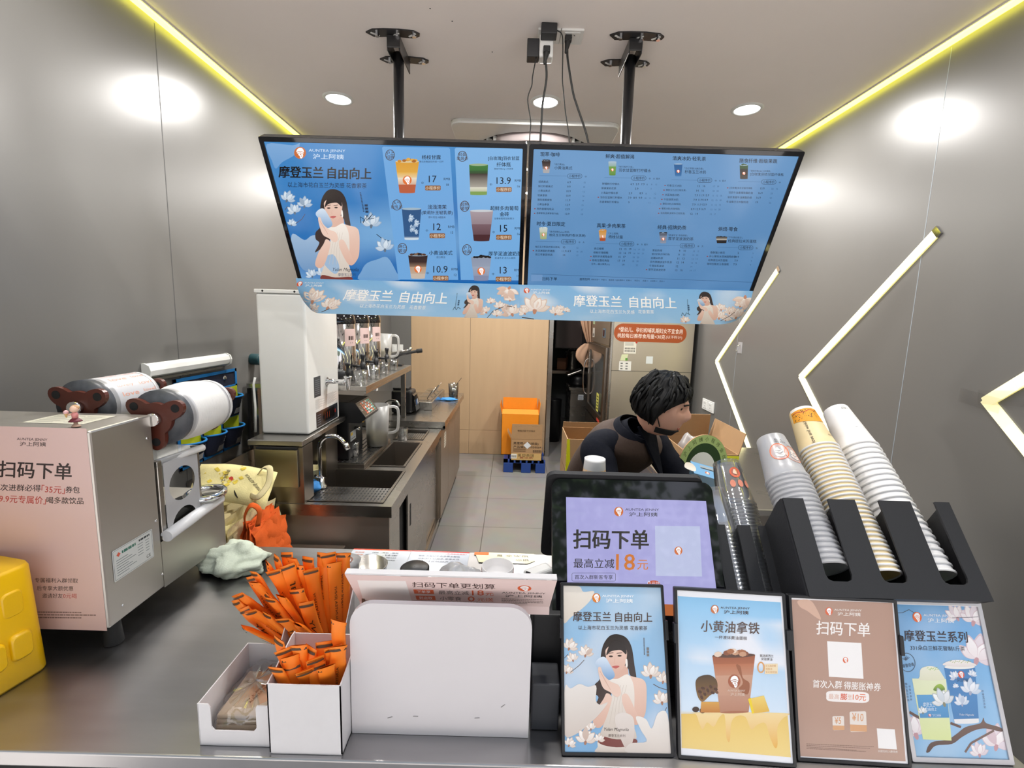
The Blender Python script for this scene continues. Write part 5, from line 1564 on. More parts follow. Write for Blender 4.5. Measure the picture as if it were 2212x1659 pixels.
t = thing('bin', (.52, 5.9, 0), 'tall black bin just inside the doorway', 'bin')
MB().lathe([(.001, .002), (.085, .002), (.10, .55), (.104, .56), (.096, .56), (.08, .01)], (.56, 6.1, 0), n=20).build('body', M['black'], t)
# curtain tied back at the doorway
t = thing('curtain', (.86, 5.33, 1.1), 'beige curtain gathered and knotted at the doorway', 'curtain')
def cf(u, v):
    x = .60 + .30 * u + (1 - u) * .24 * v
    return V(x + .008 * math.sin(v * 6), 5.345 + .018 * math.sin(u * 22) * (1 - .5 * v), 2.05 - (.72 + .06 * u) * v)
MB().grid(cf, 40, 14).build('drape', M['curtain'], t, solid=.002)
def kf(u, v):
    th = 2 * math.pi * u
    r = (.03 + .055 * math.sin(math.pi * min(1, v * 1.15)) ** .8) * (1 + .16 * math.sin(th * 5 + v * 4))
    return V(.835 + r * math.cos(th) * .9 - .05 * math.sin(v * 3.1), 5.335 + r * .45 * math.sin(th), 1.34 - .27 * v)
MB().grid(kf, 30, 14, flip=True).build('knot', M['curtain'], t)
MB().tube([(.57, 5.37, 2.06), (1.0, 5.37, 2.06)], .012, 10).build('rail', M['steel'], t)
# ---------------------------------------------------------------- tall display fridge
FX0, FX1, FY0, FY1 = .885, 1.60, 4.20, 5.28
t = thing('fridge', ((FX0 + FX1) / 2, 4.74, 0), 'tall stainless fridge with a glass door and orange notice on its side', 'fridge')
MB().span((FX0, FY0, .08), (FX1, FY1, 2.0)).build('cabinet', mat('dull_stainless', (.66, .59, .49), .40, 1.0, var=.06, scale=2.5), t, bevel=.004)
MB().span((FX0 + .03, FY0 + .03, 0), (FX1 - .03, FY1 - .03, .08)).build('plinth', M['slot'], t)
MB().span((FX0 - .004, FY0 - .0015, 1.163), (FX1, FY0, 1.166)).build('seam', M['slot'], t)
MB().span((FX0 - .014, FY0 + .02, 1.375), (FX0, FY1, 1.99)).build('header', mat('bronze_header', (.36, .30, .24), .35, .7), t, bevel=.003)
MB().span((FX0 - .02, FY0 + .002, .08), (FX0, FY0 + .07, 2.0)).build('corner_post', M['steel'], t, bevel=.002)
h_ = MB().span((FX0 - .018, 4.48, 1.44), (FX0 - .014, 4.62, 1.53)).build('switch_frame', mat('grey_blue', (.12, .16, .2), .4), t, bevel=.001)
MB().span((FX0 - .022, 4.52, 1.455), (FX0 - .018, 4.58, 1.515)).build('rocker', mat('dark_red', (.05, .012, .01), .3), h_, bevel=.001)

DX = FX0 - .045
d = MB()
for a, b_ in (((4.28, .62), (4.36, 1.36)), ((5.18, .62), (5.27, 1.36)), ((4.36, .62), (5.18, .70)), ((4.36, 1.29), (5.18, 1.36))):
    d.span((DX, a[0], a[1]), (FX0 - .003, b_[0], b_[1]))
d = d.build('door', M['steel_dark'], t, bevel=.003)
MB().span((DX + .012, 4.36, .70), (DX + .018, 5.18, 1.29)).build('glass', M['clear'], d)
MB().span((FX0 - .002, 4.36, .70), (FX0 - .0005, 5.18, 1.29)).build('lining', mat('pale_lining', (.82, .84, .84), .5), d)
MB().tube(spl([(DX, 5.22, 1.18), (DX - .035, 5.22, 1.14), (DX - .05, 5.22, .98), (DX - .035, 5.22, .82), (DX, 5.22, .78)], 5), .007, 8).build('handle', M['chrome'], d)
d = MB().span((DX, 4.28, .10), (FX0 - .003, 5.27, .60)).build('door', M['steel_dark'], t, bevel=.004)
art = Art(plane_place((DX - .0005, 5.27, 0), (0, -1, 0), (0, 0, 1)))
art.rect(.66, .72, .78, .90, '#d8d86a'); art.L = 2
for k in range(5): art.rect(.68, .74 + k * .03, .76, .755 + k * .03, '#4a4a2a')
art.L = 1; art.rect(.70, .36, .80, .56, '#c8b878'); art.rect(.72, .63, .86, .66, '#d0483a')
art.text('保鲜冷藏', .10, 1.26, .10, 1.02, .05, '#e8ecec')
MB().merge(art, 0).build('door_stickers', M['print'], t)
art = Art(plane_place((FX0 - .0145, 5.27, 0), (0, -1, 0), (0, 0, 1)))
art.rect(.05, 1.42, .18, 1.52, '#d8d4cc'); art.rect(.05, 1.56, .17, 1.68, '#b8d0a8'); art.L = 2
art.rect(.06, 1.645, .16, 1.675, '#3a9a4a')
for k in range(8): art.rect(.06 + k * .013, 1.43, .067 + k * .013, 1.46, '#3a3a3a')
MB().merge(art, 0).build('header_stickers', M['print'], t)
art = Art(plane_place((.888, FY0 - .0005, 1.425), (1, 0, 0), (0, 0, 1)))
pl = rrect(.642, .158, .078, 8)
art.poly(pl, '#a34d20'); art.L = 2
art.text('*婴幼儿、孕妇和哺乳期妇女不宜食用', .04, .107, .605, .100, -.044, '#f4e8dc', .004)
art.text('桃胶每日推荐食用量<30克', .032, .054, .455, .050, -.040, '#f4e8dc', .004); art.text('(以干料计)', .462, .049, .605, .047, -.034, '#f4e8dc')
MB().merge(art, 0).build('orange_notice', M['print'], t)['label'] = 'rounded orange notice with two white lines'
art = Art(plane_place((.888, FY0 - .0005, 1.12), (1, 0, 0), (0, 0, 1)))
def new_label():
    return Art(plane_place((.888, FY0 - .0005, 1.12), (1, 0, 0), (0, 0, 1)))
art.rect(.095, .20, .205, .302, '#e4e0d2'); art.L = 2
for k in range(4): art.rect(.105, .27 + k * .008, .18, .273 + k * .008, '#8a8a84')
for j in range(2):
    for k in range(9): art.rect(.105 + k * .0105, .215 + j * .022, .111 + k * .0105, .23 + j * .022, '#4a4a48')
art.ell(.205, .30, .009, .009, '#b83a2a')
MB().merge(art, 0).build('side_label', M['print'], t)
art = new_label(); art.rect(.062, .045, .17, .13, '#e6e4dc'); art.L = 2
for j in range(3):
    for k in range(2): art.rect(.075 + k * .045, .058 + j * .024, .095 + k * .045, .068 + j * .024, '#6a6a68')
MB().merge(art, 0).build('side_label', M['print'], t)
art = new_label(); art.poly([(.07, .135), (.125, .135), (.14, .195), (.08, .19)], '#d6dcb0'); art.L = 2; art.rect(.115, .137, .135, .16, '#5a9a3a')
MB().merge(art, 0).build('side_label', M['print'], t)
art = new_label(); art.rect(.30, .115, .36, .18, '#dfe4e2')
MB().merge(art, 0).build('side_label', M['print'], t)
# ---------------------------------------------------------------- right-hand wall fittings
t = thing('socket_panel', (XR, 3.865, .93), 'white double socket panel low on the right wall beside the fridge', 'socket')
MB().span((XR - .010, 3.75, .885), (XR - .001, 3.98, .975)).build('plate', M['white'], t, bevel=.002)
for y in (3.81, 3.92):
    MB().span((XR - .013, y - .035, .90), (XR - .010, y + .035, .96)).build('insert', M['white'], t, bevel=.001)
    q = MB()
    for dy, dz in ((-.012, .012), (.012, .012), (0, -.012)): q.box((XR - .0134, y + dy, .93 + dz), (.001, .003, .009))
    q.build('pin_holes', M['slot'], t)
t = thing('wall_hook', (XR, 3.42, 1.44), 'small clear adhesive hook on the right wall by the furthest chevron', 'hook')
MB().span((XR - .002, 3.39, 1.40), (XR - .0005, 3.45, 1.48)).build('pad', M['bag_grey'], t)
MB().tube(spl([(XR - .004, 3.42, 1.46), (XR - .018, 3.42, 1.45), (XR - .02, 3.42, 1.42), (XR - .028, 3.42, 1.415), (XR - .034, 3.42, 1.43)], 4), .004, 8).build('hook', M['chrome'], t)
# ---------------------------------------------------------------- right-hand worktop and cartons
t = thing('side_counter', (1.2, 2.5, 0), 'stainless side counter along the right wall behind the cups', 'side counter')
MB().span((.80, 2.0, .77), (XR - .01, 3.05, .80)).build('worktop', M['steel'], t, bevel=.003)
MB().span((.83, 2.03, .08), (XR - .02, 3.02, .77)).build('carcass', M['steel_dark'], t)
for k in range(2):
    MB().span((.818, 2.05 + k * .48, .10), (.83, 2.05 + k * .48 + .46, .75)).build('door', M['steel'], t, bevel=.002)
MB().span((.86, 2.06, 0), (XR - .05, 3.0, .08)).build('plinth', M['slot'], t)
ct = carton('carton', .80, 1.03, 2.06, 2.40, .8005, 1.03, M['carton'], 'brown carton with bright yellow tape behind the cup rack', None, (('b', .12, -.15), ('r', .10, .25)), None, None)
a = Art(plane_place((.80, 2.0595, .8005), (1, 0, 0), (0, 0, 1)))
a.rect(0, .185, .23, .225, '#d8d81e'); a.rect(.19, 0, .225, .185, '#d8d81e'); a.L = 2
a.text('易碎勿撞', .10, .205, .01, .205, .03, '#2a2a10', .01); a.text('AUNTEA JENNY', .225, .205, .12, .205, .018, '#2a2a10')
MB().merge(a, 0).build('tape', M['print'], ct)['label'] = 'bright yellow warning tape'
crumple('plastic_bag', M['bag_grey'], (.90, 2.32, .9), .05, 'knotted clear plastic bag in the taped carton', 'bag', 6, 1.7, .35)
for z0, z1 in ((0, .42), (.421, .84)):
    carton('carton', .285, .62, 2.30, 2.58, z0, z1, M['carton'], ('brown carton on the floor behind the assistant, lowest of the stack', 'closed brown carton in the middle of the stack behind the assistant')[z0 > 0])
ct = carton('carton', .285, .60, 2.30, 2.56, .8415, 1.02, M['carton'], 'open brown carton with yellow tape on its corner behind the assistant', None, (('b', .03, .05),))
a = Art(plane_place((.2845, 2.56, .8415), (0, -1, 0), (0, 0, 1)))
a.poly([(.225, 0), (.26, 0), (.26, .178), (.245, .178)], '#d4d41c'); a.L = 2
a.text('易碎勿摔', .243, .15, .243, .03, .02, '#2a2a10')
MB().merge(a, 0).build('tape', M['print'], ct)
a = Art(plane_place((.285, 2.2995, .8415), (1, 0, 0), (0, 0, 1)))
a.poly([(0, 0), (.022, 0), (.012, .178), (0, .178)], '#d4d41c')
MB().merge(a, 0).build('tape', M['print'], ct)
# round green promotional sign leaning by the wall
t = thing('round_sign', (.95, 1.98, .80), 'round green cardboard sign with a dark centre, behind the clear cups', 'sign')
c = V(.835, 1.97, 1.005)
ux = V(.93, .36, 0).normalized(); uy = V(-.03, .05, 1).normalized()
place = plane_place(c, ux, uy)
ring = [(.135 * math.cos(2 * math.pi * k / 40), .135 * math.sin(2 * math.pi * k / 40)) for k in range(40)]
MB().prism(ring, c - ux.cross(uy) * .006, ux, uy, .006).build('board', M['carton'], t)
art = Art(place)
art.ell(0, 0, .134, .134, '#a9c07a', n=40); art.L = 2; art.ell(0, 0, .098, .098, '#24401e', n=40); art.L = 3
art.ell(-.01, -.02, .075, .08, '#e6e8e2', n=30)
s_ = '沪上阿姨小程序会员价'
for k, ch in enumerate(s_):
    an = math.radians(150 - k * 17)
    vs, fs, _ = glyphs(ch)
    ca, sa = math.cos(an - math.pi / 2), math.sin(an - math.pi / 2)
    px_, py_ = .116 * math.cos(an), .116 * math.sin(an)
    art.raw([(px_ + ((a_ - .5) * ca - (b_ - .5) * sa) * .02, py_ + ((a_ - .5) * sa + (b_ - .5) * ca) * .02) for a_, b_ in vs], fs, [lin('#3a4a1e')] * len(vs))
MB().merge(art, 0).build('printing', M['print'], t)
MB().span((.80, 1.975, .801), (.88, 2.0, .88)).build('foot', M['carton'], t)
# ---------------------------------------------------------------- the serving counter
CY0, CY1, CZ = .762, 1.55, .80
t = thing('serving_counter', (-.2, 1.15, 0), 'long stainless serving counter across the front of the shop', 'counter')
MB().span((XL + .004, CY0, CZ - .032), (1.0, CY1, CZ)).build('worktop', M['steel_top'], t, bevel=.004, seg=3)
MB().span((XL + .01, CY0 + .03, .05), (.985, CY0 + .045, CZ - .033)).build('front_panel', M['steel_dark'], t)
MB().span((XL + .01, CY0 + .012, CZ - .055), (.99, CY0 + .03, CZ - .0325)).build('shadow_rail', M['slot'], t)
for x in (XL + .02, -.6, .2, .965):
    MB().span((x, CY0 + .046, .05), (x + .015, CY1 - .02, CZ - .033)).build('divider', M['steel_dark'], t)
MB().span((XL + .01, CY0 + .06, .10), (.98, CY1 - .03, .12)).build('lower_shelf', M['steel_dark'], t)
for x in (XL + .05, -.2, .95):
    for y in (CY0 + .06, CY1 - .05):
        MB().cyl((x, y, 0), (x, y, .10), .022, n=12).build('leg', M['steel_dark'], t)

# ---------------------------------------------------------------- cup sealing machine
MX0, MX1, MY0, MY1 = -1.345, -.930, 1.013, 1.192
t = thing('sealing_machine', (-1.13, 1.2, CZ), 'stainless cup sealing machine with a pink poster at the left end of the counter', 'sealing machine')
steel_m = mat('satin_stainless_casing', (.56, .53, .49), .46, 1.0, var=.05, scale=3)
MB().span((MX0, MY0, .866), (MX1, MY1, 1.343)).build('column', steel_m, t, bevel=.005)
MB().prism([(MY1, .862), (1.468, .850), (1.468, .99), (1.487, 1.033), (1.45, 1.03), (MY1, .992)], (MX0, 0, 0), (0, 1, 0), (0, 0, 1), MX1 - MX0 - .001).build('base', steel_m, t, bevel=.003)
MB().prism(rrect(.085, .20, .04, 6), (-1.025, 1.22, 1.02), (1, 0, 0), (0, 1, .08), .004).build('tray_recess', M['slot'], t)
for x, y in ((-.96, 1.055), (-.955, 1.40), (-1.30, 1.055), (-1.30, 1.40)):
    MB().lathe([(.020, .0005), (.021, .004), (.017, .055), (.017, .066)], (x, y, CZ), n=20, cap=(True, True)).build('foot', M['rubber'], t)
q = MB()
for y, z in ((1.172, 1.285), (1.178, 1.06), (1.186, .905), (1.055, .90)):
    q.lathe([(.0001, .0022), (.003, .0018), (.0034, 0)], (MX1 + .0003, y, z), (1, 0, 0), 10)
q.build('screw_heads', M['chrome'], t)
# pink poster on the back
po = V(-1.30, MY0 - .0006, .865)
art = Art(plane_place(po, (1, 0, 0), (0, 0, 1)))
art.L = 0
art.rect(.0, -.003, .365, .484, '#d9bab4')
art.page = homography([(0, 485), (637, 510), (805, 2010), (100, 1990)], [(-1.126 + 1.30, .484), (-.938 + 1.30, .482), (-.934 + 1.30, -.002), (-1.156 + 1.30, -.002)])
art.L = 1
dk = '#2e211f'
art.text('AUNTEA JENNY', 128, 583, 355, 590, 24, dk, .01); art.text('沪上阿姨', 150, 617, 345, 621, 32, dk, .015)
art.text('扫码下单', -8, 802, 535, 824, 122, dk, .022)
art.text('首次进群必得', -55, 940, 305, 948, 50, dk, .012); art.text('「35元」', 312, 952, 486, 962, 58, '#b8433a', .01); art.text('券包', 492, 958, 597, 962, 50, dk, .012)
art.text('下单享9.9元专属价」', -190, 1014, 345, 1040, 58, '#b8433a', .01); art.text('喝多款饮品', 350, 1036, 625, 1044, 50, dk, .012)
art.text('专属福利入群领取', 262, 1634, 585, 1639, 36, dk); art.text('后专享大额优惠', 278, 1693, 550, 1697, 36, dk); art.text('邀请好友', 318, 1750, 470, 1752, 36, dk); art.text('0元喝', 474, 1752, 575, 1754, 36, '#b8433a')
for k in range(3): art.greek(230, 1872 + k * 20, 610 + (110 if k == 1 else 0), 1876 + k * 20, 9, '#8a706a', 24)
MB().merge(art, 0).build('pink_poster', M['print'], t)['label'] = 'pale pink poster with dark and red lettering'
art = Art(plane_place((MX1 + .0006, 1.038, .968), (0, 1, 0), (0, 0, 1)))
art.rrect(0, 0, .125, .078, .004, '#c9ccca'); art.L = 2
art.outline(.003, .003, .122, .075, .003, .0008, '#5a6064')
art.poly([(.012, .062), (.018, .068), (.024, .062), (.018, .056)], '#c8523a'); art.greek(.028, .063, .07, .063, .007, '#2a6a5a', 5); art.greek(.08, .066, .115, .066, .005, '#3a4044', 5)
for k in range(7):
    art.rect(.01, .048 - k * .0062, .045 + .012 * (k % 3), .0495 - k * .0062, '#6a7074')
    if k < 5: art.rect(.075, .056 - k * .007, .092, .0575 - k * .007, '#6a7074'); art.rect(.10, .056 - k * .007, .112, .0575 - k * .007, '#6a7074')
art.text('CE', .10, .012, .114, .012, -.008, '#2a2e30')
MB().merge(art, 0).build('rating_plate', M['print_gloss'], t)
art = Art(plane_place((-1.14, 1.072, 1.3435), (1, 0, 0), (0, 1, 0)))
art.rect(0, 0, .145, .092, '#d8d4c2'); art.L = 2
for k in range(8): art.rect(.01, .012 + k * .009, .06 + .02 * (k % 2), .015 + k * .009, '#8a877a'); art.rect(.085, .012 + k * .009, .13, .015 + k * .009, '#9a978a')
MB().merge(art, 0).build('paper_notice', M['print'], t)
# used film hanging at the side
fx = MX1 + .004
hole = lambda cy, cz, ry, rz: [(cy + ry * math.cos(2 * math.pi * k / 32), cz + rz * math.sin(2 * math.pi * k / 32)) for k in range(32)]
sq = []
for k in range(32):
    a = 2 * math.pi * k / 32
    c_, s_ = math.cos(a), math.sin(a)
    m_ = max(abs(c_), abs(s_))
    sq.append((1.281 + .068 * c_ / m_, 1.128 + .062 * s_ / m_))
q = MB().frame(sq, hole(1.281, 1.128, .052, .048), (fx, 0, 0), (0, 1, 0), (0, 0, 1), .001)
lo = [(1.213, 1.066), (1.349, 1.066), (1.349, 1.03), (1.335, 1.03)] + [(1.281 + .05 * math.cos(a * math.pi / 12), 1.012 + .046 * math.sin(a * math.pi / 12)) for a in range(1, 12)] + [(1.227, 1.02), (1.213, 1.02)]
q.prism(lo, (fx, 0, 0), (0, 1, 0), (0, 0, 1), .001)
q.prism([(1.213, 1.190), (1.349, 1.190), (1.349, 1.205), (1.213, 1.205)], (fx, 0, 0), (0, 1, 0), (0, 0, 1), .001)
q.build('film_web', M['frost_cup'], t)
for y0_, y1_ in ((1.196, 1.212), (1.350, 1.362)):
    MB().span((fx - .02, y0_, .995), (fx - .001, y1_, 1.215)).build('film_guide', M['steel'], t, bevel=.002)
MB().cyl((fx + .008, 1.196, 1.008), (fx + .008, 1.43, 1.022), .016, n=18).build('film_roller', M['film_end'], t)
MB().cyl((fx - .02, 1.20, 1.205), (fx + .005, 1.37, 1.205), .010, n=14).build('film_roller', M['film_end'], t)
MB().span((MX0 + .06, 1.195, 1.20), (fx, 1.37, 1.212)).build('film_table', M['clear'], t)
ring = [(-.945 + .048 * math.cos(2 * math.pi * k / 28), 1.405 + .055 * math.sin(2 * math.pi * k / 28), 1.047) for k in range(28)]
MB().tube(ring, .010, 10, closed=True).build('cup_ring', M['chrome'], t)
MB().span((MX1 - .012, 1.20, .995), (MX1 + .001, 1.44, 1.002)).build('gasket', M['brown_plastic'], t)
# film rolls
def film_roll(c, y0_, y1_, r, label, white):
    t = thing('film_roll', (c[0], (y0_ + y1_) / 2, c[1]), label, 'film roll', 'film rolls on the sealing machine')
    L = y1_ - y0_
    o_ = (c[0], y0_, c[1])
    MB().lathe([(.03, .012), (r, .014), (r, .040)], o_, (0, 1, 0), 36).build('film_end', M['grey_film_end'], t)
    MB().lathe([(r * .99, .040), (r * .99, L - .03)], o_, (0, 1, 0), 36).build('clear_film', M['frost_cup'], t)
    MB().lathe([(.02, L - .016), (r, L - .018), (r, L - .03)], o_, (0, 1, 0), 36).build('film_end', M['film_end'], t)
    q = MB()
    if white:
        q.lathe([(r * .985, .055), (r * .985, L - .03)], o_, (0, 1, 0), 36)
    else:
        q.lathe([(r * .97, .055), (r * 1.06, .085), (r * 1.09, .13), (r * 1.02, L - .045), (r * .95, L - .03)], o_, (0, 1, 0), 36)
    wrap = q.build('wrap', M['film_end'] if white else mat('ribbed_white_film', (.80, .79, .77), .5, scale=60, stretch=(1, 6, 1), bump=.25), t)
    for yy in (y0_, y0_ + L - .012):
        out = []
        for k in range(72):
            a = 2 * math.pi * k / 72
            lob = max(0, math.cos(1.5 * (a - .5)) ** 2 - .45)
            out.append(((.043 + .075 * lob) * math.cos(a), (.043 + .075 * lob) * math.sin(a)))
        cap_ = MB().prism(out, (c[0], yy + .012, c[1]), (1, 0, 0), (0, 0, 1), .012).build('end_cap', M['brown_plastic'], t, bevel=.003)
        for k in range(3):
            a = .5 + k * 2 * math.pi / 3
            MB().cyl((c[0] + .062 * math.cos(a), yy - .001, c[1] + .062 * math.sin(a)), (c[0] + .062 * math.cos(a), yy, c[1] + .062 * math.sin(a)), .011, n=14).build('bolt_hole', M['slot'], cap_)
        MB().cyl((c[0], yy - .014, c[1]), (c[0], yy, c[1]), .017, n=16).build('spindle', M['chrome'], cap_)
    if white:
        a_ = Art(lambda u, v, h: V(c[0] + (r * .99 + h) * math.sin(u), y0_ + v, c[1] + (r * .99 + h) * math.cos(u)))
        for k in range(4):
            for j in range(2):
                a_.L = 3
                w0 = .07 + j * .075
                vs, fs, _ = glyphs('love' if (k + j) % 2 else 'lovely')
                a_.raw([(.15 + k * .38 - q_ * .18, w0 + p_ * .055) for p_, q_ in vs], fs, [lin('#e8a890')] * len(vs))
        MB().merge(a_, 0).build('printing', M['print'], t)
    return t
film_roll((-.930, 1.328), 1.205, 1.442, .074, 'film roll with bulging ribbed white wrap, hanging over the right of the sealing machine', False)
film_roll((-1.135, 1.352), 1.21, 1.43, .070, 'printed film roll at the back of the sealing machine, with pink words', True)
# tiny figurine
t = thing('figurine', (-.988, 1.045, 1.3445), 'tiny pink figurine holding an ice cream on top of the sealing machine', 'figurine')
fp = V(-.988, 1.045, 1.344)
pk = mat('pink_resin', '#d98a86', .4); pale = mat('pale_resin', '#e8c0a8', .4)
MB().lathe([(.009, .0005), (.007, .004), (.004, .006), (.0035, .014)], fp, n=14, cap=(True, False)).build('feet', pale, t)
MB().lathe([(.013, .0125), (.011, .015), (.005, .021)], fp, n=14, cap=(True, True)).build('skirt', mat('maroon_resin', '#6a2430', .5), t)
MB().lathe([(.0055, .020), (.0065, .028), (.004, .034)], fp, n=14, cap=(True, True)).build('torso', pk, t)
MB().sphere(fp + V(0, 0, .041), .0085, 14).build('head', pale, t)
MB().sphere(fp + V(0, .002, .0435), .0088, 14, 0, (1, .9, .8)).build('hair', mat('fair_hair', '#c89a70', .6), t)
MB().tube([fp + V(-.005, -.002, .030), fp + V(-.012, -.005, .027)], .002, 8).build('arm', pale, t)
MB().lathe([(.001, 0), (.004, .010)], fp + V(-.014, -.006, .022), n=10).build('cone', mat('wafer', '#d8b070', .7), t)
MB().sphere(fp + V(-.014, -.006, .034), .005, 10).build('ice_cream', mat('pink_ice', '#e8b8b8', .5), t)

# ---------------------------------------------------------------- yellow plastic block
t = thing('yellow_box', (-1.17, .86, CZ), 'bright yellow plastic box with raised rounded bumps at the left end of the counter', 'box')
ux = V(.21, .98, 0).normalized()            # along the visible side, away from the street
nx = V(ux.y, -ux.x, 0)                      # out of that side
up = V(0, 0, 1)
c0 = V(-1.036, .975, CZ + .0005)
base = [c0 - ux * .27 + ux * p[0] - nx * p[1] for p in rrect(.27, .25, .022, 6)]
loops = []
for z, k in ((0, .985), (.006, 1.0), (.25, .955), (.258, .93)):
    cc = c0 - ux * .135 - nx * .125
    loops.append([cc + (p - cc) * k + up * z for p in base])
MB().ring(loops, cap=(True, True)).build('body', M['yellow'], t)
lean = .97
for (du, zc_, w_, h_) in ((-.052, .183, .040, .062), (-.048, .085, .040, .062), (-.098, .180, .040, .062), (-.094, .082, .040, .062), (-.165, .178, .040, .062), (-.160, .080, .040, .062)):
    q = MB()
    o_ = c0 + ux * du + up * zc_
    rr = [o_ + ux * p[0] + up * p[1] for p in rrect(w_, h_, .012, 5, -w_ / 2, -h_ / 2)]
    inn = -nx * (.006 + .018 * (zc_ / .25))
    q.ring([[p + inn for p in rr], [o_ + (p - o_) * .97 + inn + nx * .013 for p in rr], [o_ + (p - o_) * .80 + inn + nx * .018 for p in rr]], cap=(False, True))
    q.build('bump', M['yellow'], t)
crumple('cleaning_cloth', M['cloth'], (-.855, 1.40, CZ), .082, 'crumpled pale green cloth on the counter beside the sealing machine', 'cloth', 11, .55, .6, 48, (1.05, .8))

# ---------------------------------------------------------------- napkin box
def open_box(name, x0, x1, y0, y1, prof_f, h_b, label, cat, side_poly, m=None, notch=None):
    t = thing(name, ((x0 + x1) / 2, (y0 + y1) / 2, CZ), label, cat)
    e = .0022
    z = CZ + .0006
    q = MB().span((x0, y0, z), (x1, y1, z + e))
    if notch:
        q.prism(notch, (x0, y0 + e, z), (1, 0, 0), (0, 0, 1), e)
    else:
        q.span((x0, y0, z), (x1, y0 + e, z + prof_f))
    q.span((x0, y1 - e, z), (x1, y1, z + h_b))
    for x in (x0, x1 - e):
        q.prism(side_poly, (x, y0, z), (0, 1, 0), (0, 0, 1), e)
    q.build('box', m or M['card'], t)
    return t
w = .133
nt_ = [(0, 0), (w, 0), (w, .086)] + [(w - .022, .086), (w - .024, .080)] + [(w - .024, .040), (w - .030, .032)] + [(.030, .032), (.024, .040), (.024, .080), (.020, .087), (0, .088)]
open_box('napkin_box', -.571, -.438, .785, .955, 0, .085, 'low white card box of napkins with a cut-out front', 'napkin box', [(0, 0), (.17, 0), (.17, .085), (0, .087)], None, nt_)
t = thing('napkin_pack', (-.505, .86, CZ + .004), 'clear packet of beige napkins inside the low white box', 'napkin pack')
q = MB()
for k in range(4):
    e = .003 * k
    q.box((-.506, .868, CZ + .0085 + k * .0095), (.100 - e * .5, .125 - e, .009))
q.build('napkins', M['napkin'], t, bevel=.003)
art = Art(plane_place((-.55, .81, CZ + .0425), (1, 0, 0), (0, 1, 0)))
art.text('AUNTEA JENNY', .045, .03, .062, .085, -.007, '#4a3a2e'); art.text('沪上阿姨', .036, .03, .05, .08, -.006, '#4a3a2e')
MB().merge(art, 0).build('printing', M['print_matt'], t)
def wrap(u, v):
    th = 2 * math.pi * u
    c_, s_ = math.cos(th), math.sin(th)
    k = (abs(c_) ** 5 + abs(s_) ** 5) ** -.2
    hh = .060 * (math.sin(math.pi * (.06 + .88 * v)) ** .5)
    p = V(-.506 + c_ * k * .057 * (1 - .25 * v ** 3), .868 + s_ * k * .076 * (1 - .2 * v ** 3) + .01 * v, CZ + .004 + .052 * v)
    return p + V(noise.noise(p * 60), noise.noise(p * 60 + V(7, 0, 0)), noise.noise(p * 50 + V(0, 5, 0))) * .006 * (.3 + v)
q = MB().grid(wrap, 56, 14)
q.grid(lambda u, v: V(*[a_ + (b_ - a_) * v for a_, b_ in zip(wrap(u, 1), V(-.51, .875, CZ + .062 + .003 * math.sin(20 * u)))]), 56, 4)
q.build('film', M['bag_film'], t)

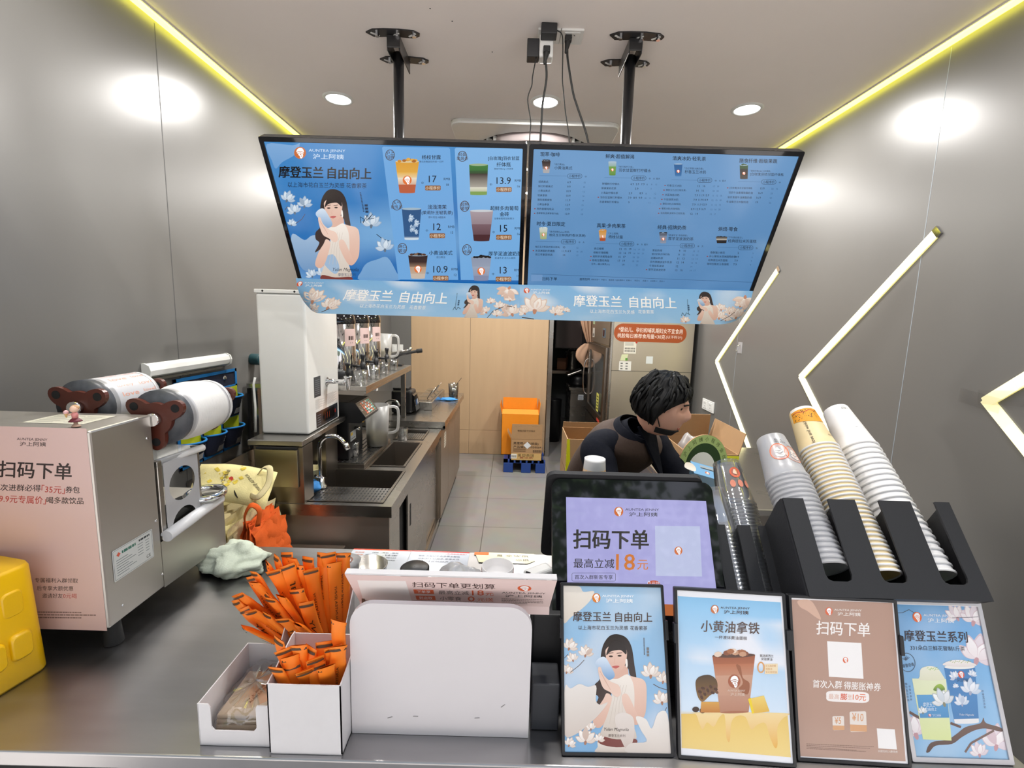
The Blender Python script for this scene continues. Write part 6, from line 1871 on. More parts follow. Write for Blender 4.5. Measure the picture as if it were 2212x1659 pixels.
# ---------------------------------------------------------------- straw boxes and paper-wrapped straws
open_box('straw_box', -.432, -.297, .772, .885, .144, .165, 'white card box of orange-wrapped straws, in front beside the blank white board', 'straw box', [(0, 0), (.113, 0), (.113, .168), (.098, .168), (.03, .150), (0, .144)])
open_box('straw_box', -.470, -.340, .895, 1.03, .120, .225, 'taller white card box of orange-wrapped straws, behind the front straw box', 'straw box', [(0, 0), (.135, 0), (.135, .228), (.10, .228), (.0, .125)])
IN = (lin('#fa841c'), lin('#5e3a14'), lin('#e86a08'))
def straw_mesh(kind, seed):
    """paper sleeve: flat crimped ends, round in the middle, with end stripes and lettering"""
    L, wd, th = .255 if kind != 2 else .235, .0148, .0060
    q = MB()
    nu, nv = 10, 22
    cols = {}
    rs = random.Random(seed)
    bend = rs.uniform(-.02, .02)
    def f(u, v):
        a = 2 * math.pi * u
        e = min(1, min(v, 1 - v) / .07)
        e = e * e * (3 - 2 * e)
        x = math.cos(a) * wd * (1.12 - .12 * e)
        y = math.sin(a) * th * (.10 + .90 * e)
        x += .002 * noise.noise(V(v * 6, u * 2, seed)) 
        y += .003 * noise.noise(V(v * 5, u * 2, seed + 9)) + bend * 4 * (v - .5) ** 2 * .6
        return V(x, y, L * v)
    vs = [f(i / nu, j / nv) for j in range(nv + 1) for i in range(nu)]
    fs = [(j * nu + i, j * nu + (i + 1) % nu, (j + 1) * nu + (i + 1) % nu, (j + 1) * nu + i) for j in range(nv) for i in range(nu)]
    q.add(vs, fs, 0, True)
    for i in range(len(vs)):
        q.c[i] = IN[0]
    a_ = Art(lambda u, v, h: V(u, -(th + .0012 - bend * 4 * (v / L - .5) ** 2 * .6) - h, v))
    a_.L = 1
    def skin_(u, v, h):
        e = min(1, min(v / L, 1 - v / L) / .07)
        e = max(0, e * e * (3 - 2 * e))
        k_ = max(0, 1 - (u / (wd * (1.12 - .12 * e))) ** 2) ** .5
        return V(u, -(th * (.10 + .90 * e) * k_ + .0016 + h) + .003 * noise.noise(V(v / L * 5, .7, seed + 9)) + bend * 4 * (v / L - .5) ** 2 * .6, v)
    a_.place = skin_
    st = [(-1 + .2 * i) * wd * 1.0 for i in range(11)]
    a_.raw([(x, L * .965 + dz) for x in st for dz in (0, .0042)], [(2 * i, 2 * i + 2, 2 * i + 3, 2 * i + 1) for i in range(10)], [lin('#4a3018')] * 22)
    vs2, fs2, _ = glyphs('AUNTEA JENNY' if kind else 'JENNY')
    w2, h2 = (.012, .10) if kind == 0 else (.0065, .085)
    a_.raw([((b_ - .5) * -w2 if seed % 2 else (b_ - .5) * w2, L * .45 + (a2 if not seed % 2 else 1 - a2) * h2) for a2, b_ in vs2], fs2, [lin('#40280e')] * len(vs2))
    q.merge(a_, 0)
    return q
protos = []
for k in range(6):
    o_ = straw_mesh(k % 3, k).build('straw', attr_mat('orange_straw_paper', .55) if k == 0 else bpy.data.materials['orange_straw_paper'])
    protos.append(o_)
used = set()
def straw(k, base, tip, yaw, label, group):
    p = protos[k % 6]
    if k % 6 in used:
        o_ = p.copy(); COL.objects.link(o_)
    else:
        o_ = p; used.add(k % 6)
    z = (V(*tip) - V(*base)).normalized()
    x = V(math.cos(yaw), math.sin(yaw), 0)
    x = (x - z * x.dot(z)).normalized()
    y = z.cross(x)
    m_ = Matrix((x, y, z)).transposed().to_4x4()
    L = .255 if (k % 3) != 2 else .235
    m_.translation = V(*tip) - z * L
    o_.matrix_world = m_
    tag(o_, label, 'straw', group)
rs = random.Random(5)
rear = [(-.585, .93, .995), (-.571, .935, 1.022), (-.552, .94, 1.045), (-.539, .945, 1.066), (-.531, .93, 1.052), (-.52, .95, 1.078), (-.504, .95, 1.092), (-.496, .94, 1.075), (-.484, .955, 1.096), (-.472, .945, 1.082), (-.464, .96, 1.091), (-.452, .95, 1.075), (-.439, .96, 1.085), (-.425, .955, 1.07), (-.408, .965, 1.092), (-.393, .97, 1.099), (-.378, .965, 1.08), (-.361, .975, 1.092),
        (-.56, .92, .985), (-.535, .915, 1.0), (-.515, .92, 1.02), (-.49, .91, 1.03), (-.465, .91, 1.035), (-.44, .915, 1.04), (-.42, .91, 1.01), (-.545, .91, .965), (-.505, .90, .985), (-.46, .895, .995), (-.43, .90, .98)]
for k, tp in enumerate(rear):
    tp = V(*tp)
    bx = min(-.355, max(-.452, -.41 + (tp.x + .45) * .42))
    by = .985 + .02 * rs.uniform(-1, 1)
    straw(k, (bx, by, .83), tp, rs.uniform(-.5, .5) + (-.5 if tp.x < -.5 else 0), 'orange paper-wrapped straw in the taller rear straw box', 'straws in the rear white box')
front = [(-.43, .80, 1.005), (-.415, .805, .995), (-.40, .80, .985), (-.385, .80, 1.0), (-.37, .805, .99), (-.355, .80, .985), (-.34, .81, .995), (-.325, .81, 1.0), (-.312, .82, 1.045), (-.31, .80, 1.0), (-.395, .79, .965), (-.37, .788, .970), (-.345, .788, .965), (-.42, .79, .97), (-.33, .79, .975)]
for k, tp in enumerate(front):
    tp = V(*tp)
    bx = min(-.318, max(-.412, -.365 + (tp.x + .365) * .55))
    straw(k + 2, (bx, .845 + .02 * rs.uniform(-1, 1), .81), tp, rs.uniform(-.6, .6), 'orange paper-wrapped straw in the front straw box', 'straws in the front white box')

# ---------------------------------------------------------------- blank white board with the black organizer behind it
t = thing('white_board', (-.12, .82, CZ), 'blank white board with rounded top corners standing at the middle of the counter', 'board')
out = rrect(.346, .277, .045, 8, 0, 0, (0, 0, 1, 1))
MB().prism(out, (-.295, .832, CZ + .0006), (1, 0, 0), (0, 0, 1), .012).build('panel', mat('scuffed_white_panel', (.70, .665, .675), .5, var=.025, scale=9), t, bevel=.0025)
for x, z, a in ((-.22, .838, .3), (-.17, .842, 0), (-.05, .842, .1), (.0, .87, .7)):
    MB().box((x, .8194, z), (.010, .0006, .0012), ax=(V(math.cos(a), 0, math.sin(a)), V(0, 1, 0), V(-math.sin(a), 0, math.cos(a)))).build('scuff', mat('grey_scuff', (.3, .28, .28), .7) if 'grey_scuff' not in bpy.data.materials else bpy.data.materials['grey_scuff'], t)
MB().span((-.285, .833, CZ + .0006), (.04, .87, CZ + .004)).build('foot', M['card'], t)
t = thing('black_organizer', (-.12, 1.0, CZ), 'black open organizer behind the blank white board', 'organizer')
MB().span((-.285, .875, CZ + .0006), (.05, 1.06, CZ + .01)).span((-.285, .875, CZ + .01), (-.279, 1.06, .92)).span((.044, .875, CZ + .01), (.05, 1.06, .92)).span((-.279, 1.054, CZ + .01), (.044, 1.06, .90)).span((-.279, .892, CZ + .01), (.044, .897, .90)).build('box', M['black_matte'], t)
MB().span((-.291, .88, CZ + .02), (-.2853, .99, 1.05)).build('side_board', M['wood_brown'], t)
t = thing('card_reader', (.083, .86, CZ), 'small dark grey box on the counter between the white board and magnolia poster', 'box')
MB().span((.056, .838, CZ + .0006), (.112, .90, .903)).build('body', mat('charcoal_plastic', (.028, .03, .036), .5), t, bevel=.003)
# pink folded sign
t = thing('folded_sign', (-.1, .88, 1.0), 'pink folded card sign above the blank white board', 'sign')
TLs, BLs = V(-.304, .826, 1.131), V(-.304, .888, 1.036)
uy_ = (TLs - BLs); hS = uy_.length; uy_.normalize()
wS = .399
art = Art(plane_place(BLs, (1, .0, 0), uy_))
art.L = 0; art.poly([(.006, 0), (wS - .006, 0), (wS, hS), (0, hS)], '#ecd3cf')
art.page = homography([(80, 268), (1648, 264), (1597, 442), (158, 444)], [(0, hS), (wS, hS), (wS - .006, 0), (.006, 0)])
art.L = 1
art.poly([(165, 302), (522, 298), (552, 428), (188, 434)], '#f6f0ee')
art.text('扫码下单更划算', 568, 319, 1185, 317, 34, '#4a3430', .014)
for y, tx in ((365, '下单享'), (406, '到店取')):
    art.poly([(572 + (y - 365) * .3, y - 14), (722 + (y - 365) * .2, y - 15), (726 + (y - 365) * .2, y + 13), (578 + (y - 365) * .3, y + 14)], '#dc6234')
art.L = 2
art.text('下单享', 598, 365, 698, 364, 18, '#ffffff'); art.text('到店取', 610, 406, 710, 405, 18, '#ffffff')
art.L = 1
art.text('最高立减', 760, 366, 986, 364, 26, '#4a3a38'); art.text('18', 1010, 362, 1100, 360, 32, '#dc6234', .02); art.text('元', 1112, 365, 1172, 364, 26, '#dc6234', .01)
art.text('小零食', 766, 405, 930, 404, 26, '#4a3a38'); art.text('0', 976, 403, 1028, 402, 32, '#dc6234', .02); art.text('元送', 1046, 406, 1170, 405, 24, '#dc6234', .01)
art.text('(小程序&美团&抖音&淘宝闪购等平台用户)', 700, 429, 1080, 427, 9, '#4a3a38')
art.logo(1405, 322, 52, 19, '#dc6234')
art.text('AUNTEA JENNY', 1235, 356, 1564, 354, 13, '#2a1e1c', .012); art.text('沪上阿姨', 1260, 375, 1540, 373, 16, '#2a1e1c', .02)
for k in range(4): art.greek(1232, 396 + k * 10, 1548 - (120 if k == 3 else 0), 395 + k * 10, 5, '#9a8480', 22)
MB().merge(art, 0).build('front_face', M['print'], t)
MB().prism([(0, 0), (wS, 0), (wS, .014), (0, .014)], TLs + V(0, 0, .0005), (1, 0, 0), (0, 1, .1), .003).build('top_fold', M['card'], t)
MB().span((-.298, .8885, 1.018), (.089, .8905, 1.036)).build('lower_flap', mat('pink_card', '#ecd3cf', .5), t)
MB().prism([(0, 0), (wS, 0), (wS, .06), (0, .06)], TLs + V(0, .0155, .001), (1, 0, 0), V(0, .85, -.53).normalized(), .002).build('rear_face', M['card'], t)
# things on the counter behind the sign
def sheet(name, x0, x1, y0, y1, label, draw, z=CZ + .0012):
    art = Art(lambda u, v, h: V(x1 - u, y1 - v, z + h + .002 * math.sin(u * 12)))
    art.L = 0
    draw(art, x1 - x0, y1 - y0)
    return tag(MB().merge(art, 0).build(name, M['print_gloss'], loc=((x0 + x1) / 2, (y0 + y1) / 2, CZ)), label, 'notice')
def d1(a, w, h):
    a.rect(0, 0, w, h, '#bfc4cd'); a.L = 1; a.rect(0, 0, w, .008, '#c84838')
    a.text('外卖注意事项', .05, h - .04, w - .05, h - .04, .018, '#b8945a')
    a.text('一饮二吸三打包,看货温提袋', .03, h - .06, w - .03, h - .06, .009, '#b8945a')
    for k, s_ in enumerate(('杯袋、冷热、加料', '密封、干净', '有料大满瓶、无料平、奶乳三', '加料碰撞、勺子、奶盖封')):
        a.text(s_, .04, .025 + k * .016, .13 + .02 * (k % 2), .025 + k * .016, .009, '#3a4050')
        a.text('漏提袋', w - .045, .025 + k * .016, w - .012, .025 + k * .016, .009, '#c87850')
def d2(a, w, h):
    a.rect(0, 0, w, h, '#b9bfca'); a.L = 1; a.rect(0, 0, w, .008, '#c23a38')
    a.text('听注意事项', .05, h - .045, w - .05, h - .045, .018, '#a8905a')
    a.text('「此处为停机洋」', .01, .018, .08, .018, .008, '#c23a38')
    for k, s_ in enumerate(('店铺主管电话,今日留言,海报', '见大家答,准就马上找成长', '完己,先听顾客把话说')):
        a.text(s_, .03, .035 + k * .018, w - .03, .035 + k * .018, .010, '#4a5468')
    a.logo(.06, h - .02, .008); a.text('沪上阿姨', .075, h - .02, .12, h - .02, .008, '#4a5468')
sheet('laminated_notice', -.535, -.334, 1.335, 1.548, 'laminated white notice with gold heading lying next to the sealing machine cloth', d1)
sheet('laminated_notice', -.332, -.131, 1.335, 1.546, 'laminated white notice with a red edge lying second along the far counter edge', d2)
def d3(a, w, h):
    a.poly([(0, 0), (w, 0), (w - .02, h), (.025, h), (0, h - .02)], '#e2dcb8'); a.L = 1; a.rect(w - .05, 0, w, .02, '#e0703a')
    a.text('用安全', .02, .02, .10, .02, .014, '#4a4030'); a.text('用心', .02, .045, .065, .045, .014, '#4a4030'); a.text('赢', .11, .02, .13, .02, .014, '#4a4030')
sheet('notice_card', -.114, .094, 1.478, 1.547, 'cream notice card lying at the far counter edge beside the tape roll', d3)
t = thing('steel_bowl', (-.40, 1.22, CZ), 'round stainless canister rim showing behind the pink sign', 'canister')
MB().lathe([(.001, .002), (.052, .002), (.055, .104), (.058, .106), (.055, .108), (.049, .008), (.001, .008)], (-.40, 1.26, CZ), n=32).build('body', M['steel'], t)
t = thing('black_jar', (-.255, 1.255, CZ), 'black round jar lid showing behind the pink sign', 'jar')
MB().lathe([(.001, .001), (.036, .001), (.036, .085), (.041, .088), (.041, .104), (.036, .108), (.001, .108)], (-.262, 1.255, CZ), n=28).build('body', M['black'], t)
crumple('plastic_bag', M['bag_grey'], (-.135, 1.27, CZ), .064, 'crumpled thin grey plastic bag behind the pink sign', 'bag', 21, .9, .35, 30)
t = thing('tape_roll', (-.026, 1.32, CZ), 'white cup with a dark red band standing behind the pink sign', 'cup')
MB().lathe([(.001, .001), (.043, .001), (.047, .092), (.044, .092), (.044, .070), (.001, .070)], (-.027, 1.30, CZ), n=32).build('body', M['card'], t)
MB().lathe([(.0465, .062), (.0480, .082)], (-.027, 1.30, CZ), n=32).build('band', mat('dark_red_band', '#7a1e2a', .4), t)
t = thing('black_tub', (.03, 1.18, CZ), 'low black round tub behind the pink sign, in front of the banded cup', 'tub')
MB().lathe([(.001, .001), (.04, .001), (.042, .118), (.001, .122)], (.012, 1.16, CZ + .001), n=28).build('body', M['black'], t)
t = thing('barcode_scanner', (.105, 1.37, CZ), 'white barcode scanner lying behind the pink sign next to the till', 'scanner')
MB().box((.098, 1.36, CZ + .035), (.085, .05, .034), ax=(V(.9, .42, .12).normalized(), V(-.42, .9, 0).normalized(), V(-.1, 0, 1).normalized())).build('head', M['white'], t, bevel=.010, seg=3)
MB().span((.07, 1.30, CZ + .001), (.12, 1.34, CZ + .03)).build('grip', M['white'], t, bevel=.008)
MB().tube([(.06, 1.335, CZ + .03), (.066, 1.345, CZ + .05)], .008, 8).build('window', M['slot'], t)
t = thing('printed_cup', (-.45, 1.155, CZ), 'white cup printed with grey branches behind the taller straw box', 'cup')
MB().lathe([(.001, .001), (.034, .001), (.043, .145), (.041, .145), (.032, .005)], (-.42, 1.10, CZ), n=32).build('body', M['frost_cup'], t)
a = Art(lambda u, v, h: V(-.42 + (.0345 + v * .062 + h) * math.cos(u), 1.10 + (.0345 + v * .062 + h) * math.sin(u), CZ + v))
a.text('AUNTEA JENNY', -1.3, .10, -2.2, .10, .012, '#4a4a4a')
for k in range(9): a.poly([(-1.2 - .1 * k, .03), (-1.15 - .1 * k, .035), (-1.3 - .1 * k, .075), (-1.32 - .1 * k, .07)], '#8a8a88')
MB().merge(a, 0).build('printing', M['print'], t)
t = thing('lidded_cup', (-.46, 1.22, CZ), 'frosted cup with a brown logo seal behind the straws', 'cup')
MB().lathe([(.001, .001), (.032, .001), (.042, .105), (.046, .110), (.001, .112)], (-.468, 1.27, CZ), n=28).build('body', M['frost_cup'], t)
a = Art(plane_place((-.468, 1.27, CZ + .1125), (1, 0, 0), (0, 1, 0)))
a.circ(0, 0, .024, .024, .004, '#8a5a4a'); a.ell(0, 0, .016, .016, '#c8a898')
MB().merge(a, 0).build('seal', M['print'], t)
# ---------------------------------------------------------------- poster stands along the counter front
def poster(BL, BR, upv, h, px, px_print, label, draw, border=.0055, m_frame=None):
    BL, BR, uy_ = V(*BL), V(*BR), V(*upv).normalized()
    ux_ = (BR - BL); w = ux_.length; ux_.normalize()
    uy_ = (uy_ - ux_ * uy_.dot(ux_)).normalized()
    n_ = ux_.cross(uy_)
    t = thing('poster_stand', (BL + BR) / 2, label, 'poster stand', 'poster stands on the counter')
    o_ = BL + V(0, .004, .0008)
    mf = m_frame or M['black']
    MB().prism(rrect(w, h, .003, 3), o_ - n_ * .010, ux_, uy_, .009).build('backing', mf, t)
    MB().frame(rrect(w, h, .003, 3), rrect(w - 2 * border, h - 2 * border, .001, 3, border, border), o_ - n_ * .001, ux_, uy_, .004).build('frame', mf, t, bevel=.001)
    if not m_frame:
        for x in (0, w):
            p = o_ + ux_ * x + uy_ * (h * .72)
            MB().box(p + n_ * .0005, (.007, .036, .013), ax=(ux_, uy_, n_)).build('clip', mf, t, bevel=.001)
    foot = o_ + ux_ * (w / 2) + uy_ * (h * .6) - n_ * .0105
    base = V(foot.x, foot.y + .075, CZ + .001)
    MB().prism([(-.03, 0), (.03, 0), (.02, (foot - base).length), (-.02, (foot - base).length)], base, ux_, (foot - base).normalized(), .004).build('easel_leg', mf, t)
    b_ = border
    q4 = [(b_, h - b_), (w - b_, h - b_), (w - b_, b_), (b_, b_)]
    art = Art(plane_place(o_ + n_ * .0004, ux_, uy_))
    art.L = 0
    art.clip = (b_, b_, w - b_, h - b_)
    art.page = homography(px_print, q4)
    draw(art)
    MB().merge(art, 0).build('print', M['print_gloss'], t)
    return t

WT = ('#f3ece4', '#e9ddd2', '#fbf6f0')
def art1(a):
    sky_field(a, 112, 72, 1065, 1540, '#9fc4e2', '#7fb0d8', '#f2ece8', .75, 3, 1.6)
    a.L = 1
    a.smooth([(108, 72), (260, 80), (300, 130), (400, 125), (370, 200), (290, 280), (180, 360), (108, 400)], '#efe8de', '#dfd3c6')
    for f in ((160, 640, 78, 25), (195, 745, 60, -15), (310, 700, 75, 12), (135, 850, 60, 20), (905, 880, 95, 5), (1015, 930, 75, 15), (1000, 1110, 85, -5)):
        magnolia(a, *f, WT, '#a87860')
    a.line([(170, 850), (250, 790), (300, 740)], 5, '#5a4438'); a.line([(115, 725), (150, 690)], 5, '#5a4438'); a.line([(925, 950), (980, 980), (1050, 1000)], 6, '#5a4438'); a.line([(1020, 1190), (1040, 1150)], 5, '#5a4438')
    woman(a, lambda x, y: (x, y))
    a.L = 5
    a.smooth([(125, 960), (170, 990), (250, 950), (330, 975), (405, 965), (400, 1090), (440, 1130), (510, 1110), (420, 1220), (340, 1290), (220, 1380), (110, 1390), (108, 1100)], '#e6dfd8', '#cfc2b8')
    a.smooth([(570, 1240), (640, 1195), (730, 1230), (745, 1330), (730, 1430), (680, 1520), (610, 1400)], '#e2d8d0', '#d0c0b6')
    a.smooth([(760, 1230), (850, 1250), (900, 1330), (960, 1200), (1045, 1210), (1065, 1540), (680, 1538), (700, 1460), (850, 1440), (800, 1340)], '#ece6df', '#d8ccc2')
    for f in ((300, 1450, 100, 10), (350, 1340, 55, -10), (150, 1480, 60, 30), (420, 1440, 55, 15)):
        magnolia(a, *f, WT, '#a87860')
    a.L = 6
    a.brand(420, 186, 38, '#ffffff', '#e0802e', 1.18, .015, 42)
    tx = '#53423c'
    a.text('摩登玉兰', 200, 350, 552, 356, 88, tx, .014); a.text('自由向上', 592, 357, 932, 362, 86, tx, .014)
    a.text('以上海市花白玉兰为灵感', 248, 453, 708, 457, 38, tx); a.text('花香萦茶', 728, 458, 886, 460, 38, tx)
    a.text('Yulan Magnolia', 470, 1342, 692, 1344, 34, '#3a2e2a', 0, .3); a.text('摩登玉兰系列', 508, 1392, 660, 1394, 24, '#6a5a52')
    for k in range(14): a.rect(848, 545 + k * 11, 857, 553 + k * 11, '#6a6a70')
    for k in range(3): a.rect(874, 630 + k * 28, 896, 652 + k * 28, '#7a7878')
poster((.114, .781, CZ), (.327, .784, CZ), (.004, .125, .275), .303, [(105, 50), (1028, 72), (1085, 1575), (100, 1570)], [(112, 72), (1020, 95), (1065, 1540), (112, 1535)], 'black-framed poster of a long-haired woman among magnolias, beside the white board', art1)

def art2(a):
    a.rect(1100, 100, 2160, 1690, '#f0f0f4')
    a.L = 1
    T_, B_, Cw = lin('#8cc4ea'), lin('#d8e6f4'), lin('#f6f2f4')
    pg = a.page
    P = lambda u, v: (1118 + (2052 - 1118) * u + (v * 75 - 0) * u * 1.0 + 22 * v * (1 - u), (165 + (240 - 165) * u) + v * (1510 + 0 * u - 165 + 0) + (v * 105 * u - 75 * u * v) * 1.0)
    n1 = 16
    pts = [P(i / n1, j / 20) for j in range(21) for i in range(n1 + 1)]
    def colr(u, v):
        if v > .77: return lin('#eccb72')
        k = max(0, min(1, (noise.noise(V(u * 2.5 + 4, v * 4, 5)) + .12 + (u - .6) * .5) * 1.6)) if .1 < v < .45 else 0
        return mixc(mixc(T_, B_, v / .77), Cw, max(0, k) * .8)
    a.raw(pts, [(j * (n1 + 1) + i, j * (n1 + 1) + i + 1, (j + 1) * (n1 + 1) + i + 1, (j + 1) * (n1 + 1) + i) for j in range(20) for i in range(n1)], [colr(i / n1, j / 20) for j in range(21) for i in range(n1 + 1)])
    a.L = 2
    a.poly([(1136, 1208), (1500, 1212), (2105, 1245), (2130, 1618), (1135, 1512)], '#e9c468', '#f0d486')
    a.L = 3
    a.smooth([(1136, 1205), (1260, 1208), (1300, 1300), (1330, 1350), (1370, 1290), (1430, 1330), (1480, 1250), (1530, 1230), (1545, 1430), (1575, 1460), (1590, 1300), (1640, 1240), (1720, 1250), (1770, 1360), (1830, 1320), (1900, 1310), (1940, 1430), (1985, 1530), (2010, 1500), (2010, 1350), (2060, 1270), (2105, 1245), (2100, 1225), (1700, 1205), (1400, 1195)], '#f2d9a0', '#e8b04c')
    drink(a, 1620, 700, 1205, 390, 260, [(0, '#9a5434'), (.15, '#b8704c'), (.35, '#c99a80'), (.7, '#c09078'), (1, '#a8694a')], '#5a3a2c', ('#c89878', '#8a5034', '#e8d0bc', '#a86a44'))
    a.L = 5
    a.smooth([(1640, 790), (1680, 800), (1700, 900), (1760, 950), (1740, 1050), (1660, 1000), (1700, 940)], '#9a5c3c', None)
    a.smooth([(1270, 930), (1310, 880), (1400, 870), (1462, 920), (1462, 1010), (1400, 1050), (1330, 1105), (1285, 1050)], '#4a3620', '#8a6430')
    a.L = 6
    for k in range(16):
        a.ell(1300 + (k % 5) * 36 + (k // 5) * 8, 990 + (k // 5) * 26 - (k % 5) * 5, 20, 13, '#4e2e1c' if k % 2 else '#6d4a34', rot=20 * (k % 4), n=10)
    a.ell(1268, 1172, 32, 24, '#3a2416'); a.ell(1330, 1184, 28, 24, '#4a2e1c')
    a.poly([(1320, 1105), (1480, 1110), (1490, 1205), (1310, 1200)], '#d8a24a', '#c07830')
    a.poly([(1745, 1090), (1890, 1062), (1940, 1205), (1780, 1220)], '#eed070', '#e0b040'); a.poly([(1745, 1090), (1770, 1080), (1800, 1218), (1780, 1220)], '#f0d018')
    a.L = 7
    a.logo(1622, 930, 56, 60, '#a85c3c'); a.text('AUNTEA JENNY', 1560, 1012, 1720, 1018, 22, '#e8d4c4'); a.text('沪上阿姨', 1585, 1044, 1715, 1050, 30, '#e8d4c4')
    a.brand(1452, 288, 36, '#4a3830', '#c8703c', 1.12, .055, 38)
    tx = '#5a463e'
    a.text('小黄油拿铁', 1325, 430, 1855, 465, 104, tx, .014); a.text('一杯液体黄油蛋糕', 1450, 535, 1742, 552, 32, tx)
    a.text('甄选新西兰', 1858, 708, 1980, 714, 24, '#5a4a44'); a.text('安佳黄油', 1870, 738, 1970, 744, 24, '#5a4a44')
    a.circ(1866, 812, 34, 50, 12, '#e0a060'); a.rect(1900, 782, 2018, 872, '#f0dcb8'); a.L = 8
    for k, s_ in enumerate(('反式脂肪酸', '植脂末', '氢化植物油')): a.text(s_, 1908, 798 + k * 28, 1908 + (95, 62, 100)[k], 800 + k * 28, 20, '#d8a468')
poster((.334, .782, CZ), (.551, .770, CZ), (.010, .102, .281), .304, [(1097, 82), (2080, 190), (2165, 1680), (1115, 1590)], [(1112, 110), (2065, 185), (2150, 1675), (1128, 1575)], 'black-framed poster of an iced latte over dripping yellow butter', art2)

def art3(a):
    a.rect(60, 90, 1145, 1670, '#f2eef0')
    a.L = 1
    a.poly([(70, 118), (1050, 172), (1118, 1640), (108, 1570)], '#b5917f')
    a.L = 2
    a.smooth([(130, 130), (250, 130), (310, 210), (350, 310), (300, 290), (220, 230), (150, 190)], '#d8b09a')
    a.brand(430, 238, 36, '#f6efe8', '#e0663a', 1.12, .05, 38)
    a.text('扫码下单', 302, 385, 822, 420, 128, '#f8f2ee', .014)
    a.poly([(402, 516), (733, 540), (742, 873), (408, 846)], '#f6f2f0')
    a.text('首次入群', 250, 905, 530, 925, 74, '#f8f2ee', .01); a.text('得膨胀神券', 550, 928, 905, 955, 74, '#f8f2ee', .01)
    a.smooth([(400, 980), (580, 985), (760, 1000), (790, 1045), (760, 1092), (580, 1085), (400, 1070), (376, 1025)], '#f6eeea')
    a.L = 3
    a.text('最高', 400, 1026, 500, 1034, 48, '#e0b09a'); a.text('膨', 512, 1032, 576, 1036, 60, '#dc5a30', .02); a.text('至', 582, 1038, 622, 1042, 46, '#e0b09a'); a.text('10元', 632, 1038, 758, 1048, 60, '#e2703c', .01)
    a.rrect(428, 1210, 540, 1340, 12, '#e8ddd4'); a.rrect(595, 1172, 755, 1360, 14, '#e8ddd4')
    a.L = 4
    a.poly([(428, 1295), (540, 1300), (540, 1340), (430, 1338)], '#d8a070'); a.poly([(595, 1290), (755, 1300), (755, 1360), (597, 1352)], '#d8a070')
    a.text('¥5', 448, 1250, 512, 1252, 62, '#d8935a'); a.text('¥10', 618, 1222, 728, 1228, 74, '#d8935a')
    a.L = 2
    a.poly([(852, 1332), (1025, 1345), (1038, 1530), (860, 1515)], '#f2eeec')
    for k in range(4): a.greek(170, 1458 + k * 14, (820, 780, 650, 740)[k], 1500 + k * 14, 6, '#8a6a5c', 40)
    a.text('长按扫码入群领券', 855, 1540, 1045, 1552, 22, '#f2eae4')
    a.L = 3
    a.logo(574, 695, 26, 28, '#e0663a')
poster((.561, .784, CZ), (.771, .776, CZ), (.012, .090, .281), .297, [(45, 75), (1080, 145), (1155, 1670), (100, 1600)], [(65, 100), (1062, 170), (1140, 1665), (105, 1580)], 'black-framed brown poster with white lettering, third along the counter', art3)

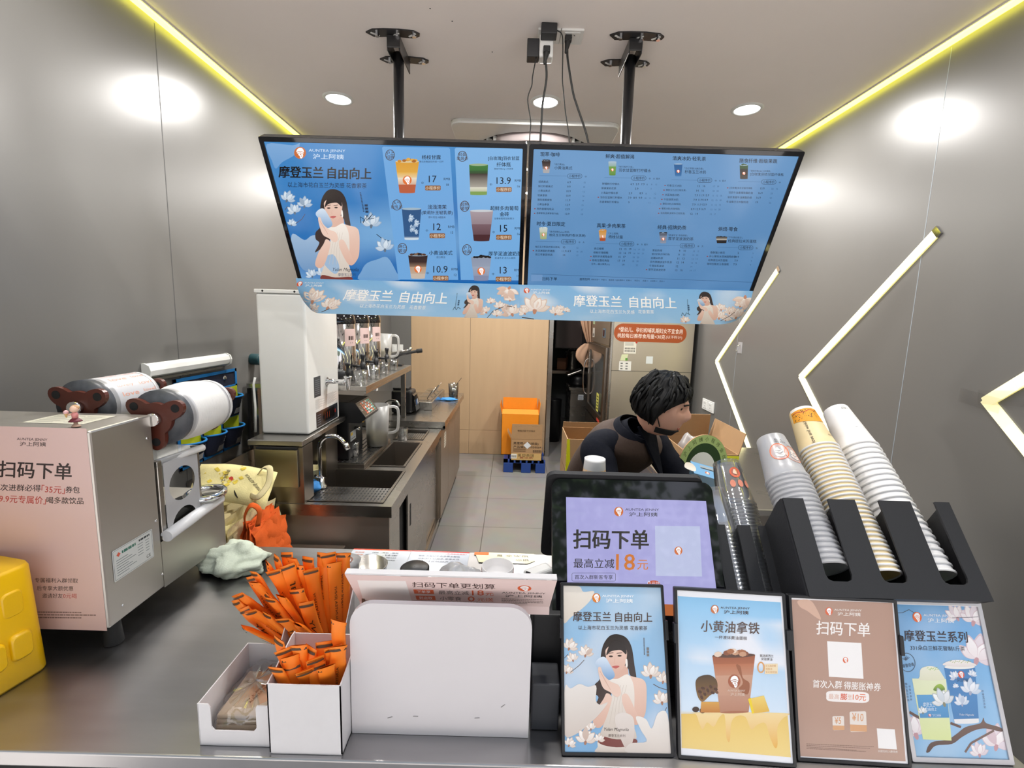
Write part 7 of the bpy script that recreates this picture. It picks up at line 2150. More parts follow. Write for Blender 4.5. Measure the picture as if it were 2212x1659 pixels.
def art4(a):
    sky_field(a, 1080, 140, 2110, 1660, '#6fabdf', '#8fc0e6', '#dfeaf4', .5, 8, 1.6)
    a.L = 1
    for f in ((1760, 290, 120, -20), (1920, 330, 160, 20), (1900, 700, 210, 25), (1200, 1390, 170, -15), (1800, 1590, 100, 0), (1980, 1520, 170, 20)):
        magnolia(a, *f, ('#f6eef0', '#eadfe6', '#fffafa'), '#c89aa0')
    a.L = 2
    a.smooth([(1280, 1540), (1340, 1460), (1500, 1440), (1600, 1390), (1700, 1330), (1850, 1300), (1890, 1250), (1910, 1300), (2050, 1345), (2055, 1385), (1900, 1350), (1780, 1365), (1650, 1420), (1540, 1480), (1380, 1490), (1310, 1545)], '#7a5f55', '#5a443c')
    a.line([(1660, 1560), (1730, 1480), (1980, 1370)], 20, '#7a6058'); a.line([(1160, 1180), (1260, 1240), (1330, 1260)], 26, '#6a5048'); a.line([(1550, 1290), (1650, 1330)], 24, '#6a5048')
    a.line([(1095, 245), (1200, 240), (1270, 208), (1330, 245)], 6, '#4a5a6a'); a.line([(1700, 285), (1980, 272)], 5, '#5a5a60')
    a.L = 3
    drink(a, 1715, 765, 1290, 318, 245, [(0, '#3f7fba'), (.5, '#4a8ac4'), (.93, '#3f78b0'), (.935, '#f0eeee')], '#f4f0ea', None)
    a.L = 5
    a.smooth([(1545, 745), (1620, 705), (1740, 698), (1850, 725), (1885, 755), (1720, 765)], '#f8f2ee', '#eadfda')
    for k in range(10): a.line([(1620 + k * 22, 712 + (k % 3) * 8), (1640 + k * 22, 702 + (k % 2) * 12)], 5, '#a8b86a')
    for f in ((1660, 870, 60, -30), (1790, 1010, 110, 15), (1690, 1120, 80, 0), (1650, 960, 34, 0), (1830, 850, 50, 20)):
        magnolia(a, *f, ('#e8eef6', '#d4e0ee', '#f6f8fc'), '#a8b0c8')
    a.L = 6
    a.logo(1720, 838, 32, 34, '#e0563a'); a.text('AUNTEA JENNY', 1655, 880, 1790, 884, 12, '#2a3a50'); a.text('沪上阿姨', 1670, 896, 1780, 898, 18, '#2a3a50')
    a.text('Yulan Magnolia', 1650, 1215, 1795, 1222, 24, '#e8f0f8', 0, .3)
    a.L = 3
    a.poly([(1222, 870), (1560, 880), (1540, 1450), (1262, 1430)], '#e9edc8', '#dfe8a4')
    a.L = 4
    a.smooth([(1300, 850), (1320, 780), (1400, 755), (1480, 770), (1530, 840), (1530, 890), (1300, 885)], '#f2f0dc', '#e6e4c6')
    a.smooth([(1422, 985), (1450, 940), (1500, 925), (1535, 960), (1520, 990)], '#a8c84a', '#5a7a2a')
    a.poly([(1248, 1022), (1550, 1025), (1545, 1240), (1258, 1235)], '#5fa3d6', '#4f93c8')
    for k in range(8): a.line([(1380 + k * 14, 775 + (k % 3) * 10), (1398 + k * 15, 768 + (k % 2) * 16)], 5, '#a8c86a')
    a.L = 5
    a.text('摩登玉兰', 1298, 1112, 1420, 1116, 40, '#e8f2fa', 0, .2); a.text('自由向上', 1315, 1155, 1430, 1160, 34, '#e8f2fa', 0, .2); a.brand(1355, 1212, 14, '#e8f2fa', '#e0563a', 1, 0, 14)
    magnolia(a, 1510, 1110, 120, -10, ('#f0f2f6', '#dfe6ee', '#ffffff'), '#8a8a70'); magnolia(a, 1290, 1190, 50, 0, ('#f0f2f6', '#dfe6ee', '#ffffff'), '#8a8a70')
    a.L = 6
    a.brand(1343, 280, 46, '#ffffff', '#ee6a2c', 1.05, .02, 50)
    a.text('摩登玉兰系列', 1190, 460, 1835, 475, 108, '#33262c', .014); a.text('331朵白兰鲜花窨制1斤茶', 1240, 578, 1792, 590, 46, '#3a3a44')
    a.circ(1192, 718, 80, 90, 5, '#4a5260'); a.text('摩登奇遇', 1140, 755, 1255, 735, 34, '#3a424e')
    for k in range(6): a.line([(1180, 700), (1150 + k * 14, 655 + abs(k - 3) * 8)], 4, '#4a5260')
    for k, c_ in enumerate('柚见玉兰特调'): a.textc(c_, 1158, 920 + k * 30, 22, '#6a7a94')
    for k, c_ in enumerate('柠香冰淇淋'): a.textc(c_, 1190, 945 + k * 30, 20, '#6a7a94')
    for k, c_ in enumerate('柠香玉兰冰奶'): a.textc(c_, 1918, 1000 + k * 30, 22, '#6a7a94')
poster((.782, .788, CZ), (.976, .787, CZ), (.044, .112, .262), .286, [(1085, 135), (2030, 175), (2110, 1650), (1165, 1620)], [(1092, 155), (1978, 168), (2085, 1640), (1175, 1578)], 'silver-framed sky-blue poster of two magnolia drinks at the right end of the counter', art4, .009, mat('silver_frame', (.55, .54, .56), .35, .8))

# ---------------------------------------------------------------- till with a customer display
t = thing('till', (.28, 1.08, CZ), 'black till with a lit lilac customer display and a second screen back to back', 'till')
o_ = V(.10, .915, .97)
uyd = V(0, .145, .262).normalized()
nd = V(1, 0, 0).cross(uyd)
MB().prism(rrect(.375, .315, .022, 8), o_ - uyd * .0 - nd * .014, V(1, 0, 0), uyd, .013).build('customer_housing', M['black'], t, bevel=.003)
MB().prism(rrect(.375, .315, .022, 8), o_ - nd * .0009, V(1, 0, 0), uyd, .0012).build('customer_glass', M['black_gloss'], t)
art = Art(plane_place(o_ + nd * .0004, V(1, 0, 0), uyd))
art.L = 0
art.EPS = .00008
fx0, fx1, fy0, fy1 = .0325, .357, .030, .2725
def lil(a_, b_):
    k = .5 + .5 * math.sin(a_ * 60 + b_ * 40) * math.sin(a_ * 60 - b_ * 40)
    return mixc(lin('#b0aee4'), lin('#bab8ec'), k * .5 + .5 * noise.noise(V(a_ * 3, b_ * 3, 2)))
art.field(fx0, fy1, fx1, fy0, lil, 30, 24)
art.rect(fx0, .030, fx1, .052, '#b8683a')
art.page = homography([(272, 530), (1570, 550), (1630, 1360), (275, 1310)], [(.032, .2645), (.3508, .2684), (.3431, .0855), (.0301, .0881)])
art.L = 1
ink = '#3a3634'
art.brand(770, 633, 43, ink, '#d8743c', 1.12, .01, 45)
art.text('扫码下单', 340, 890, 1046, 896, 178, ink, .03)
art.poly([(1112, 768), (1535, 772), (1556, 1246), (1120, 1240)], '#c6cdee')
art.text('最高立减', 345, 1120, 728, 1124, 90, ink, .006); art.text('18', 745, 1108, 920, 1110, 152, '#d88040', .015); art.text('元', 945, 1134, 1046, 1136, 92, '#d88040', .01)
art.outline(330, 1212, 740, 1290, 14, 3, ink); art.text('首次入群新客专享', 356, 1251, 714, 1253, 42, ink, .006)
art.ell(1100, 1322, 62, 40, '#c8583a')
art.L = 2
art.logo(1333, 1003, 38, 40, '#d8743c')
art.text('0', 1040, 1310, 1068, 1312, 50, '#e8e0f0', .02); art.text('元领', 1080, 1312, 1155, 1314, 40, '#e8e0f0')
MB().merge(art, 0).build('customer_display', M['screen_pos'], t)
om = V(.088, 1.185, 1.0)
uym = V(0, -.108, .262).normalized()
nm = V(1, 0, 0).cross(uym)
MB().prism(rrect(.368, .283, .02, 8), om + nm * .0, V(1, 0, 0), uym, .012).build('assistant_housing', M['black_matte'], t, bevel=.004, seg=3)
MB().prism(rrect(.33, .22, .03, 8, .019, .02), om + nm * .0122, V(1, 0, 0), uym, .006).build('assistant_back_cover', M['black'], t, bevel=.005)
MB().prism(rrect(.35, .262, .01, 4, .009, .011), om - nm * .001, V(1, 0, 0), uym, .0008).build('assistant_glass', M['black_gloss'], t)
MB().prism([(.93, .801), (1.24, .801), (1.20, .87), (1.115, .95), (1.11, 1.12), (1.045, 1.12), (1.0, .93), (.94, .87)], (.13, 0, 0), (0, 1, 0), (0, 0, 1), .30).build('base', mat('mesh_black', (.018, .018, .02), .5, scale=400, bump=.6), t, bevel=.006)

MB().span((.058, .915, CZ + .001), (.129, 1.03, 1.0)).build('base_filler', M['black_matte'], t, bevel=.004)  # black block added beside the base to cover the bright counter reflection
# ---------------------------------------------------------------- inclined cup racks
UPR = V(0, .627, .779).normalized()
NB = V(0, .779, -.627).normalized()        # away from the street
def rack(bounds, walls, o_, h, slot0, depth, label):
    """bounds: post edges along X; slots lie between them"""
    t = thing('cup_rack', o_, label, 'cup rack', 'black cup racks')
    o_ = V(*o_)
    pts = [(bounds[0][0], 0), (bounds[-1][1], 0)]
    top = []
    for i in range(len(bounds) - 1, -1, -1):
        a, b_ = bounds[i]
        top += [(b_, h), (a, h)]
        if i:
            pb = bounds[i - 1][1]
            r_ = min(.012, (a - pb) * .3)
            top += [(a, slot0 + r_), (a - r_ * .3, slot0 + r_ * .3), (a - r_, slot0), (pb + r_, slot0), (pb + r_ * .3, slot0 + r_ * .3), (pb, slot0 + r_)]
    pts += top
    MB().prism([(p[0], p[1]) for p in pts], V(0, o_.y, o_.z) + NB * .004, V(1, 0, 0), UPR, .004).build('slotted_front', M['black_matte'], t, bevel=.0015)
    for x in walls:
        MB().prism([(0, 0), (h, 0), (h * .98, .02), (h * .75, depth), (0, depth)], V(x - .0015, o_.y, o_.z) + NB * .004, UPR, NB, .003).build('divider', M['black_matte'], t, bevel=.001)
    MB().prism([(walls[0], 0), (walls[-1], 0), (walls[-1], depth), (walls[0], depth)], V(0, o_.y, o_.z) + NB * .004, V(1, 0, 0), NB, .003).build('end_stop', M['black_matte'], t)
    MB().prism([(walls[0], 0), (walls[-1], 0), (walls[-1], h * .75), (walls[0], h * .75)], V(0, o_.y, o_.z) + NB * depth, V(1, 0, 0), UPR, .003).build('back_plate', M['black_matte'], t)
    yb = o_.y + NB.y * depth
    zb = o_.z + NB.z * depth
    MB().prism([(o_.y + .075, CZ + .001), (yb + .10, CZ + .001), (yb + .09, zb + .05), (yb + .004, zb - .004), (o_.y + .075, o_.z - .066)], (walls[0] + .004, 0, 0), (0, 1, 0), (0, 0, 1), walls[-1] - walls[0] - .008).build('pedestal', M['black_matte'], t, bevel=.003)
    return t
rack([(.603, .648), (.702, .762), (.814, .884), (.937, .97)], (.605, .73, .848, .968), (.79, .871, 1.085), .20, .030, .125, 'large black cup rack of three bays at the right end of the counter')
rack([(.480, .506), (.535, .565), (.584, .602)], (.482, .545, .600), (.545, .925, 1.000), .195, .03, .10, 'smaller black cup rack between the till and the large rack')

def cup_mesh(rt, rb, h, m, thick=.0012, rim=.0022, n=40):
    q = MB()
    prof = [(rt - .001, -.001), (rt + rim, -.001 + rim * .3), (rt + rim, rim * 1.2), (rt, rim * 1.8)]
    prof += [(rt + (rb - rt) * f, h * f) for f in (.25, .5, .75, .985)]
    prof += [(rb * .985, h), (rb * .93, h), (rb * .92, h - .006), (.001, h - .006)]
    prof += [(rb * .90, h - .008), (rt - thick, .002)]
    q.lathe(prof, (0, 0, 0), (0, 0, 1), n)
    q.m = [1 if i < 3 * n else 0 for i in range(len(q.f))]
    return q
def axes_m(p, a, spin=0.0):
    z = V(*a).normalized()
    x = V(1, 0, 0); x = (x - z * x.dot(z)).normalized()
    y = z.cross(x)
    m_ = Matrix((x, y, z)).transposed().to_4x4() @ Matrix.Rotation(spin, 4, 'Z')
    m_.translation = V(*p)
    return m_
def stack(name, p, a, n, s, rt, rb, h, m, label, top_label, group, printer=None):
    a = V(*a).normalized()
    proto = cup_mesh(rt, rb, h, m).build(name, [m, M['paper_cup_white'] if m in (M['paper_cup_kraft'], M['paper_cup_cream']) else m])
    for k in range(n):
        if k == n - 1:
            t_ = thing(name, (0, 0, 0), top_label, 'cup', group)
            c_ = proto.copy(); c_.name = 'body'; COL.objects.link(c_)
            c_.parent = t_
            c_.matrix_basis = Matrix.Identity(4)
            if printer:
                ar = Art(lambda u, v, hh: V((rt + (rb - rt) * v / h + .0006 + hh) * math.cos(u), (rt + (rb - rt) * v / h + .0006 + hh) * math.sin(u), v))
                printer(ar, h)
                MB().merge(ar, 0).build('printing', M['print_matt'], t_)
            t_.matrix_world = axes_m(V(*p) + a * (s * k), a)
            o_ = t_
        else:
            o_ = proto if k == 0 else proto.copy()
            if k: COL.objects.link(o_)
            tag(o_, label, 'cup', group)
            o_.matrix_world = axes_m(V(*p) + a * (s * k), a)
def pr_white(a, h):
    a.text('上海阿姨', -1.35, h * .88, -1.85, h * .88, .006, '#3a3a3a'); a.text('AUNTEA JENNY', -1.45, h * .93, -1.78, h * .93, .003, '#3a3a3a')
    a.rect(-1.62, h * .36, -1.75, h * .38, '#b8b6b8')
def wrap_field(a, u0, u1, v0, v1, fn, nu=24, nv=6):
    a.field(u0, v0, u1, v1, fn, nu, nv)
def pr_kraft(a, h):
    OR = lin('#e09a2a')
    a.L = 1
    for k in range(16):
        u = -3.1 + k * .18
        w0 = h * (.62 + .06 * math.sin(u * 1.7 + 1))
        a.poly([(u, w0), (u + .18, h * (.62 + .06 * math.sin((u + .18) * 1.7 + 1))), (u + .18, h * .93), (u, h * .93)], '#e39a24')
    for k in range(16): a.poly([(-3.1 + k * .18, h * .93), (-2.92 + k * .18, h * .93), (-2.92 + k * .18, h * .999), (-3.1 + k * .18, h * .999)], '#ece8e0')
    a.L = 2
    rr = random.Random(4)
    for k in range(95):
        u, v = rr.uniform(-3.0, -.3), rr.uniform(.66, .90) * h
        s_ = rr.uniform(.018, .04)
        a.ell(u, v, s_, s_ * .045, '#3a2412', n=8)
    a.smooth([(-.95, h * .93), (-.9, h * .82), (-.55, h * .74), (-.5, h * .93)], '#ecdcb4')
    for k in range(14):
        u = -2.9 + k * .17
        a.line([(u, h * (.86 + .02 * math.sin(k))), (u + .17, h * (.86 + .02 * math.sin(k + 1)))], .0022, '#b8402a')
    vs, fs, _ = glyphs('love and wink!')
    a.raw([(-2.30 - (q_ - .5) * .20, h * (.05 + .55 * p_)) for p_, q_ in vs], fs, [lin('#2a2018')] * len(vs))
    a.text('AUNTEA', -.95, h * .22, -1.3, h * .22, .004, '#4a3a28')
def pr_frost(a, h):
    a.L = 1
    a.ell(-1.95, h * .52, .52, .024, '#ea6a2a', n=32); a.ell(-1.15, h * .45, .55, .024, '#f09a70', n=32)
    a.L = 2
    for cx, cv, w_ in ((-1.95, .52, '#f4ece6'), (-1.15, .45, '#f6e4da')):
        cy = h * cv - .002
        sh_ = lambda X_, Y_, L_: [(X_ + (p_ - X_) * .72, Y_ + (q_ - Y_) * .72) for p_, q_ in L_]
        a.smooth(sh_(cx, cy, [(cx + .3, cy - .004), (cx + .34, cy - .014), (cx, cy - .020), (cx - .32, cy - .012), (cx - .3, cy - .003), (cx, cy - .009)]), w_)
        a.smooth(sh_(cx, cy, [(cx + .25, cy + .002), (cx, cy - .004), (cx - .28, cy + .003), (cx - .2, cy + .007), (cx, cy + .002), (cx + .2, cy + .006)]), w_)
        a.smooth(sh_(cx, cy, [(cx + .14, cy + .006), (cx - .2, cy + .008), (cx - .18, cy + .016), (cx - .02, cy + .020), (cx + .05, cy + .012)]), w_)
    a.text('AUNTEA JENNY', -1.35, h * .72, -2.0, h * .76, .007, '#3a3a3c'); a.text('沪上阿姨', -1.5, h * .79, -1.95, h * .82, .007, '#4a4a4c')
    a.text('AUNTEA JENNY', -.75, h * .63, -1.35, h * .66, .007, '#8a8a90'); a.text('JENNY', -.55, h * .30, -1.0, h * .34, .010, '#a8a8b0')
pW, tW = V(.905, .945, 1.090), V(.905, 1.297, 1.383)
aW = (tW - pW).normalized()
nW = 22
hW = .135
stack('paper_cup', pW, aW, nW, ((tW - pW).length - hW) / (nW - 1), .0465, .0315, hW, M['paper_cup_white'], 'white paper cup nested upside down in the tall white stack', 'topmost white paper cup of the white stack, with tiny dark print', 'white paper cups in the right-hand bay', pr_white)
pK, tK = V(.788, .940, 1.092), V(.788, 1.262, 1.383)
aK = (tK - pK).normalized()
nK = 30
hK = .125
stack('paper_cup', pK, aK, nK, ((tK - pK).length - hK) / (nK - 1), .0445, .0305, hK, M['paper_cup_kraft'], 'kraft paper cup with white rim nested in the middle stack', 'topmost kraft paper cup with an orange dotted band', 'kraft paper cups in the middle bay', pr_kraft)
pF, tF = V(.675, .945, 1.102), V(.672, 1.190, 1.322)
aF = (tF - pF).normalized()
nF = 19
hF = .120
stack('plastic_cup', pF, aF, nF, ((tF - pF).length - hF) / (nF - 1), .0475, .034, hF, M['frost_cup'], 'frosted plastic cup nested in the stack nearest the till', 'topmost frosted cup with an orange logo, in the large rack', 'frosted plastic cups in the left bay of the large rack', pr_frost)
stack('paper_cup', (.735, 1.06, 1.095), aK, 14, .0085, .043, .030, .125, M['paper_cup_kraft'], 'kraft paper cup in the second row behind the frosted stack', 'topmost kraft cup peeping out behind the frosted stack', 'kraft paper cups in the second row')
def pr_clear(a, h):
    a.ell(-1.6, h * .66, .34, .014, '#e0603a', n=24); a.L = 2; a.smooth([(-1.5, h * .62), (-1.75, h * .64), (-1.6, h * .74)], '#f0c8b0'); a.L = 1
    for k in range(3): a.ell(-1.9 + k * .45, h * .40, .16, .010, '#d88870', n=12)
stack('plastic_cup', (.572, .995, .998), V(-.005, .64, .77), 26, .0086, .0455, .033, .115, M['clear_cup'], 'clear plastic cup nested in the taller clear stack', 'topmost clear cup with a small orange print, in the smaller rack', 'clear plastic cups in the right bay of the smaller rack', pr_clear)
stack('plastic_cup', (.520, .995, .998), V(-.02, .62, .78), 17, .0086, .0455, .033, .115, M['clear_cup'], 'clear plastic cup nested in the shorter clear stack by the till', 'topmost clear cup of the shorter clear stack by the till', 'clear plastic cups in the left bay of the smaller rack')
stack('paper_cup', (.617, .985, 1.01), V(-.06, .55, .83), 11, .0095, .021, .0165, .055, M['paper_cup_cream'], 'small cream tasting cup stacked between the two racks', 'topmost small cream cup between the two racks', 'small cream cups between the racks')
# pieces near the till
t = thing('receipt_printer', (.28, 1.37, CZ), 'black receipt printer behind the till', 'printer')
MB().span((.20, 1.30, CZ + .001), (.34, 1.45, 1.09)).build('body', M['black'], t, bevel=.008)
t = thing('upturned_cup', (.253, 1.36, 1.09), 'white-topped paper cup with orange print standing behind the till', 'cup')
MB().lathe([(.040, .001), (.031, .112), (.031, .118), (.028, .118), (.028, .112), (.001, .112)], (.253, 1.36, 1.0905), n=32, cap=(True, False)).build('body', M['paper_cup_white'], t)
a = Art(lambda u, v, h: V(.253 + (.0402 - v * .0803 + h) * math.cos(u), 1.36 + (.0402 - v * .0803 + h) * math.sin(u), 1.0905 + v))
for k in range(20):
    u = -3.14 + k * .314
    a.L = 1; a.poly([(u, .002), (u + .314, .002), (u + .314, .088), (u, .088)], '#efc795')
    a.L = 2; a.ell(u + .1, .03 + .04 * (k % 2), .12, .012, '#e8a060', n=10); a.ell(u + .2, .075, .07, .006, '#e09060', n=8)
MB().merge(a, 0).build('printing', M['print_matt'], t)
t = thing('cup_carrier', (.68, 1.6, 1.06), 'sky-blue cardboard cup carrier with a magnolia, beside the assistant', 'carrier')
c = V(.675, 1.56, 1.112)
ax_ = V(.92, -.10, -.22).normalized(); ay_ = V(.15, .9, .25).normalized(); ay_ = (ay_ - ax_ * ay_.dot(ax_)).normalized(); az_ = ax_.cross(ay_)
a = Art(plane_place(c - ax_ * .05 - ay_ * .035, ax_, ay_))
a.rect(0, 0, .105, .075, '#7db4e0'); a.L = 2
a.smooth([(-.028, .02), (-.02, .055), (.0, .062), (.012, .04), (.004, .012)], '#f2ece2', '#dcd0c0'); a.rrect(.03, .046, .085, .052, .003, '#1e2a38'); a.rect(.03, .052, .085, .066, '#a8b4bc'); a.logo(.05, .025, .008)
MB().merge(a, 0).build('handle_panel', M['print_matt'], t, solid=.001)
MB().prism([(0, 0), (.105, 0), (.10, .07), (.005, .07)], c - ax_ * .05 - ay_ * .034, ax_, V(0, .35, -.94).normalized(), .001).build('front_panel', mat('sky_card', '#8dbde4', .6), t)
MB().prism([(0, 0), (.105, 0), (.10, .07), (.005, .07)], c - ax_ * .05 + ay_ * .042, ax_, V(0, .15, -.99).normalized(), .001).build('rear_panel', bpy.data.materials['sky_card'], t)
t = thing('carton', (.66, 1.40, CZ), 'plain brown carton standing between the till and the assistant, under the blue carrier', 'carton')
MB().span((.55, 1.40, CZ + .001), (.78, 1.54, 1.0)).build('box', M['carton'], t, bevel=.002)
# ---------------------------------------------------------------- the shop assistant, bent over the work behind the till
def skin_mesh(name, joints, edges, root, m, parent, sub=2):
    names = list(joints)
    me = bpy.data.meshes.new(name)
    off = OFF[parent.name]
    me.from_pydata([tuple(V(*joints[n][0]) - off) for n in names], [(names.index(a), names.index(b_)) for a, b_ in edges], [])
    me.materials.append(m)
    o_ = bpy.data.objects.new(name, me)
    COL.objects.link(o_)
    o_.parent = parent
    q = o_.modifiers.new('skin', 'SKIN'); q.use_smooth_shade = True
    for i, n in enumerate(names):
        r_ = joints[n][1]
        sv = me.skin_vertices[0].data[i]
        sv.radius = r_ if isinstance(r_, tuple) else (r_, r_)
        sv.use_root = n == root
    q = o_.modifiers.new('round', 'SUBSURF'); q.levels = sub; q.render_levels = sub
    OFF[o_.name] = off
    return o_
person = thing('person', (.36, 2.02, 0), 'person with short black hair, dark top and brown apron bent over behind the till', 'person')
FW = V(.62, -.78, 0).normalized()      # the way the body faces
SD = V(.78, .62, 0)                    # towards the person's left shoulder
def at(c, f=0, s=0, u=0):
    return tuple(V(*c) + FW * f + SD * s + V(0, 0, u))
hip, chest, neck = (.40, 2.06, .93), (.472, 1.925, 1.095), (.508, 1.835, 1.195)
hd = V(.573, 1.775, 1.300)             # head centre
rsh, lsh = (.340, 1.795, 1.112), (.603, 2.025, 1.12)
J = {
 'hip': (hip, (.125, .10)), 'waist': ((.425, 2.01, 1.0), (.115, .09)), 'chest': (chest, (.135, .10)), 'upper': ((.490, 1.868, 1.155), (.085, .07)),
 'neck': (neck, .052), 'neck_top': ((.535, 1.802, 1.245), .050),
 'rsh': (rsh, .056), 'rel': ((.375, 1.655, .945), .043), 'rwr': ((.565, 1.60, .872), .026),
 'lsh': (lsh, .056), 'lel': ((.735, 1.90, .93), .043), 'lwr': ((.70, 1.76, .875), .026),
 'rhip': (at(hip, 0, -.095, -.03), .088), 'rkn': (at(hip, .02, -.10, -.46), .058), 'ran': (at(hip, -.01, -.11, -.85), .040), 'rft': (at(hip, .15, -.12, -.895), .032),
 'lhip': (at(hip, 0, .095, -.03), .088), 'lkn': (at(hip, .02, .10, -.46), .058), 'lan': (at(hip, -.01, .11, -.85), .040), 'lft': (at(hip, .15, .12, -.895), .032)}
E_ = [('hip', 'waist'), ('waist', 'chest'), ('chest', 'upper'), ('upper', 'neck'), ('neck', 'neck_top'), ('upper', 'rsh'), ('rsh', 'rel'), ('rel', 'rwr'), ('upper', 'lsh'), ('lsh', 'lel'), ('lel', 'lwr'),
      ('hip', 'rhip'), ('rhip', 'rkn'), ('rkn', 'ran'), ('ran', 'rft'), ('hip', 'lhip'), ('lhip', 'lkn'), ('lkn', 'lan'), ('lan', 'lft')]
# head frame: looking to the worker's side and down
hf = V(.86, -.42, -.24).normalized()
hs = V(hf.y, -hf.x, 0).normalized() * -1   # to the head's left
hu = hf.cross(hs) * -1
if hu.z < 0: hu = -hu
def headpt(d):
    """skull and face as a displaced ball; d is a unit direction in (side, forward, up)"""
    x, y, z = d
    rx, ry, rz = .074, .090, .120
    p = V(x * rx, y * ry, z * rz)
    if z < 0:                                   # jaw narrows
        k = -z
        p.x *= 1 - .32 * k ** 1.5
        p.y = p.y * (1 - .05 * k) + .016 * k * max(0, y)
    f = max(0, y)
    g = lambda cx, cz, sx, sz: math.exp(-((x - cx) / sx) ** 2 - ((z - cz) / sz) ** 2) * f
    p.y += .024 * g(0, -.12, .14, .20) + .010 * g(0, .06, .10, .16)      # nose
    p.y -= .012 * (g(.38, .12, .20, .12) + g(-.38, .12, .20, .12))        # eye sockets
    p.y += .007 * g(0, .28, .5, .10)                                      # brow
    p.y += .008 * (g(0, -.47, .26, .07) + g(0, -.58, .24, .07)) + .010 * g(0, -.82, .3, .16)   # lips, chin
    p.y -= .004 * g(0, -.525, .3, .03)
    if y < 0: p.y *= 1.06
    return p
def H(p):
    return hd + hs * p[0] + hf * p[1] + hu * p[2]
q = MB()
def hgrid(u, v):
    th, ph = 2 * math.pi * u, math.pi * min(.998, max(.002, v))
    return H(headpt((math.sin(ph) * math.sin(th), math.sin(ph) * math.cos(th), -math.cos(ph))))
q.grid(hgrid, 64, 48)
for s in (1, -1):                               # ears
    q.grid(lambda u, v: H(V(s * (.071 + .014 * math.sin(math.pi * v)), -.008 - .020 * math.cos(2 * math.pi * u) * math.sin(math.pi * v), .0 + .032 * math.sin(2 * math.pi * u) * math.sin(math.pi * v))), 16, 8)
# hands: palm, four fingers and a thumb each
def hand(wr, d, palm_n, s):
    wr, d, n_ = V(*wr), V(*d).normalized(), V(*palm_n).normalized()
    n_ = (n_ - d * n_.dot(d)).normalized()
    a = d.cross(n_) * s
    loops = []
    for t_, w_, h_ in ((-.01, .026, .020), (.02, .034, .018), (.055, .042, .016), (.088, .041, .013), (.096, .036, .009)):
        loops.append([wr + d * t_ + a * (w_ * math.cos(k * math.pi / 6)) + n_ * (h_ * math.sin(k * math.pi / 6)) for k in range(12)])
    q.ring(loops)
    for k, (o2, L) in enumerate(((.030, .070), (.011, .080), (-.009, .075), (-.028, .058))):
        b0 = wr + d * .085 + a * o2
        pts = [b0, b0 + d * L * .42 + n_ * .004, b0 + d * L * .72 + n_ * (.016 + .003 * k), b0 + d * L * .88 + n_ * (.032 + .003 * k)]
        q.tube(spl(pts, 4), [.0095] * 4 + [.0088] * 4 + [.0078] * 4 + [.0062], 10)
    b0 = wr + d * .025 + a * .028
    pts = [b0, b0 + d * .022 + a * .020 + n_ * .008, b0 + d * .050 + a * .024 + n_ * .020, b0 + d * .068 + a * .018 + n_ * .030]
    q.tube(spl(pts, 4), [.012] * 4 + [.0105] * 4 + [.0095] * 4 + [.007], 10)
hand((.565, 1.60, .872), (.95, -.05, -.12), (0, .1, -1), 1)
hand((.70, 1.76, .875), (.05, -.95, -.12), (.1, 0, -1), -1)
body = skin_mesh('body', J, E_, 'hip', M['skin'], person)
# one continuous surface: limbs, hands and head fused
extra = q.build('head_and_hands', M['skin'], person)
dg = bpy.context.evaluated_depsgraph_get(); dg.update()
bm = bmesh.new()
for o_ in (body, extra):
    bm.from_mesh(bpy.data.meshes.new_from_object(o_.evaluated_get(dg)))
me = bpy.data.meshes.new('body')
bm.to_mesh(me); bm.free()
me.materials.clear(); me.materials.append(M['skin'])
bpy.data.objects.remove(extra)
body.modifiers.clear()
body.data = me
rm = body.modifiers.new('fuse', 'REMESH'); rm.mode = 'VOXEL'; rm.voxel_size = .0045; rm.use_smooth_shade = True
sm = body.modifiers.new('soften', 'SMOOTH'); sm.factor = .5; sm.iterations = 4
dg = bpy.context.evaluated_depsgraph_get(); dg.update()
me = bpy.data.meshes.new_from_object(body.evaluated_get(dg))
body.modifiers.clear()
bm = bmesh.new(); bm.from_mesh(me); bm.verts.ensure_lookup_table()
seen, best = set(), []
for v_ in bm.verts:
    if v_.index in seen: continue
    isl, todo = [], [v_]
    seen.add(v_.index)
    while todo:
        w_ = todo.pop(); isl.append(w_)
        for e_ in w_.link_edges:
            x_ = e_.other_vert(w_)
            if x_.index not in seen: seen.add(x_.index); todo.append(x_)
    if len(isl) > len(best): best = isl
keep = set(best)
bmesh.ops.delete(bm, geom=[v_ for v_ in bm.verts if v_ not in keep], context='VERTS')
bm.to_mesh(me); bm.free()
body.data = me
me.polygons.foreach_set('use_smooth', [True] * len(me.polygons))
# eyes, brows, lips
for s in (1, -1):
    e_ = headpt(V(s * .34, .90, .13).normalized())
    MB().sphere(H(e_ + V(0, -.004, 0)), .0085, 12).build('eye', M['eye'], person)
    MB().tube([H(headpt(V(s * k, .92, .30 - .05 * abs(k - .33)).normalized()) + V(0, .004, 0)) for k in (.14, .24, .34, .44, .52)], .0032, 6).build('eyebrow', M['hair'], person)
MB().tube([H(headpt(V(k, .84, -.53 - .04 * abs(k)).normalized()) + V(0, .0015, 0)) for k in (-.20, -.1, 0, .1, .20)], .0042, 8, flat=.8).build('mouth', M['lip'], person)
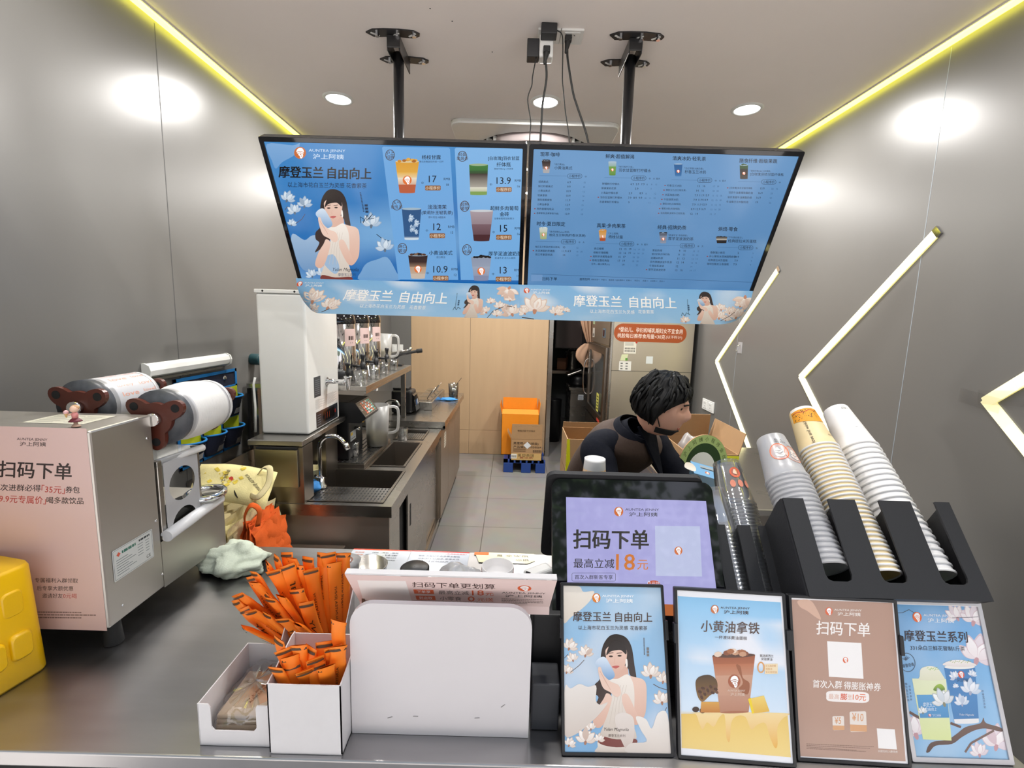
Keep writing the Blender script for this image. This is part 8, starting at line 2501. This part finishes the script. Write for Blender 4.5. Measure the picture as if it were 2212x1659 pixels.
# hair: full short cut with a fringe, falling to the nape
def hair(u, v):
    th = 2 * math.pi * u
    c_ = math.cos(th)                            # 1 = forehead
    low = .80 - .50 * max(0, c_) ** .8 if c_ > 0 else .80 + .02 * (-c_)
    if c_ > 0: low = .70 + (.36 - .70) * c_ ** .45
    else: low = .70 - .05 * (-c_)
    ph = math.pi * (1 - low * v) 
    d = V(math.sin(ph) * math.sin(th), math.sin(ph) * math.cos(th), -math.cos(ph))
    p = headpt(d)
    lump = .012 + .009 * noise.noise(V(d.x * 3, d.y * 3, d.z * 3)) + .006 * abs(noise.noise(V(th * 5, v * 2, 1))) + .004 * noise.noise(V(th * 14, v * 5, 2))
    lump *= 1 if v < .86 else 1 - .55 * (v - .86) / .14
    return H(p + d * lump)
q = MB().grid(hair, 96, 40, flip=True)
q.grid(lambda u, v: hair(u, 1 - .0 * v) * (1 - v) + H(headpt(V(0, -.1, .2)) * .5) * v, 96, 2, flip=True)
q.build('hair', M['hair'], person)
rr = random.Random(9)
q = MB()
for k in range(120):                             # locks
    u = rr.random()
    v0 = rr.uniform(.25, .7)
    v1 = min(1.0, v0 + rr.uniform(.2, .42))
    pts = []
    for i in range(5):
        t_ = i / 4
        p = hair(u + .012 * math.sin(t_ * 3 + k), v0 + (v1 - v0) * t_)
        pts.append(p + (p - hd).normalized() * (.003 + .004 * t_))
    q.tube(pts, [.006, .0065, .006, .0045, .001], 6)
q.build('hair_locks', M['hair'], person)
# face mask pulled down under the chin
def msk(u, v):
    x = -1 + 2 * u
    d = V(math.sin(x * 1.45) * .95, max(.05, math.cos(x * 1.45)), -.72 - .55 * v).normalized()
    return H(headpt(d) + d * .0045)
MB().grid(msk, 28, 8).build('face_mask', M['mask'], person, solid=.002)
for s in (1, -1):
    MB().tube([H(headpt(V(s * .95, .3, -.7).normalized()) + V(s * .004, 0, 0)), H(headpt(V(s * .98, .12, -.35).normalized()) + V(s * .006, 0, 0)), H(V(s * .080, -.012, .01))], .0022, 6).build('mask_loop', M['mask'], person)
# clothes
def sleeve(sh, el, wr):
    sh, el, wr = V(*sh), V(*el), V(*wr)
    u_ = V(*J['upper'][0])
    pts = spl([u_ * .55 + sh * .45, sh + V(0, 0, .002), sh * .62 + el * .38, el, el * .5 + wr * .5, el * .06 + wr * .94], 6)
    n_ = len(pts)
    rad = []
    for i in range(n_):
        f_ = i / (n_ - 1)
        rad.append((.060 + .013 * math.sin(min(1, f_ * 3.2) * math.pi * .5)) * (1 - .48 * f_ ** 1.3) + .0025 * math.sin(i * 1.9) * (f_ > .3))
    MB().tube(pts, rad, 18).build('sleeve', M['shirt'], person, sub=1)
sleeve(rsh, J['rel'][0], J['rwr'][0])
sleeve(lsh, J['lel'][0], J['lwr'][0])
def loft(spec, m, name):
    loops = []
    for c_, w_, d_, tilt in spec:
        ax_ = (FW - V(0, 0, tilt)).normalized()
        loops.append([V(*c_) + SD.normalized() * (w_ * math.cos(2 * math.pi * k / 36)) + ax_ * (d_ * math.sin(2 * math.pi * k / 36)) for k in range(36)])
    MB().ring(loops, cap=(False, False)).build(name, m, person, sub=1, solid=.003)
loft(((at(hip, .01, 0, -.02), .160, .122, .1), (J['waist'][0], .155, .118, .3), (chest, .165, .124, .45), (J['upper'][0], .140, .088, .6), (at(J['upper'][0], .010, 0, .034), .095, .074, .6), (at(J['upper'][0], .016, 0, .048), .070, .062, .6)), M['shirt'], 'shirt')
nk = V(.513, 1.828, 1.200)
na = (V(.535, 1.802, 1.245) - V(*neck)).normalized()
cx = na.orthogonal().normalized(); cy = na.cross(cx)
MB().ring([[nk + na * h_ + (cx * math.cos(2 * math.pi * k / 24) + cy * math.sin(2 * math.pi * k / 24)) * r_ for k in range(24)] for h_, r_ in ((-.050, .076), (-.028, .064), (-.010, .0575), (-.007, .055), (-.014, .052))], cap=(False, False)).build('collar', M['shirt'], person)
# apron: bib over chest and shoulders with a V neck, skirt below
loft(((at(hip, .01, 0, -.34), .20, .155, 0), (at(hip, .01, 0, -.12), .185, .145, 0), (at(hip, .01, 0, .0), .172, .135, .1), (J['waist'][0], .168, .130, .3), (chest, .178, .138, .45), (at(chest, .035, 0, .045), .178, .126, .55), (J['upper'][0], .155, .098, .6), (at(J['upper'][0], .008, 0, .028), .105, .080, .6), (at(J['upper'][0], .012, 0, .036), .078, .068, .6)), M['apron'], 'apron')
MB().prism([(-.050, .12), (.050, .12), (.004, -.10), (-.004, -.10)], at(chest, .152, .0, .0), SD, V(-.30, .20, .93).normalized(), .010).build('shirt_front', M['shirt'], person, bevel=.003)
for s in (-1, 1):
    a_, b_, c_ = V(*at(hip, 0, s * .085, .02)), V(*at(hip, .02, s * .10, -.46)), V(*at(hip, -.01, s * .11, -.86))
    MB().tube(spl([a_, a_ * .5 + b_ * .5, b_, b_ * .5 + c_ * .5, c_], 5), [.105 - .052 * i / 20 for i in range(21)], 16).build('trouser_leg', M['trousers'], person, sub=1)
for s in (-1, 1):
    c_ = V(*at(hip, .06, s * .115, 0)); c_.z = .045
    q = MB()
    q.ring([[c_ + FW * ((-.11 + .25 * (.5 - .5 * math.cos(math.pi * j / 8)))) + SD * (w_ * .046 * math.cos(2 * math.pi * k / 16)) + V(0, 0, (h_ * math.sin(2 * math.pi * k / 16) if math.sin(2 * math.pi * k / 16) > 0 else .043 * math.sin(2 * math.pi * k / 16))) for k in range(16)] for j, (w_, h_) in enumerate(((.5, .03), (.8, .05), (.9, .055), (.9, .05), (.95, .04), (1, .03), (1, .022), (.85, .016), (.4, .01)))])
    q.build('shoe', M['shoe'], person)
bpy.data.objects.remove(_to)
bpy.data.curves.remove(_tc)
